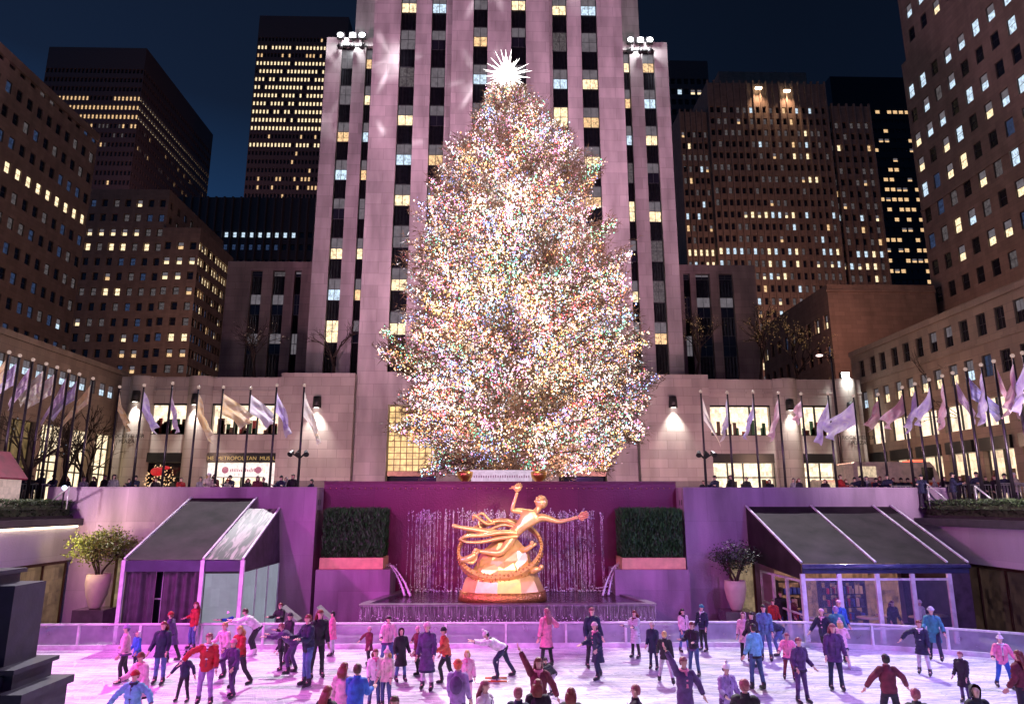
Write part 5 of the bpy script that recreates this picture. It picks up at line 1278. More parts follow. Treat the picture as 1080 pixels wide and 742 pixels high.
# stair handrails
for k, (px0, py0, px1, py1, Y) in enumerate(((978, 510, 1002, 530, 31.5), (1028, 512, 1048, 528, 29), (52, 530, 73, 513, 30.5))):
    a, c = at(px0, py0, Y), at(px1, py1, Y-.5); t = thing('handrail', (a.x, a.y, PZ), 'pale sloping metal stair handrail, %s' % ('nearest the shop wing on the right', 'further right among the flagpoles', 'behind the left side hedge')[k], 'handrail', None)
    m_ = MB(); m_.tube([a, c], .04, 6); m_.build('rail', M_steel_l, t); m_ = MB()
    for q in (a, c): m_.tube([(q.x, q.y, PZ), (q.x, q.y, q.z)], .03, 5)
    m_.build('rail_post', M_steel_l, t)
# emergency vehicle passing the right shops
def vehicle(loc, L_, W_, H_, label, cat, body, stripe, name):
    t = thing(name, loc, label, cat, None); x, y, z = loc; m_ = MB()
    pr = [(0, .45), (0, H_*.96), (.12, H_), (L_-1.5, H_), (L_-1.25, H_*.9), (L_-.95, H_*.62), (L_-.1, H_*.5), (L_, H_*.42), (L_, .45)]
    for s_ in (0, W_): m_.add([(x+a, y+s_, z+c) for a, c in pr], [tuple(range(len(pr))) if s_ == 0 else tuple(reversed(range(len(pr))))])
    for (a, c), (a2_, c2_) in zip(pr, pr[1:]+pr[:1]): m_.quad((x+a, y, z+c), (x+a, y+W_, z+c), (x+a2_, y+W_, z+c2_), (x+a2_, y, z+c2_))
    m_.build('body', body, t)
    m_ = MB(); m_.box(x+.1, x+L_-1.0, y-.012, y-.002, z+H_*.42, z+H_*.55); m_.build('stripe', stripe, t)
    for wx in (1.0, L_-1.0):
        m_ = MB(); m_.tube([(x+wx, y-.03, z+.42), (x+wx, y+.25, z+.42)], .42, 14); m_.build('wheel', M_fix, t)
    m_ = MB(); m_.box(x+L_-2.1, x+L_-1.35, y-.014, y-.003, z+H_*.6, z+H_*.88); m_.build('side_window', M_gd, t)
    m_ = MB(); m_.box(x+.3, x+1.5, y-.016, y-.004, z+H_*.66, z+H_*.9); m_.build('side_window', glow('veh_window', (1, .75, .5), .7, .5, 3, 'NONE'), t)
    m_ = MB(); m_.box(x+L_-2.2, x+L_-1.7, y+.4, y+W_-.4, z+H_+.005, z+H_+.16); m_.build('roof_light', glow('beacon_red', (1, .1, .05), 3, sampling='NONE'), t)
    m_ = MB(); m_.box(x+L_+.002, x+L_+.03, y+.15, y+.45, z+.75, z+.95); m_.build('headlight', glow('headlight', (1, .9, .8), 4, sampling='NONE'), t)
    return t
M_vw = plain('vehicle_white', (.65, .5, .45), .3); M_vr = plain('vehicle_red', (.6, .05, .03), .3)
vehicle((23.2, 45, PZ), 6.6, 2.3, 2.9, 'white and red ambulance standing in the street before the right shop front', 'ambulance', M_vw, M_vr, 'ambulance')
vehicle((31.2-8, 49.5, PZ), 5, 2, 1.9, 'cream van partly hidden behind the ambulance on the right', 'van', M_vw, plain('vehicle_cream', (.6, .45, .25)), 'delivery_van')

# ================================================================== FIGURES
SK = []      # skin jobs: (object, settings)
def skin_obj(name, verts, edges, radii, mat, parent, root=0, sub=1, smooth=True):
    me = bpy.data.meshes.new(name); me.from_pydata([tuple(v) for v in verts], edges, [])
    o = bpy.data.objects.new(name+'_skeleton', me); col.objects.link(o)
    md = o.modifiers.new('s', 'SKIN'); md.use_smooth_shade = smooth
    if not me.skin_vertices:
        bm = bmesh.new(); bm.from_mesh(me); bm.verts.layers.skin.verify(); bm.to_mesh(me); bm.free()
    sv = me.skin_vertices[0].data
    for i, r in enumerate(radii):
        sv[i].radius = r if hasattr(r, '__len__') else (r, r); sv[i].use_root = (i == root)
    if sub: s2 = o.modifiers.new('u', 'SUBSURF'); s2.levels = sub; s2.render_levels = sub
    SK.append((o, name, mat, parent)); return o
def skin_flush():
    global SK
    dg = bpy.context.evaluated_depsgraph_get(); dg.update(); res = []
    for o, name, mat, parent, *ex in SK:
        me = bpy.data.meshes.new_from_object(o.evaluated_get(dg))
        extra = EXTRA.get(o.name)
        if extra:
            bm = bmesh.new(); bm.from_mesh(me); t = bpy.data.meshes.new('t'); t.from_pydata(extra.v, [], extra.f)
            t.polygons.foreach_set('material_index', extra.m); t.polygons.foreach_set('use_smooth', extra.sm); t.update()
            bm.from_mesh(t); bm.to_mesh(me); bm.free(); bpy.data.meshes.remove(t)
        me.name = name; me.materials.clear()
        for m_ in (mat if isinstance(mat, (list, tuple)) else [mat]): me.materials.append(m_)
        n = bpy.data.objects.new(name, me); col.objects.link(n); n.parent = parent; res.append(n)
        om = o.data; bpy.data.objects.remove(o); bpy.data.meshes.remove(om)
    SK = []; return res
EXTRA = {}

# ---- the golden statue
M_gold_s = plain('gilded_bronze', (1, .66, .26), .30, .5, var=.12, nscale=4)
M_gold_d = plain('gilded_relief', (.62, .30, .09), .35, .75, var=.3, nscale=14, bump=1.0)
SY = 30.1
st = thing('golden_statue', (at(530, 632, SY).x, SY, zl-.05), 'gilded statue of a flying figure holding fire above a ring and rock before the waterfall', 'statue')
def S(px, py, dy=0): return at(px, py, SY+dy) - st.location
# rock pedestal: faceted cone flaring to a drum with a dark relief band
def ringpx(pxl, pxr, py, dep, dy=0, n=16, jit=0, seed=0):
    a, b_ = S(pxl, py, dy), S(pxr, py, dy); c = (a+b_)/2; rx = (b_.x-a.x)/2; rr = random.Random(seed)
    return [Vector((c.x+rx*math.cos(2*math.pi*k/n)*(1+jit*rr.uniform(-1, 1)), c.y+dep*math.sin(2*math.pi*k/n)*(1+jit*rr.uniform(-1, 1)), c.z)) for k in range(n)]
m_ = MB(); m_.loft([ringpx(483, 577, 632, 1.3), ringpx(484, 576, 627, 1.3), ringpx(485, 575.5, 622, 1.25)], 0); m_.build('pedestal_band', M_gold_d, st, local=True)
m_ = MB(); m_.loft([ringpx(484.5, 576, 626, 1.22, n=11, jit=.03, seed=9), ringpx(490, 571, 611, 1.02, n=11, jit=.06, seed=1), ringpx(498, 562, 599, .82, n=11, jit=.08, seed=2), ringpx(505, 556, 591, .66, n=11, jit=.09, seed=3)], 0, smooth=False); m_.build('pedestal', M_gold_s, st, local=True)
m_ = MB(); m_.loft([ringpx(499, 562, 604, .8, n=12, jit=.05, seed=4), ringpx(503, 559, 590, .72, n=12, jit=.1, seed=5), ringpx(511, 555, 580, .55, n=12, jit=.12, seed=6), ringpx(518, 550, 572, .4, n=12, jit=.15, seed=7), ringpx(527, 543, 565, .25, n=12, jit=.1, seed=8)], 0, smooth=False); m_.build('rock', M_gold_s, st, local=True)
# ring: a broad flat band, tilted, with raised relief on the outside
cR = S(527.5, 579); ux = S(571, 576)-cR; ux.y = 0; uz = S(527.5, 611, -.9)-cR
m_ = MB(); rings = []; n = 64; rel = MB(); rr = random.Random(4)
nrm = ux.cross(uz).normalized()
for k in range(n):
    a = 2*math.pi*k/n; o_ = ux*math.cos(a)+uz*math.sin(a); rad = o_.normalized(); p = cR+o_
    wdt = .15+.07*max(0, math.sin(a)); th = .05+.05*max(0, math.sin(a))
    rings.append([p+nrm*wdt-rad*th, p+nrm*wdt+rad*th, p-nrm*wdt+rad*th, p-nrm*wdt-rad*th])
    if math.sin(a) > -.3:
        for q in range(2): rel.ball(p+rad*rr.uniform(-th, th)+nrm*(wdt if nrm.y < 0 else -wdt), rr.uniform(.03, .05), 0, 6, 4)
    rel.ball(p+rad*th+nrm*rr.uniform(-.13, .13), rr.uniform(.035, .065), 0, 6, 4)
rings.append(rings[0]); m_.loft(rings, 0, cap=False, smooth=False); m_.build('zodiac_ring', M_gold_s, st, local=True); tag(rel.build('ring_relief', M_gold_d, st, local=True), kind='stuff')
# the figure
HC = S(570.5, 530.5, -.35); V_ = dict(pel=S(541, 563, -.35), waist=S(548, 556, -.38), chest=S(558, 547, -.42), neckb=S(565, 540, -.42), neck=S(568, 536, -.4), head=S(570.5, 531, -.38), top=S(571.5, 526.5, -.38),
    ls=S(552, 539, -.3), le=S(539.5, 538, -.35), lh=S(544, 524, -.4), lp=S(545.5, 518.5, -.42),
    rs=S(574, 545, -.55), re=S(589, 550, -.7), rh=S(602, 547.5, -.8), rp=S(610, 545, -.85),
    h1=S(536, 565, -.2), k1=S(508, 559.5, -.15), a1=S(484, 555.5, -.1), f1=S(476, 553.5, -.1),
    h2=S(539, 569, -.5), k2=S(528, 583.5, -.75), a2=S(506, 581, -.6), f2=S(499, 579, -.6))
nm = list(V_); ix = {k: i for i, k in enumerate(nm)}
ed = [('pel','waist'),('waist','chest'),('chest','neckb'),('neckb','neck'),('neck','head'),('head','top'),('chest','ls'),('ls','le'),('le','lh'),('lh','lp'),('chest','rs'),('rs','re'),('re','rh'),('rh','rp'),('pel','h1'),('h1','k1'),('k1','a1'),('a1','f1'),('pel','h2'),('h2','k2'),('k2','a2'),('a2','f2')]
rad = dict(pel=.27, waist=.22, chest=.31, neckb=.17, neck=.12, head=.22, top=.15, ls=.15, le=.10, lh=.07, lp=.08, rs=.16, re=.10, rh=.07, rp=.08, h1=.22, k1=.14, a1=.08, f1=.09, h2=.22, k2=.15, a2=.08, f2=.10)
o = skin_obj('figure', [V_[k] for k in nm], [(ix[a], ix[b_]) for a, b_ in ed], [rad[k] for k in nm], M_gold_s, st, 0, 2)
ex = MB(); hd = V_['head']
ex.ball(hd+Vector((.02, -.02, .05)), .27, 0, 12, 8, 1, 1, .95)
for k in range(60):
    a = rr.random()*6.28; q = rr.random(); ex.ball(hd+Vector((.25*math.cos(a)*math.sqrt(1-q*q), .25*math.sin(a)*math.sqrt(1-q*q)+.02, .06+.25*q)), .05, 0, 5, 4)
ex.ball(hd+Vector((.02, -.28, -.02)), .05, 0, 6, 4, .7, 1, 1.3)
for s_ in (-1, 1): ex.ball(hd+Vector((.02+s_*.09, -.25, .05)), .03, 0, 6, 4)
def fingers(mb, wrist, dirv, side_, L_=.26, r=.028, m=0, curl=.25):
    dirv = dirv.normalized(); side_ = (side_-dirv*side_.dot(dirv)).normalized(); n_ = dirv.cross(side_)
    palm = wrist+dirv*L_*.22
    for k, (off, ln_) in enumerate(((-1.5, .78), (-.5, .95), (.5, 1.0), (1.5, .86))):
        b0 = wrist+dirv*L_*.35+side_*off*r*1.9; m1 = b0+dirv*L_*.33*ln_; m2 = m1+(dirv+n_*curl).normalized()*L_*.28*ln_; m3 = m2+(dirv+n_*curl*2.2).normalized()*L_*.16*ln_
        mb.tube([wrist+dirv*.02, b0, m1, m2, m3], [r, r, r*.95, r*.85, r*.6], 5, m)
    t0 = wrist+dirv*L_*.1-side_*r*2.2; mb.tube([wrist, t0, t0+(dirv*.7-side_).normalized()*L_*.24, t0+(dirv*1.3-side_*.7+n_*.4).normalized()*L_*.42], [r*1.1, r*1.1, r, r*.7], 5, m)
    mb.ball(palm, L_*.24, m, 8, 5, 1, .6, 1)
fingers(ex, V_['rp'], V_['rp']-V_['rh'], Vector((0, 0, 1)), .42, .04)
fingers(ex, V_['lp'], V_['lp']-V_['lh'], Vector((1, 0, 0)), .36, .035)
EXTRA[o.name] = ex
# the fire in the raised hand, flying drapery, and two small signs of the ring
m_ = MB()
for (dx, dz, l) in ((-6, -3, .5), (-2, -5, .55), (3, -5, .45), (6, -3, .35), (-8, -1, .45)):
    p0 = V_['lp']+Vector((0, -.05, .1)); p1 = S(545+dx, 516+dz, -.42); m_.tube(catmull([p0, p0.lerp(p1, .5)+Vector((.05, 0, .06)), p1], 4), [.07, .08, .05, .01], 6)
m_.build('flame', M_gold_s, st, local=True)
m_ = MB()
def fold(pts, r_): m_.tube(catmull([S(*p) for p in pts], 5), [q*1.25 for q in r_], 8, flat=.5)
fold([(546, 562, -.5), (530, 561, -.55), (510, 564, -.45), (492, 565, -.4), (484, 569, -.4)], [.16, .17, .15, .13, .05])
fold([(546, 565, -.55), (528, 567, -.6), (508, 571, -.55), (492, 571, -.5), (485, 567.5, -.45)], [.15, .14, .12, .09, .03])
fold([(549, 558, -.2), (538, 550, 0), (525, 549, .1), (514, 552, .1), (500, 543, .1), (499, 549, .1)], [.15, .13, .11, .12, .10, .03])
fold([(545, 556, -.15), (532, 553, 0), (522, 556, .05), (512, 559, .1), (505, 553, .1), (507, 545, .1)], [.10, .11, .10, .09, .07, .03])
fold([(500, 546, .1), (508, 541, .1), (515, 547, .1), (522, 553, .05)], [.05, .10, .09, .05])
fold([(501, 586, -.6), (498, 592, -.7), (490, 590, -.7), (485, 586, -.7)], [.12, .14, .12, .04])
m_.build('drapery', M_gold_s, st, local=True)
for pts, r_ in (([(549, 578, -.3), (555, 579, -.4), (561, 575, -.5), (566, 573, -.5)], [.09, .12, .10, .04]), ([(486, 590, -.7), (493, 589, -.8), (500, 585, -.8), (505, 580, -.7)], [.10, .14, .12, .05]), ([(560, 602, -.6), (566, 600, -.7), (571, 600, -.7)], [.12, .13, .05])):
    m_ = MB(); m_.tube(catmull([S(*p) for p in pts], 4), r_, 8); m_.ball(S(*pts[2])+Vector((0, -.05, .1)), .10, 0, 8, 6); m_.build('ring_figure', M_gold_s, st, local=True)

# ---- people
M_skin = plain('skin', (.72, .47, .38), .5, var=.08); M_skin2 = plain('brown_skin', (.32, .17, .11), .5, var=.08)
M_eye = plain('eye_dark', (.02, .015, .015), .3); M_lip = plain('lips', (.40, .10, .10), .5)
CL = dict(pink=(.75,.20,.38), lpink=(.72,.42,.55), white=(.72,.68,.72), cream=(.6,.5,.45), navy=(.012,.014,.05), black=(.012,.012,.018), dark=(.018,.01,.025), purple=(.075,.03,.13), lilac=(.28,.17,.42), red=(.36,.014,.02), orange=(.55,.09,.05), blue=(.02,.09,.42), jean=(.06,.10,.26), djean=(.04,.07,.18), lblue=(.14,.38,.60), teal=(.03,.17,.24), grey=(.30,.28,.33), maroon=(.13,.012,.035), green=(.05,.2,.1), denim=(.08,.15,.32), greyl=(.55,.53,.6), brown=(.12,.05,.03), blond=(.55,.36,.14), redh=(.17,.035,.03), blackh=(.012,.008,.008), brownh=(.07,.03,.02), pinkh=(.26,.07,.10), pale=(.6,.45,.5))
def cm(k): return plain('cloth_'+k, CL[k], .75, var=.38, nscale=7, bump=.8)
M_boot = plain('skate_boot_black', (.02, .02, .025), .4); M_bootw = plain('skate_boot_white', (.7, .68, .7), .4); M_blade = plain('skate_blade', (.6, .6, .65), .25, .9)
POSE = dict(  # lean, L arm (abd, flex, elbow), R arm, L leg (flex, knee, abd), R leg
  stand=(4, (12, 6, 28), (11, 2, 34), (4, 6, 4), (-2, 5, 4)),
  glide=(13, (24, 8, 40), (22, 24, 48), (26, 38, 5), (-8, 14, 7)),
  glide2=(9, (22, 30, 40), (26, -10, 30), (-10, 18, 6), (22, 32, 5)),
  push=(20, (38, 30, 20), (30, -25, 30), (34, 52, 6), (-26, 12, 16)),
  bend=(48, (10, 62, 15), (12, 55, 20), (30, 45, 8), (14, 34, 8)),
  bendlow=(60, (10, 70, 10), (10, 60, 20), (40, 50, 5), (-22, 15, 8)),
  out=(6, (50, 6, 20), (46, 10, 22), (8, 12, 10), (4, 10, 12)),
  armR=(6, (12, 10, 20), (66, 10, 10), (12, 18, 6), (-6, 12, 6)),
  armL=(6, (66, 10, 10), (12, 10, 20), (12, 18, 6), (-6, 12, 6)),
  up=(0, (150, 0, 15), (40, 0, 10), (4, 8, 5), (2, 6, 5)),
  upR=(0, (40, 0, 10), (150, 0, 15), (4, 8, 5), (2, 6, 5)),
  phone=(4, (12, 24, 72), (14, 30, 66), (3, 6, 5), (2, 5, 5)),
  pocket=(2, (16, -6, 55), (16, -4, 55), (3, 5, 5), (1, 5, 5)),
  kick=(12, (45, 20, 20), (30, 10, 30), (10, 15, 5), (-34, 46, 8)),
  hip=(-2, (12, 2, 15), (42, -22, 95), (3, 5, 5), (2, 8, 7)),
  stride=(8, (16, 20, 30), (20, -15, 20), (20, 14, 12), (-24, 14, 14)),
)
rgp = random.Random(99)
def dirv(flex, abd, s_):
    f, a = R(flex+rgp.uniform(-5, 5)), R(abd); return Vector((s_*math.sin(a), -math.sin(f)*math.cos(a), -math.cos(f)*math.cos(a)))
def person(loc, heading, h, pose, top='navy', bot='black', hair='brownh', hstyle='short', hat=None, coat=0.0, scarf=None, label='', group='skaters on the ice', skates=True, boots='b', skin=None, hathue=None, bag=None, tilt=0):
    lean, la, ra, ll, rl = POSE[pose]; k = h/1.72
    P_ = thing('person', loc, label, 'person', group, rz=R(heading))
    if tilt: P_.rotation_euler = (0, R(tilt), R(heading))
    j = lambda a: a+rgp.uniform(-6, 6)
    lean = j(lean); Ln = R(lean); up = Vector((0, -math.sin(Ln), math.cos(Ln))); fw = Vector((0, -math.cos(Ln), -math.sin(Ln))); X1 = Vector((1, 0, 0))
    hip = Vector((0, 0, 0)); sp = lambda s_, f_=0: hip+up*s_+fw*f_
    J = {}; J['pel'] = sp(0); J['waist'] = sp(.16, -.005); J['chest'] = sp(.36, .01); J['neckb'] = sp(.50, -.005)
    hu = (up+Vector((0, 0, .9))).normalized(); J['neck'] = J['neckb']+hu*.07; hf = (fw+Vector((0, -.7, 0))).normalized()
    J['jaw'] = J['neck']+hu*.06+hf*.015; J['skull'] = J['neck']+hu*.135+hf*.0; J['crown'] = J['neck']+hu*.20-hf*.005
    wrists = {}; fa_ = {}
    for s_, arm, n_ in ((-1, ra, 'r'), (1, la, 'l')):   # local +X is the figure's left
        sh = sp(.455, -.005)+X1*s_*.165; abd, fl_, el = arm; abd = j(abd); fl_ = fl_+lean*.3 if fl_ > 25 else fl_
        d1 = dirv(fl_, abd, s_); e = sh+d1*.28; d2 = dirv(fl_+el, abd*(.55 if abd < 90 else 1), s_); w_ = e+d2*.25
        J[n_+'sh'] = sh; J[n_+'el'] = e; J[n_+'wr'] = w_; J[n_+'ha'] = w_+d2*.05; wrists[n_] = (w_, d2)
    for s_, leg, n_ in ((-1, rl, 'r'), (1, ll, 'l')):
        hj = hip+X1*s_*.09-Vector((0, 0, .03)); fl_, kn, abd = leg; d1 = dirv(fl_, abd, s_); kne = hj+d1*.43; d2 = dirv(fl_-kn, abd, s_); an = kne+d2*.41
        J[n_+'hp'] = hj; J[n_+'kn'] = kne; J[n_+'an'] = an; J[n_+'to'] = an+Vector((0, -.13, -.045)); fa_[n_] = d2
    minz = min(J['ran'].z, J['lan'].z); off = Vector((0, 0, (.14 if skates else .09)-minz))
    ms = (.5*(J['ran']+J['lan'])); off.x -= ms.x; off.y -= ms.y*.8
    for q in J: J[q] = (J[q]+off)*k
    hipK = J['pel']
    o = skin_obj('body', [J[q] for q in J], None or [(list(J).index(a), list(J).index(b_)) for a, b_ in (('pel','waist'),('waist','chest'),('chest','neckb'),('neckb','neck'),('neck','jaw'),('jaw','skull'),('skull','crown'),('chest','rsh'),('rsh','rel'),('rel','rwr'),('rwr','rha'),('chest','lsh'),('lsh','lel'),('lel','lwr'),('lwr','lha'),('pel','rhp'),('rhp','rkn'),('rkn','ran'),('ran','rto'),('pel','lhp'),('lhp','lkn'),('lkn','lan'),('lan','lto'))],
        [ {'pel':.115,'waist':.10,'chest':.12,'neckb':.06,'neck':.047,'jaw':.060,'skull':.084,'crown':.060,'sh':.055,'el':.038,'wr':.027,'ha':.03,'hp':.085,'kn':.055,'an':.038,'to':.035}[q if q in ('pel','waist','chest','neckb','neck','jaw','skull','crown') else q[1:]]*k for q in J], [skin or M_skin, M_eye, M_lip, cm('black')], P_, 0, 1)
    ex = MB(); sk_ = J['skull']; 
    ex.tube([sk_+hf*.074*k+hu*.01*k, sk_+hf*.102*k-hu*.022*k, sk_+hf*.078*k-hu*.032*k], [.008*k, .016*k, .008*k], 5, 0)
    for s_ in (-1, 1):
        ex.ball(sk_+hf*.077*k+X1*s_*.033*k+hu*.012*k, .0115*k, 1, 6, 4); ex.ball(sk_+X1*s_*.084*k-hu*.01*k, .02*k, 0, 6, 4, .4, .8, 1.3)
    ex.box(*(lambda c: (c.x-.022*k, c.x+.022*k, c.y-.004, c.y+.004, c.z-.004*k, c.z+.004*k))(sk_+hf*.080*k-hu*.052*k), 2)
    glv = rgp.random() < .6
    for n_, s_ in (('r', -1), ('l', 1)):
        fingers(ex, J[n_+'ha'], wrists[n_][1], Vector((0, -1, 0)) if abs(wrists[n_][1].y) < .8 else X1, .155*k, .0105*k*(1.3 if glv else 1), 3 if glv else 0, .35*(-s_))
    EXTRA[o.name] = ex
    # coat: lofted trunk with optional skirt, two sleeves, collar
    m_ = MB(); Lf = lambda s_, rx, ry, f_=0: [hipK+(up*s_+fw*f_)*k+X1*rx*k*math.cos(2*math.pi*q/14)+fw*ry*k*math.sin(2*math.pi*q/14) for q in range(14)]
    rings = []
    if coat > .1:
        lx = lambda dz, rx, ry: [hipK+Vector((rx*math.cos(2*math.pi*q/14)*k*(1+.05*math.sin(q*2.1)), -ry*math.sin(2*math.pi*q/14)*k*(1+.06*math.cos(q*1.7)), -dz*k)) for q in range(14)]
        rings += [lx(coat, .215+.05*coat, .185+.10*coat), lx(coat*.5, .20, .165)]
    else: rings += [Lf(-.13, .168, .135), Lf(-.10, .185, .148)]
    rings += [Lf(-.02, .185, .150), Lf(.05, .19, .155), Lf(.14, .178, .145), Lf(.22, .196, .155, .01), Lf(.30, .198, .155, .015), Lf(.38, .205, .15, .01), Lf(.44, .19, .13), Lf(.485, .135, .10), Lf(.52, .088, .085), Lf(.56, .082, .08), Lf(.575, .075, .072)]
    puff = rgp.random() < .45; trim = rgp.random() < .6; sd = rgp.random()*50
    fine = []; cen = lambda r_: sum(r_, Vector())/len(r_)
    for a_, b2_ in zip(rings, rings[1:]):
        st_ = max(1, int((cen(b2_)-cen(a_)).length/(.028*k)))
        for q in range(st_): fine.append([x.lerp(y, q/st_) for x, y in zip(a_, b2_)])
    fine.append(rings[-1]); out_ = []
    for ri, r_ in enumerate(fine):
        c_ = cen(r_); amp = (.9 if ri % 3 else .4) if puff else .65; nr = []
        for x in r_:
            d_ = (x-c_); dl = d_.normalized(); nn_ = mnoise.noise(Vector((x.x*7+sd, x.y*7, x.z*16)))
            nr.append(x+dl*k*(.016*nn_+(.014*(amp-.65)*2 if puff and 2 < ri < len(fine)-4 else 0)))
        out_.append(nr)
    nb_ = 2 if trim else 0
    m_.loft(out_[:nb_+1], 1, False, True) if nb_ else None
    m_.loft(out_[nb_:], 0, False, True)
    if coat < .3:   # front fastening
        for s0 in (.0, .12, .24, .36): m_.bar(hipK+(up*s0+fw*(.155 if s0 < .3 else .160))*k, hipK+(up*(s0+.11)+fw*(.155 if s0 < .2 else .160))*k, .012*k, .012*k, 1)
    for n_ in 'rl':
        a0, a1, a2 = J[n_+'sh'], J[n_+'el'], J[n_+'wr']; inn = sp_ = hipK+(up*.44)*k
        pts = catmull([a0.lerp(inn, .35), a0, a0.lerp(a1, .5), a1, a1.lerp(a2, .6), a2], 4); base_r = [.085*k, .090*k, .082*k, .074*k, .066*k, .056*k]
        rd = list(np.interp(np.linspace(0, 1, len(pts)), np.linspace(0, 1, 6), base_r)); rd = [q*(1+(.10*(1 if i_ % 3 else -1.2) if puff and i_ > 4 else .07*mnoise.noise(Vector((i_*1.7, sd, 0)))*2)) for i_, q in enumerate(rd)]
        m_.tube(pts, rd, 9)
        m_.tube([a2.lerp(a1, .10), a2.lerp(a1, -.04)], [.060*k, .054*k], 8, 1)
    trc = cm(rgp.choice(('black', 'dark', 'purple', 'navy')))
    m_.build('long_coat' if coat > .3 else 'jacket', [cm(top), trc], P_, local=True)
    # trousers
    m_ = MB(); m_.ball(hipK-Vector((0, 0, .02*k)), .15*k, 0, 10, 6, 1.0, .85, .75)
    for n_ in 'rl':
        a0, a1, a2 = J[n_+'hp'], J[n_+'kn'], J[n_+'an']; pts = catmull([a0+Vector((0,0,.04*k)), a0, a0.lerp(a1, .5), a1, a1.lerp(a2, .4), a2], 4); rd = list(np.interp(np.linspace(0, 1, len(pts)), np.linspace(0, 1, 6), [.102*k, .100*k, .086*k, .070*k, .062*k, .058*k])); rd = [q*(1+.16*mnoise.noise(Vector((i_*1.3, sd, 5)))) for i_, q in enumerate(rd)]; m_.tube(pts, rd, 9)
    m_.build('trousers', cm(bot), P_, local=True)
    for n_ in 'rl':
        an = J[n_+'an']; d2 = fa_[n_]; toe = Vector((0, -1, 0)); heel = an+Vector((0, .035*k, -.06*k))
        m_ = MB(); bm_ = 1 if boots == 'w' else 0
        m_.tube([an-d2*.10*k, an, an+Vector((0, -.02*k, -.045*k))], [.064*k, .066*k, .068*k], 7, bm_); m_.tube([heel, an+Vector((0, -.05*k, -.055*k)), an+Vector((0, -.15*k, -.07*k)), an+Vector((0, -.195*k, -.075*k))], [.045*k, .062*k, .052*k, .030*k], 7, bm_)
        bt = m_.build('skate' if skates else 'shoe', [M_boot, M_bootw], P_, local=True)
        if skates:
            m_ = MB(); m_.box(an.x-.011, an.x+.011, an.y-.22*k, an.y+.075*k, an.z-.138*k, an.z-.112*k)
            for yy in (-.12, .03): m_.box(an.x-.012, an.x+.012, an.y+yy*k-.02, an.y+yy*k+.02, an.z-.114*k, an.z-.085*k)
            m_.build('blade', M_blade, bt, local=True)
    # hair and hats
    c = J['skull']
    def shell(rx, lo, mat, name, hh=1.0, back=0):
        m2 = MB(); rr_ = []
        for i in range(6):
            t = i/5; el = lo+(math.pi/2-lo)*t; rr_.append([c+hu*(.02+0.10*hh*math.sin(el))*k-hf*back*k+(X1*math.cos(2*math.pi*q/12)+hf*math.sin(2*math.pi*q/12))*rx*max(math.cos(el), .02)*k for q in range(12)])
        m2.loft(rr_, 0, True, True); return m2
    hm = plain('hair_'+hair, CL[hair], .45, var=.3, nscale=30) if hair else None
    if hair:
        m2 = shell(.095, .12, hm, 'hair', 1.0, .006) if not hat else MB()
        # back of the head
        rr_ = [[c+hu*z*k-hf*.02*k+(X1*math.cos(a)+hf*math.sin(a))*r_*k for a in [math.pi+math.pi*q/10 for q in range(11)]] for z, r_ in ((.09, .068), (.05, .090), (0, .095), (-.05, .090), (-.085, .07))]
        m2.loft(rr_, 0, False, True, closed=False)
        if hstyle in ('long', 'mid'):
            ln_ = .40 if hstyle == 'long' else .22
            rr_ = []
            for i in range(7):
                t = i/6; wdt = .105+.03*math.sin(t*3)-(.03*t); base = c-hf*(.055+.075*min(1, t*2))*k+Vector((0, .03*t, -ln_*t*1.0+.02))*k
                rr_.append([base+X1*wdt*math.cos(a)*k-hf*.05*math.sin(a)*k*(1-.4*t) for a in [2*math.pi*q/10 for q in range(10)]])
            m2.loft(rr_, 0, True, True)
        if hstyle == 'bun': m2.ball(c-hf*.08*k+hu*.10*k, .045*k, 0, 8, 6)
        if hstyle == 'tail': m2.tube([c-hf*.1*k+hu*.04*k, c-hf*.17*k, c-hf*.16*k-hu*.16*k, c-hf*.13*k-hu*.26*k], [.03*k, .04*k, .035*k, .01*k], 7)
        m2.build('hair', hm, P_, local=True)
    if hat in ('beanie', 'pom'):
        hmM = cm(hathue or 'black'); m2 = shell(.103, -.05, hmM, 'hat', 1.18, .008)
        m2.tube([c+hu*.03*k-hf*.008*k+(X1*math.cos(2*math.pi*q/12)+hf*math.sin(2*math.pi*q/12))*.100*k for q in range(13)], .018*k, 6, 0, cap=False)
        if hat == 'pom': m2.ball(c+hu*.17*k, .045*k, 0, 8, 6)
        m2.build('hat', hmM, P_, local=True)
    if hat == 'hood':
        hmM = cm(hathue or top); m2 = MB()
        rr_ = [[c+hu*z*k-hf*bk*k+(X1*math.cos(a)+hf*math.sin(a))*r_*k for a in [math.pi*.86+math.pi*1.28*q/12 for q in range(13)]] for z, r_, bk in ((.125, .02, .01), (.11, .068, .01), (.07, .105, .01), (0, .114, .012), (-.08, .108, .02), (-.14, .10, .02))]
        m2.loft(rr_, 0, False, True, closed=False); m2.build('hood', hmM, P_, local=True)
    if scarf:
        m2 = MB(); nb = J['neckb']
        m2.tube([nb+hu*.03*k+(X1*math.cos(2*math.pi*q/10)+hf*math.sin(2*math.pi*q/10))*.085*k for q in range(11)], .035*k, 6)
        m2.tube([nb+hf*.10*k, nb+hf*.15*k-up*.15*k, nb+hf*.16*k-up*.32*k], [.035*k, .04*k, .035*k], 6, flat=.4); m2.build('scarf', cm(scarf), P_, local=True)
    if bag:
        m2 = MB(); cB = hipK+(up*.30-fw*.19)*k; m2.ball(cB, .17*k, 0, 10, 6, .9, .55, 1.2); m2.build('backpack', cm(bag), P_, local=True)
    return P_
def stand(px, py, zz=.021): return atz(px, py, zz)
def by_head(px, py, h): return atz(px, py, h)
F_, B_, L__, R_ = 0, 180, -90, 90
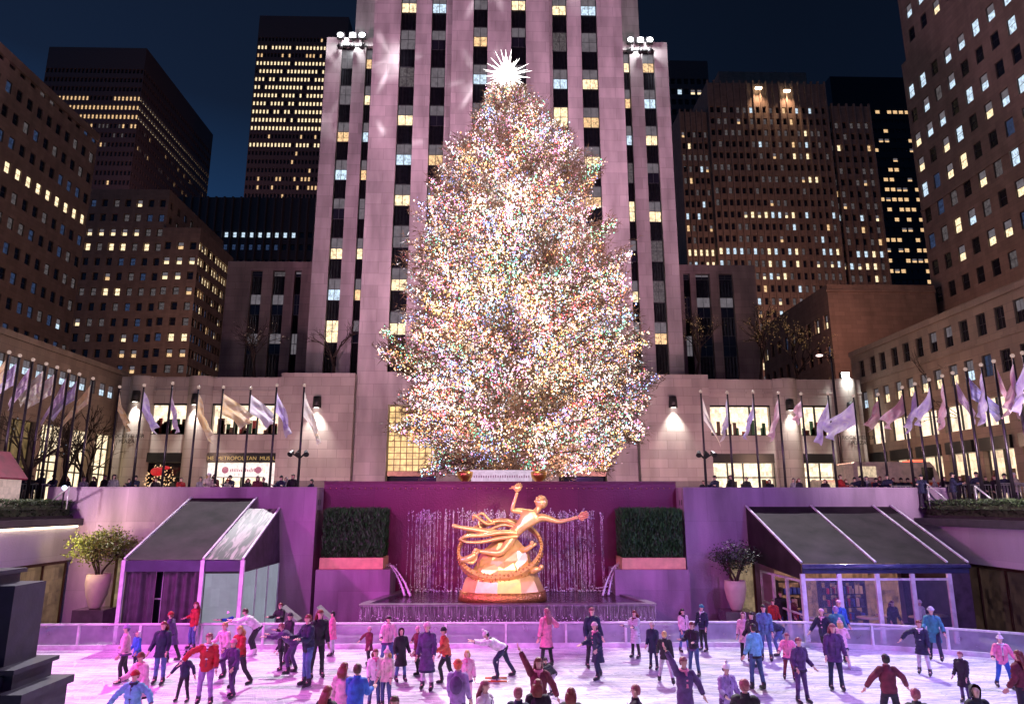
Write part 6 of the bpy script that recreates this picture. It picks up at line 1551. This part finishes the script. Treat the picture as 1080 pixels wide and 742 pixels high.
# x, head-top y, feet y (None: hidden or out of frame), heading, pose, top, bottom, hair, hairstyle, hat, coat, scarf, boots, height if feet unknown, extras, label
PP = [
(130,660,721,-60,'armR','lpink','black','purple','short','beanie',.12,None,'b',0,{'hathue':'lilac'},'skater in pale lilac jacket and lilac beanie, furthest left on the ice'),
(143,666,710,-30,'stand','blue','navy',None,'short','hood',.3,None,'b',0,{'hathue':'white'},'skater in blue coat with white hood beside the pale lilac jacket'),
(167,657,723,0,'stand','navy','jean','redh','mid',None,.2,None,'b',0,{},'red haired skater in navy coat and blue jeans'),
(154,688,None,-20,'glide','lpink','lpink','redh','short','beanie',.4,'pink','b',1.5,{'hathue':'redh'},'skater in long pink coat and dark pink hat in the left foreground'),
(143,710,None,0,'out','lblue','navy','redh','short','beanie',.1,'navy','b',1.5,{'hathue':'red'},'child in pale blue jacket and red hat, lowest at left, arms out'),
(182,646,699,-90,'glide','purple','black','redh','short','beanie',.35,None,'b',0,{'hathue':'red'},'skater in purple coat with red hat seen from the side near the left rail'),
(202,636,686,-40,'hip','red','jean','redh','long',None,.05,None,'b',0,{},'long haired woman in bright red jacket and jeans leaning on the rail'),
(192,689,741,-10,'out','navy','black','blackh','short','pom',.05,None,'b',0,{'hathue':'black'},'small boy in dark jacket and black pompom hat with arms spread'),
(215,669,745,10,'armR','red','lilac','pinkh','short',None,.05,'white','b',0,{},'man in red jacket with white shirt leading the small boy'),
(235,637,None,160,'stand','black','black','blackh','short','hood',.3,None,'b',1.72,{'zY':27.75},'figure in black hooded coat standing outside the rail before the pale tent door'),
(253,636,None,-50,'bend','blue','black',None,'short','beanie',.05,None,'b',1.8,{'hathue':'white','zY':27.7},'person in bright blue jacket and white hat bending by the pale tent door'),
(268,648,693,-75,'bend','white','black','brownh','short',None,.05,None,'w',0,{'hh':1.68},'skater in white jacket and black trousers bending forward to the left'),
(236,657,716,-30,'glide','lpink','purple','blond','short',None,.1,None,'b',0,{},'fair haired skater in pale pink jacket left of the red jacket'),
(254,660,726,-35,'glide2','red','dark','blond','mid',None,.05,None,'b',0,{},'blonde skater in orange red jacket kicking one leg back'),
(245,675,737,-30,'glide','purple','purple','pinkh','short','beanie',.1,None,'b',0,{'hathue':'pink'},'skater in purple jacket and pink hat in front of the red jacket'),
(297,636,None,-20,'phone','black','black','redh','short',None,.1,None,'b',1.7,{'zY':27.8},'person in black outside the rail beside the pale tent side, looking down'),
(303,648,703,-40,'phone','dark','dark','pinkh','short','beanie',.2,None,'b',0,{'hathue':'dark'},'skater in dark coat and dark hat close behind the bending purple coat'),
(308,662,712,-85,'bend','purple','purple','pinkh','short',None,.1,None,'b',0,{'hh':1.6},'bending skater in dark purple jacket helping a child'),
(296,672,708,-60,'stand','dark','black','brownh','short','beanie',.1,None,'b',0,{'hathue':'pink'},'small child in dark clothes held by the bending purple jacket'),
(323,650,725,-45,'phone','navy','jean','redh','short',None,.08,None,'b',0,{},'tall man in navy jacket and bright blue jeans left of the fountain'),
(333,637,716,30,'stand','black','black','redh','long',None,.1,None,'b',0,{},'red haired woman in black behind the man in bright blue jeans'),
(350,646,693,-80,'stand','pink','greyl','blackh','short',None,.30,None,'b',0,{},'child in long pink coat and pale trousers near the left of the fountain'),
(363,703,None,170,'stand','lpink','lpink','redh','mid',None,.3,None,'b',1.62,{},'person with dark red hair in pale pink coat seen from behind in the foreground'),
(376,705,None,170,'phone','blue','navy','brownh','short',None,.1,None,'b',1.65,{},'man in blue jacket seen from behind beside the pale pink coat'),
(343,729,None,150,'stand','dark','dark','redh','long',None,.1,None,'b',1.6,{},'head of a long red haired person at the bottom edge, left of the pink coat'),
(389,661,702,-40,'armR','maroon','black','pinkh','short','beanie',.3,None,'b',0,{'hathue':'lpink'},'child in dark red jacket with pale pink hat and one arm out'),
(407,650,706,20,'glide','lpink','jean','blackh','short',None,.15,None,'b',0,{},'dark haired skater in pale pink jacket between the fountain and the plaid jackets'),
(394,686,748,20,'stand','white','djean','redh','mid',None,.1,'pink','b',0,{},'woman in white jacket with red scarf, left of the foreground pair'),
(407,686,748,-20,'stand','cream','djean','blond','mid','beanie',.15,None,'b',0,{'hathue':'lpink'},'woman in cream patterned jacket, right of the foreground pair'),
(422,664,720,30,'stand','black','jean','pinkh','short','hood',.45,None,'b',0,{},'skater in long black coat and jeans left of the purple long coat'),
(450,658,729,-10,'stand','purple','greyl','lpink','short','beanie',.5,None,'b',0,{'hathue':'lpink'},'skater in long dark purple coat with pale hat and light stockings'),
(442,661,712,-70,'armR','maroon','black','lpink','short','beanie',.3,None,'b',0,{'hathue':'lpink'},'skater in maroon jacket half hidden behind the long purple coat'),
(417,737,None,0,'stand','grey','grey','brownh','short',None,.1,None,'b',1.6,{},'small grey head at the bottom edge below the pair of women'),
(473,661,723,-75,'glide2','orange','black','pinkh','short','beanie',.05,None,'b',0,{'hathue':'black'},'skater in orange red jacket and black beanie heading left'),
(492,687,746,0,'stand','lpink','lpink','blond','mid',None,.2,'pink','b',0,{},'blonde girl in pale pink suit with dark gloves behind the lilac backpack'),
(483,700,None,170,'stand','lilac','purple','orange','short','beanie',.1,None,'b',1.62,{'bag':'purple','hathue':'orange'},'person in lilac jacket with backpack and orange hat seen from behind'),
(510,722,None,60,'stand','white','white','pinkh','long',None,.1,None,'b',1.62,{},'long haired person at the bottom edge right of the lilac backpack'),
(533,667,716,-85,'bendlow','white','navy','blackh','short','pom',.05,'black','b',0,{'hathue':'white','hh':1.62},'skater in white jacket and white hat bending low over the ice'),
(577,643,705,-150,'hip','pink','black','pinkh','long',None,.42,None,'b',0,{},'tall woman in long pink coat with hand on hip before the fountain steps'),
(583,705,735,-60,'bend','black','greyl','blackh','short',None,.05,None,'b',0,{},'small child in black top bending behind the woman waving'),
(568,698,None,0,'upR','maroon','dark','redh','long',None,.1,'pink','b',1.65,{},'long red haired woman in the foreground reaching one arm up to the left'),
(546,730,None,160,'stand','navy','navy','pinkh','short',None,.1,None,'b',1.6,{},'head and navy shoulders at the bottom edge left of the waving woman'),
(567,722,None,170,'stand','dark','dark','redh','mid',None,.1,None,'b',1.66,{},'head with dark red hair at the bottom edge in front of the waving woman'),
(602,731,None,170,'stand','dark','dark','redh','mid',None,.1,None,'b',1.6,{},'lone dark red head at the bottom edge right of centre'),
(625,642,706,10,'stand','navy','dark','pinkh','short',None,.3,None,'b',0,{},'dark coated skater close behind the navy coat with pink scarf'),
(632,657,717,-60,'glide','navy','navy','pinkh','short','beanie',.42,'pink','b',0,{'hathue':'lpink'},'skater in long navy coat with pink scarf and pink hat right of the statue'),
(671,645,695,-50,'phone','greyl','black','redh','mid',None,.42,'maroon','b',0,{},'woman in long pale grey coat with dark scarf near the rail'),
(690,657,707,-30,'stand','navy','navy','blond','short','beanie',.35,None,'b',0,{'hathue':'cream'},'skater in navy coat with cream hat right of the pale grey coat'),
(703,666,723,160,'stride','black','greyl','blond','short',None,.05,None,'b',0,{},'skater in black jacket and pale grey trousers striding away'),
(722,643,689,20,'stand','lpink','jean','blackh','mid',None,.12,'dark','b',0,{},'dark haired woman in pale pink jacket and jeans standing at the rail'),
(733,657,715,-40,'phone','dark','djean','redh','short',None,.1,None,'b',0,{},'skater in dark jacket with red hair in front of the rail'),
(743,639,688,-50,'stand','navy','black','teal','short','beanie',.1,'white','b',0,{'hathue':'teal'},'tall skater in navy jacket with blue hat and white scarf at the rail'),
(721,697,None,10,'upR','purple','purple','pinkh','short',None,.4,'pink','b',1.66,{},'woman in purple coat raising one arm high in the right foreground'),
(762,701,None,20,'glide','lilac','purple','blackh','short','pom',.1,None,'b',1.5,{'hathue':'white'},'child in lilac jacket with black and white hat right of the raised arm'),
(672,727,None,-100,'stand','dark','dark','pinkh','short',None,.1,None,'b',1.6,{},'pink lit head in profile at the bottom edge below the striding skater'),
(785,722,None,160,'stand','black','black','pinkh','short',None,.1,None,'b',1.75,{},'broad black shoulders at the bottom edge below the pale blue jacket'),
(787,647,698,-30,'stand','lpink','black','lpink','short','hood',.3,None,'b',0,{},'skater in long pale pink hooded coat behind the pale blue jacket'),
(797,647,704,-60,'stand','dark','dark','blackh','short',None,.1,None,'b',0,{},'dark haired skater half hidden behind the pale blue jacket'),
(800,660,729,-160,'stand','lblue','djean','blackh','short',None,.08,None,'b',0,{'bag':None},'man in bright pale blue jacket and dark jeans in the right half'),
(809,639,698,-20,'stand','denim','jean','blackh','long',None,.1,None,'b',0,{},'long haired woman in denim jacket and jeans by the rail gate'),
(826,655,692,-80,'bendlow','navy','jean','blackh','short','beanie',.05,None,'b',0,{'hathue':'lblue','hh':1.65},'bending person in navy jacket with light blue hat by the rail gate'),
(833,667,718,-20,'glide','pink','maroon','pinkh','short',None,.2,None,'b',0,{},'child in pink padded coat left of the mauve jacket'),
(847,674,743,15,'pocket','purple','purple','pinkh','short',None,.12,None,'b',0,{},'man in mauve purple jacket and trousers with hands at his pockets'),
(874,643,697,-45,'kick','navy','black','lpink','short',None,.05,'lpink','b',0,{},'skater in navy jacket with pink scarf and one skate kicked back'),
(883,634,None,0,'stand','blue','navy','lpink','short',None,.1,None,'b',1.8,{'zY':26.3},'tall bald man in blue jacket beside the gate of the wide tent'),
(887,641,700,170,'stand','teal','grey','lilac','short',None,.1,None,'b',0,{},'skater in teal jacket seen from behind near the gate'),
(891,656,706,160,'glide','lpink','cream','blond','mid','pom',.25,None,'w',0,{'hathue':'lpink'},'skater in pale pink coat and trousers behind the purple top and skirt'),
(883,659,729,-10,'stand','purple','navy','pinkh','long',None,.22,None,'b',0,{},'long haired woman in purple top with pale skirt and dark leggings'),
(934,693,None,175,'out','maroon','dark','blackh','short',None,.05,None,'b',1.62,{},'figure in maroon jacket seen from behind with arms spread, lower right'),
(976,655,713,-40,'armR','navy','greyl','redh','short',None,.3,'white','b',0,{},'skater in navy coat with long white scarf and pale stockings at right'),
(988,641,698,-35,'glide','teal','navy','lilac','short','beanie',.35,None,'b',0,{'hathue':'greyl'},'skater in teal coat with pale hat beside the long white scarf'),
(1020,688,743,-60,'stand','dark','purple','pinkh','short',None,.4,None,'b',0,{},'skater in long dark purple coat at lower right'),
(1060,670,727,-20,'glide','pink','blue','lpink','short','pom',.05,'white','b',0,{'hathue':'white'},'girl in pink and white jacket with white hat near the right edge'),
(1075,690,None,-160,'stand','maroon','dark','redh','long',None,.1,None,'b',1.66,{},'person with long red brown hair in maroon at the right edge'),
(1028,727,None,0,'stand','black','black','brownh','short','hood',.1,None,'b',1.6,{},'black hooded head at the bottom edge, lower right'),
(968,732,None,170,'stand','black','black','pinkh','short',None,.1,None,'b',1.6,{},'small pink lit head at the bottom edge below the white scarf'),
(941,651,None,10,'stand','dark','dark','pinkh','mid',None,.1,None,'b',1.66,{'zY':27.9},'dark figure behind the glass of the wide tent near its middle'),
(815,640,None,10,'stand','red','dark','brownh','short',None,.1,None,'b',1.6,{'zY':28.3},'person in red jacket in the side doorway of the wide tent'),
(823,624,None,-20,'stand','black','black','brownh','short',None,.2,None,'b',1.75,{'zY':29.5},'tall person in black inside the side doorway of the wide tent'),
(835,630,None,40,'stand','maroon','dark','blackh','short',None,.2,None,'b',1.7,{'zY':29.0},'person in maroon just inside the wide tent beside its corner post'),
(968,640,None,20,'stand','white','dark','blond','short','beanie',.1,None,'b',1.7,{'zY':28.0,'hathue':'white'},'pale hatted person behind the glass at the right end of the wide tent'),
(655+7,0,None,0,'stand','navy','navy','blackh','short',None,.1,None,'b',0,{},''),
]
for row in PP:
    px, hy, fy, hd_, ps, tp, bt, hr, hs, ht, ct, sc, bo, hh, ex_, lb = row
    if not lb: continue
    if 'zY' in ex_:
        Y_ = ex_['zY']; p = at(px, hy, Y_); h = min(max(p.z, 1.45), 1.85); loc = Vector((p.x, Y_, -.015 if Y_ > RAILY else .021))
    elif fy:
        loc = stand(px, fy-1.5); q = at(px, hy, loc.y); h = ex_.get('hh', max(1.05, min(q.z-.05, 1.86)))
        comp = {'glide': 1.02, 'push': 1.04, 'kick': 1.02}.get(ps, 1.0)
        h = h*comp if 'hh' not in ex_ else h
    else:
        h = hh; loc = by_head(px, hy, h+.02); loc.z = .021
    kw = {}
    if ht: kw['hat'] = ht
    if 'hathue' in ex_: kw['hathue'] = ex_['hathue']
    if ex_.get('bag'): kw['bag'] = ex_['bag']
    grp = 'skaters on the ice' if 'zY' not in ex_ else 'people standing round the tents'
    person(tuple(loc), hd_, h, ps, tp, bt, hr, hs, coat=ct, scarf=sc, label=lb, group=grp, boots=bo, skates='zY' not in ex_, **kw)
# skating aid pushed by the bending white jacket
p = stand(524, 717); sa = thing('skating_aid', (p.x, p.y, .021), 'low orange skating aid pushed by the skater in white', 'skating aid'); m_ = MB()
for s_ in (-.2, .2): m_ = MB(); m_.tube([(p.x-.35, p.y+s_, .05), (p.x+.3, p.y+s_, .05)], .025, 5); m_.build('runner', plain('aid_orange', (.7, .15, .04)), sa); m_ = MB(); m_.tube([(p.x, p.y-.2, .06), (p.x+.05, p.y-.2, .62), (p.x+.05, p.y+.2, .62), (p.x, p.y+.2, .06)], .022, 5); m_.build('handle_frame', plain('aid_dark', (.05, .05, .15)), sa)
# people on the plaza behind the court walls: heads and shoulders show above the parapet
tmpl = []
T_OP = [('black','black','brownh','short',None,None), ('navy','dark','blackh','short','beanie','black'), ('dark','black','redh','mid',None,None), ('red','dark','brownh','short',None,None), ('grey','black','blackh','short','hood',None), ('cream','dark','blond','mid','beanie','white'), ('maroon','black','brownh','mid',None,None), ('white','navy','brownh','short','pom','red')]
GL = 'spectators watching from the plaza behind the parapets'
nm_ = ('black jacket with brown hair', 'navy jacket and black beanie', 'dark jacket and shoulder length hair', 'red jacket', 'grey hooded jacket', 'cream jacket and white beanie', 'maroon jacket', 'white jacket and red pompom hat')
for i, o_ in enumerate(T_OP):
    tmpl.append(person((0, 0, 0), 0, 1.7, 'phone' if i % 2 else 'pocket', o_[0], o_[1], o_[2], o_[3], hat=o_[4], hathue=o_[5], coat=.15, label='spectator in %s behind parapet' % nm_[i], group=GL, skates=False))
skin_flush()
spots = []
rg = random.Random(17)
for px in (136, 141, 163, 190, 214, 219, 226, 238, 243, 263, 270, 277, 295, 302, 308, 331):
    spots.append((at(px+rg.uniform(-2, 2), 508, rg.uniform(35.2, 38.5))))
for px in (742, 756, 768, 773, 789, 812, 838, 841, 870, 886, 893, 903, 908, 915, 922, 929, 936, 944, 951, 958, 965):
    spots.append((at(px+rg.uniform(-2, 2), 508, rg.uniform(35.2, 39.5))))
for px in (972, 985, 996, 1004, 1013, 1022, 1031, 1040, 1049, 1060, 1071): spots.append(at(px, 508, rg.uniform(31.5, 36.5)))
for px in (8, 22, 33, 44, 57, 70, 88, 99, 110, 120): spots.append(at(px, 508, rg.uniform(33, 38)))
for i, p in enumerate(spots):
    k = rg.randrange(8) if rg.random() < .22 else rg.choice((0, 1, 2, 4))
    src = tmpl[k]
    if i < 8: k = i; src = tmpl[k]; o_ = src
    else:
        o_ = src.copy(); col.objects.link(o_)
        for c_ in src.children: d_ = c_.copy(); col.objects.link(d_); d_.parent = o_
    hh_ = rg.uniform(.86, 1.0); o_.location = (p.x, p.y, PZ+.002); o_.rotation_euler = (0, 0, R(rg.uniform(-60, 60))); o_.scale = (hh_,)*3

# ================================================================== LIGHTS
# floodlight batteries on the tower shoulders
for s, px, py, lb in ((-1, (359, 372, 382), 37, 'battery of three blazing floodlights on the left shoulder of the tower'), (1, (665, 675.5, 685.5), 42, 'battery of three blazing floodlights on the right shoulder of the tower')):
    p0 = at(px[1], py, 58.6); t = thing('floodlight_battery', (p0.x, 58.6, 49.0), lb, 'floodlights'); m_ = MB()
    m_.box(p0.x-1.3, p0.x+1.3, 58.9, 59.1, 48.0, 48.12); 
    for q in px: c = at(q, py, 58.6); m_.tube([(c.x, 58.8, c.z-.3), (c.x, 58.8, 47.6)], .05, 5)
    m_.build('bracket', M_fix, t)
    for q in px:
        c = at(q, py, 58.4); m_ = MB(); m_.box(c.x-.34, c.x+.34, c.y, c.y+.35, c.z-.3, c.z+.3); m_.build('lamp_housing', M_fix, t)
        m_ = MB(); m_.ball((c.x, c.y-.03, c.z), .29, 0, 14, 8, 1, .35, .85); m_.build('lens', glow('flood_white', (.9, .97, 1), 14, sampling='NONE'), t)
        c2_ = at(q, py+12, 58.5); m_ = MB(); m_.tube([(c2_.x, 58.7, c2_.z), (c2_.x, 58.3, c2_.z-.15)], [.2, .28], 10); m_.build('lower_lamp', M_fix, t)
    lamp('SPOT', (p0.x, 57.6, p0.z), (s*2.5, 20, 0), RINK_W, (.97, .93, 1), .5, 40, .7, 'rink_flood')
    lamp('POINT', (p0.x, 57.9, p0.z-.2), None, 900, (.95, .97, 1), .3, name='flood_spill')
# pink wash on the tower from banks of lamps on the side roofs
for s in (-1, 1):
    lamp('SPOT', (s*24, 22, 16.5), (-s*2, 56, 38), PINK_W, (1, .52, .76), 1.0, 75, .8, 'pink_wash')
    lamp('SPOT', (s*13, 41, 5.6), (s*11, 56, 11), PINK_W*.10, (1, .50, .62), .6, 110, .9, 'pink_wash_low')
# coloured stage lamps high round the court, and added rim lamps at its sides
lamp('SPOT', (-16, 3, 16), (-9, 23, 0), MAG_W*.8, (1, .16, .95), .4, 60, .8, 'magenta_stage_lamp')
lamp('SPOT', (2, -3, 17), (0, 22, 0), MAG_W*.30, (1, .42, .85), .12, 60, .8, 'rose_stage_lamp')
lamp('SPOT', (17, 3, 16), (12, 23, 0), MAG_W*.50, (.34, .34, 1), .4, 60, .8, 'blue_stage_lamp')
lamp('SPOT', (-19.5, 21, 9.5), (-3, 22, 0), MAG_W*.7, (1, .14, .85), .25, 90, .8, 'magenta_rim_lamp')  # unseen lamp added to edge the skaters with magenta from the left
lamp('SPOT', (20, 21, 9.5), (6, 22, 0), MAG_W*.40, (.45, .30, 1), .25, 90, .8, 'violet_rim_lamp')  # its added counterpart at the right, for a violet edge
lamp('SPOT', (-11, 5, 12), (-13, 32, 5), MAG_W*.20, (.85, .22, 1), .4, 60, .8, 'violet_wall_lamp')
lamp('SPOT', (12, 5, 12), (14, 32, 4), MAG_W*.30, (.66, .20, 1), .4, 60, .8, 'violet_wall_lamp')
lamp('SPOT', (-3, 14, 8), (0, 33, 3), MAG_W*.12, (1, .14, .62), .3, 60, .8, 'magenta_fountain_lamp')
lamp('SPOT', (4, 18, 8.5), (.3, 30, 3.6), MAG_W*.26, (1, .80, .50), .15, 24, .6, 'statue_lamp')
lamp('SPOT', (-4, 18, 8.5), (.1, 30, 3.6), MAG_W*.14, (1, .70, .50), .15, 24, .6, 'statue_lamp')
for s in (-1, 1): lamp('SPOT', (s*19, 22, 6), (s*19, 36, 10.5), 4200, (1, .80, .86), .3, 80, .9, 'flag_lamp')
# unseen warm point lamps added in mid air to lift the dark blocks
lamp('POINT', (-24, 50, 9), None, 420, (1, .58, .45), .6, name='facade_fill'); lamp('POINT', (24, 47, 9), None, 700, (1, .58, .42), .6, name='facade_fill')
lamp('POINT', (-38, 68, 24), None, 1500, (1, .50, .42), 1.5, name='facade_fill'); lamp('POINT', (36, 66, 24), None, 1900, (1, .46, .38), 1.5, name='facade_fill')
lamp('POINT', (-60, 118, 40), None, 4500, (1, .55, .5), 2, name='facade_fill'); lamp('POINT', (62, 142, 50), None, 26000, (1, .52, .45), 2, name='facade_fill')
lamp('POINT', (-110, 205, 100), None, 30000, (.9, .5, .6), 3, name='facade_fill')
# the snowflake projector, left of the court
g_ = lamp('SPOT', (-20, 15, 12), (-7.5, 56, 49), 230000, (1, .93, 1), .05, 30, .6, 'snowflake_projector'); ld_ = g_.data; ld_.use_nodes = True
nt = ld_.node_tree; N = nt.nodes; L = nt.links; em = N['Emission']
tc = N.new('ShaderNodeTexCoord'); sp = N.new('ShaderNodeSeparateXYZ'); L.new(tc.outputs['Normal'], sp.inputs[0])
def mth(op, a, b_=None):
    n = N.new('ShaderNodeMath'); n.operation = op
    for i, v in enumerate((a, b_)):
        if v is None: continue
        if isinstance(v, (int, float)): n.inputs[i].default_value = v
        else: L.new(v, n.inputs[i])
    return n.outputs[0]
u = mth('ADD', mth('MULTIPLY', mth('DIVIDE', sp.outputs[0], sp.outputs[2]), 7.0), .25); v = mth('ADD', mth('MULTIPLY', mth('DIVIDE', sp.outputs[1], sp.outputs[2]), 7.0), .1)
v = mth('ADD', v, mth('MULTIPLY', mth('FLOOR', u), .37))
fu = mth('SUBTRACT', mth('SUBTRACT', u, mth('FLOOR', u)), .5); fv = mth('SUBTRACT', mth('SUBTRACT', v, mth('FLOOR', v)), .5)
rr_ = mth('SQRT', mth('ADD', mth('MULTIPLY', fu, fu), mth('MULTIPLY', fv, fv))); th = mth('ARCTAN2', fv, fu)
def soft(a, thr, wd):   # 1 well under thr, fading out over wd
    n = N.new('ShaderNodeMath'); n.operation = 'DIVIDE'; n.use_clamp = True; L.new(mth('SUBTRACT', thr+wd, a), n.inputs[0]); n.inputs[1].default_value = 2*wd; return n.outputs[0]
nzt = N.new('ShaderNodeTexNoise'); nzt.inputs['Scale'].default_value = 16; nzt.inputs['Detail'].default_value = 3; L.new(tc.outputs['Normal'], nzt.inputs['Vector'])
arm = soft(mth('MULTIPLY', mth('ABSOLUTE', mth('SINE', mth('MULTIPLY', th, 3))), rr_), .09, .07)
inr = soft(rr_, .30, .12); core = soft(rr_, .16, .10)
brk = soft(nzt.outputs['Fac'], .52, .08)
pat = mth('MULTIPLY', mth('MAXIMUM', mth('MULTIPLY', arm, inr), core), brk); L.new(pat, em.inputs['Strength'])
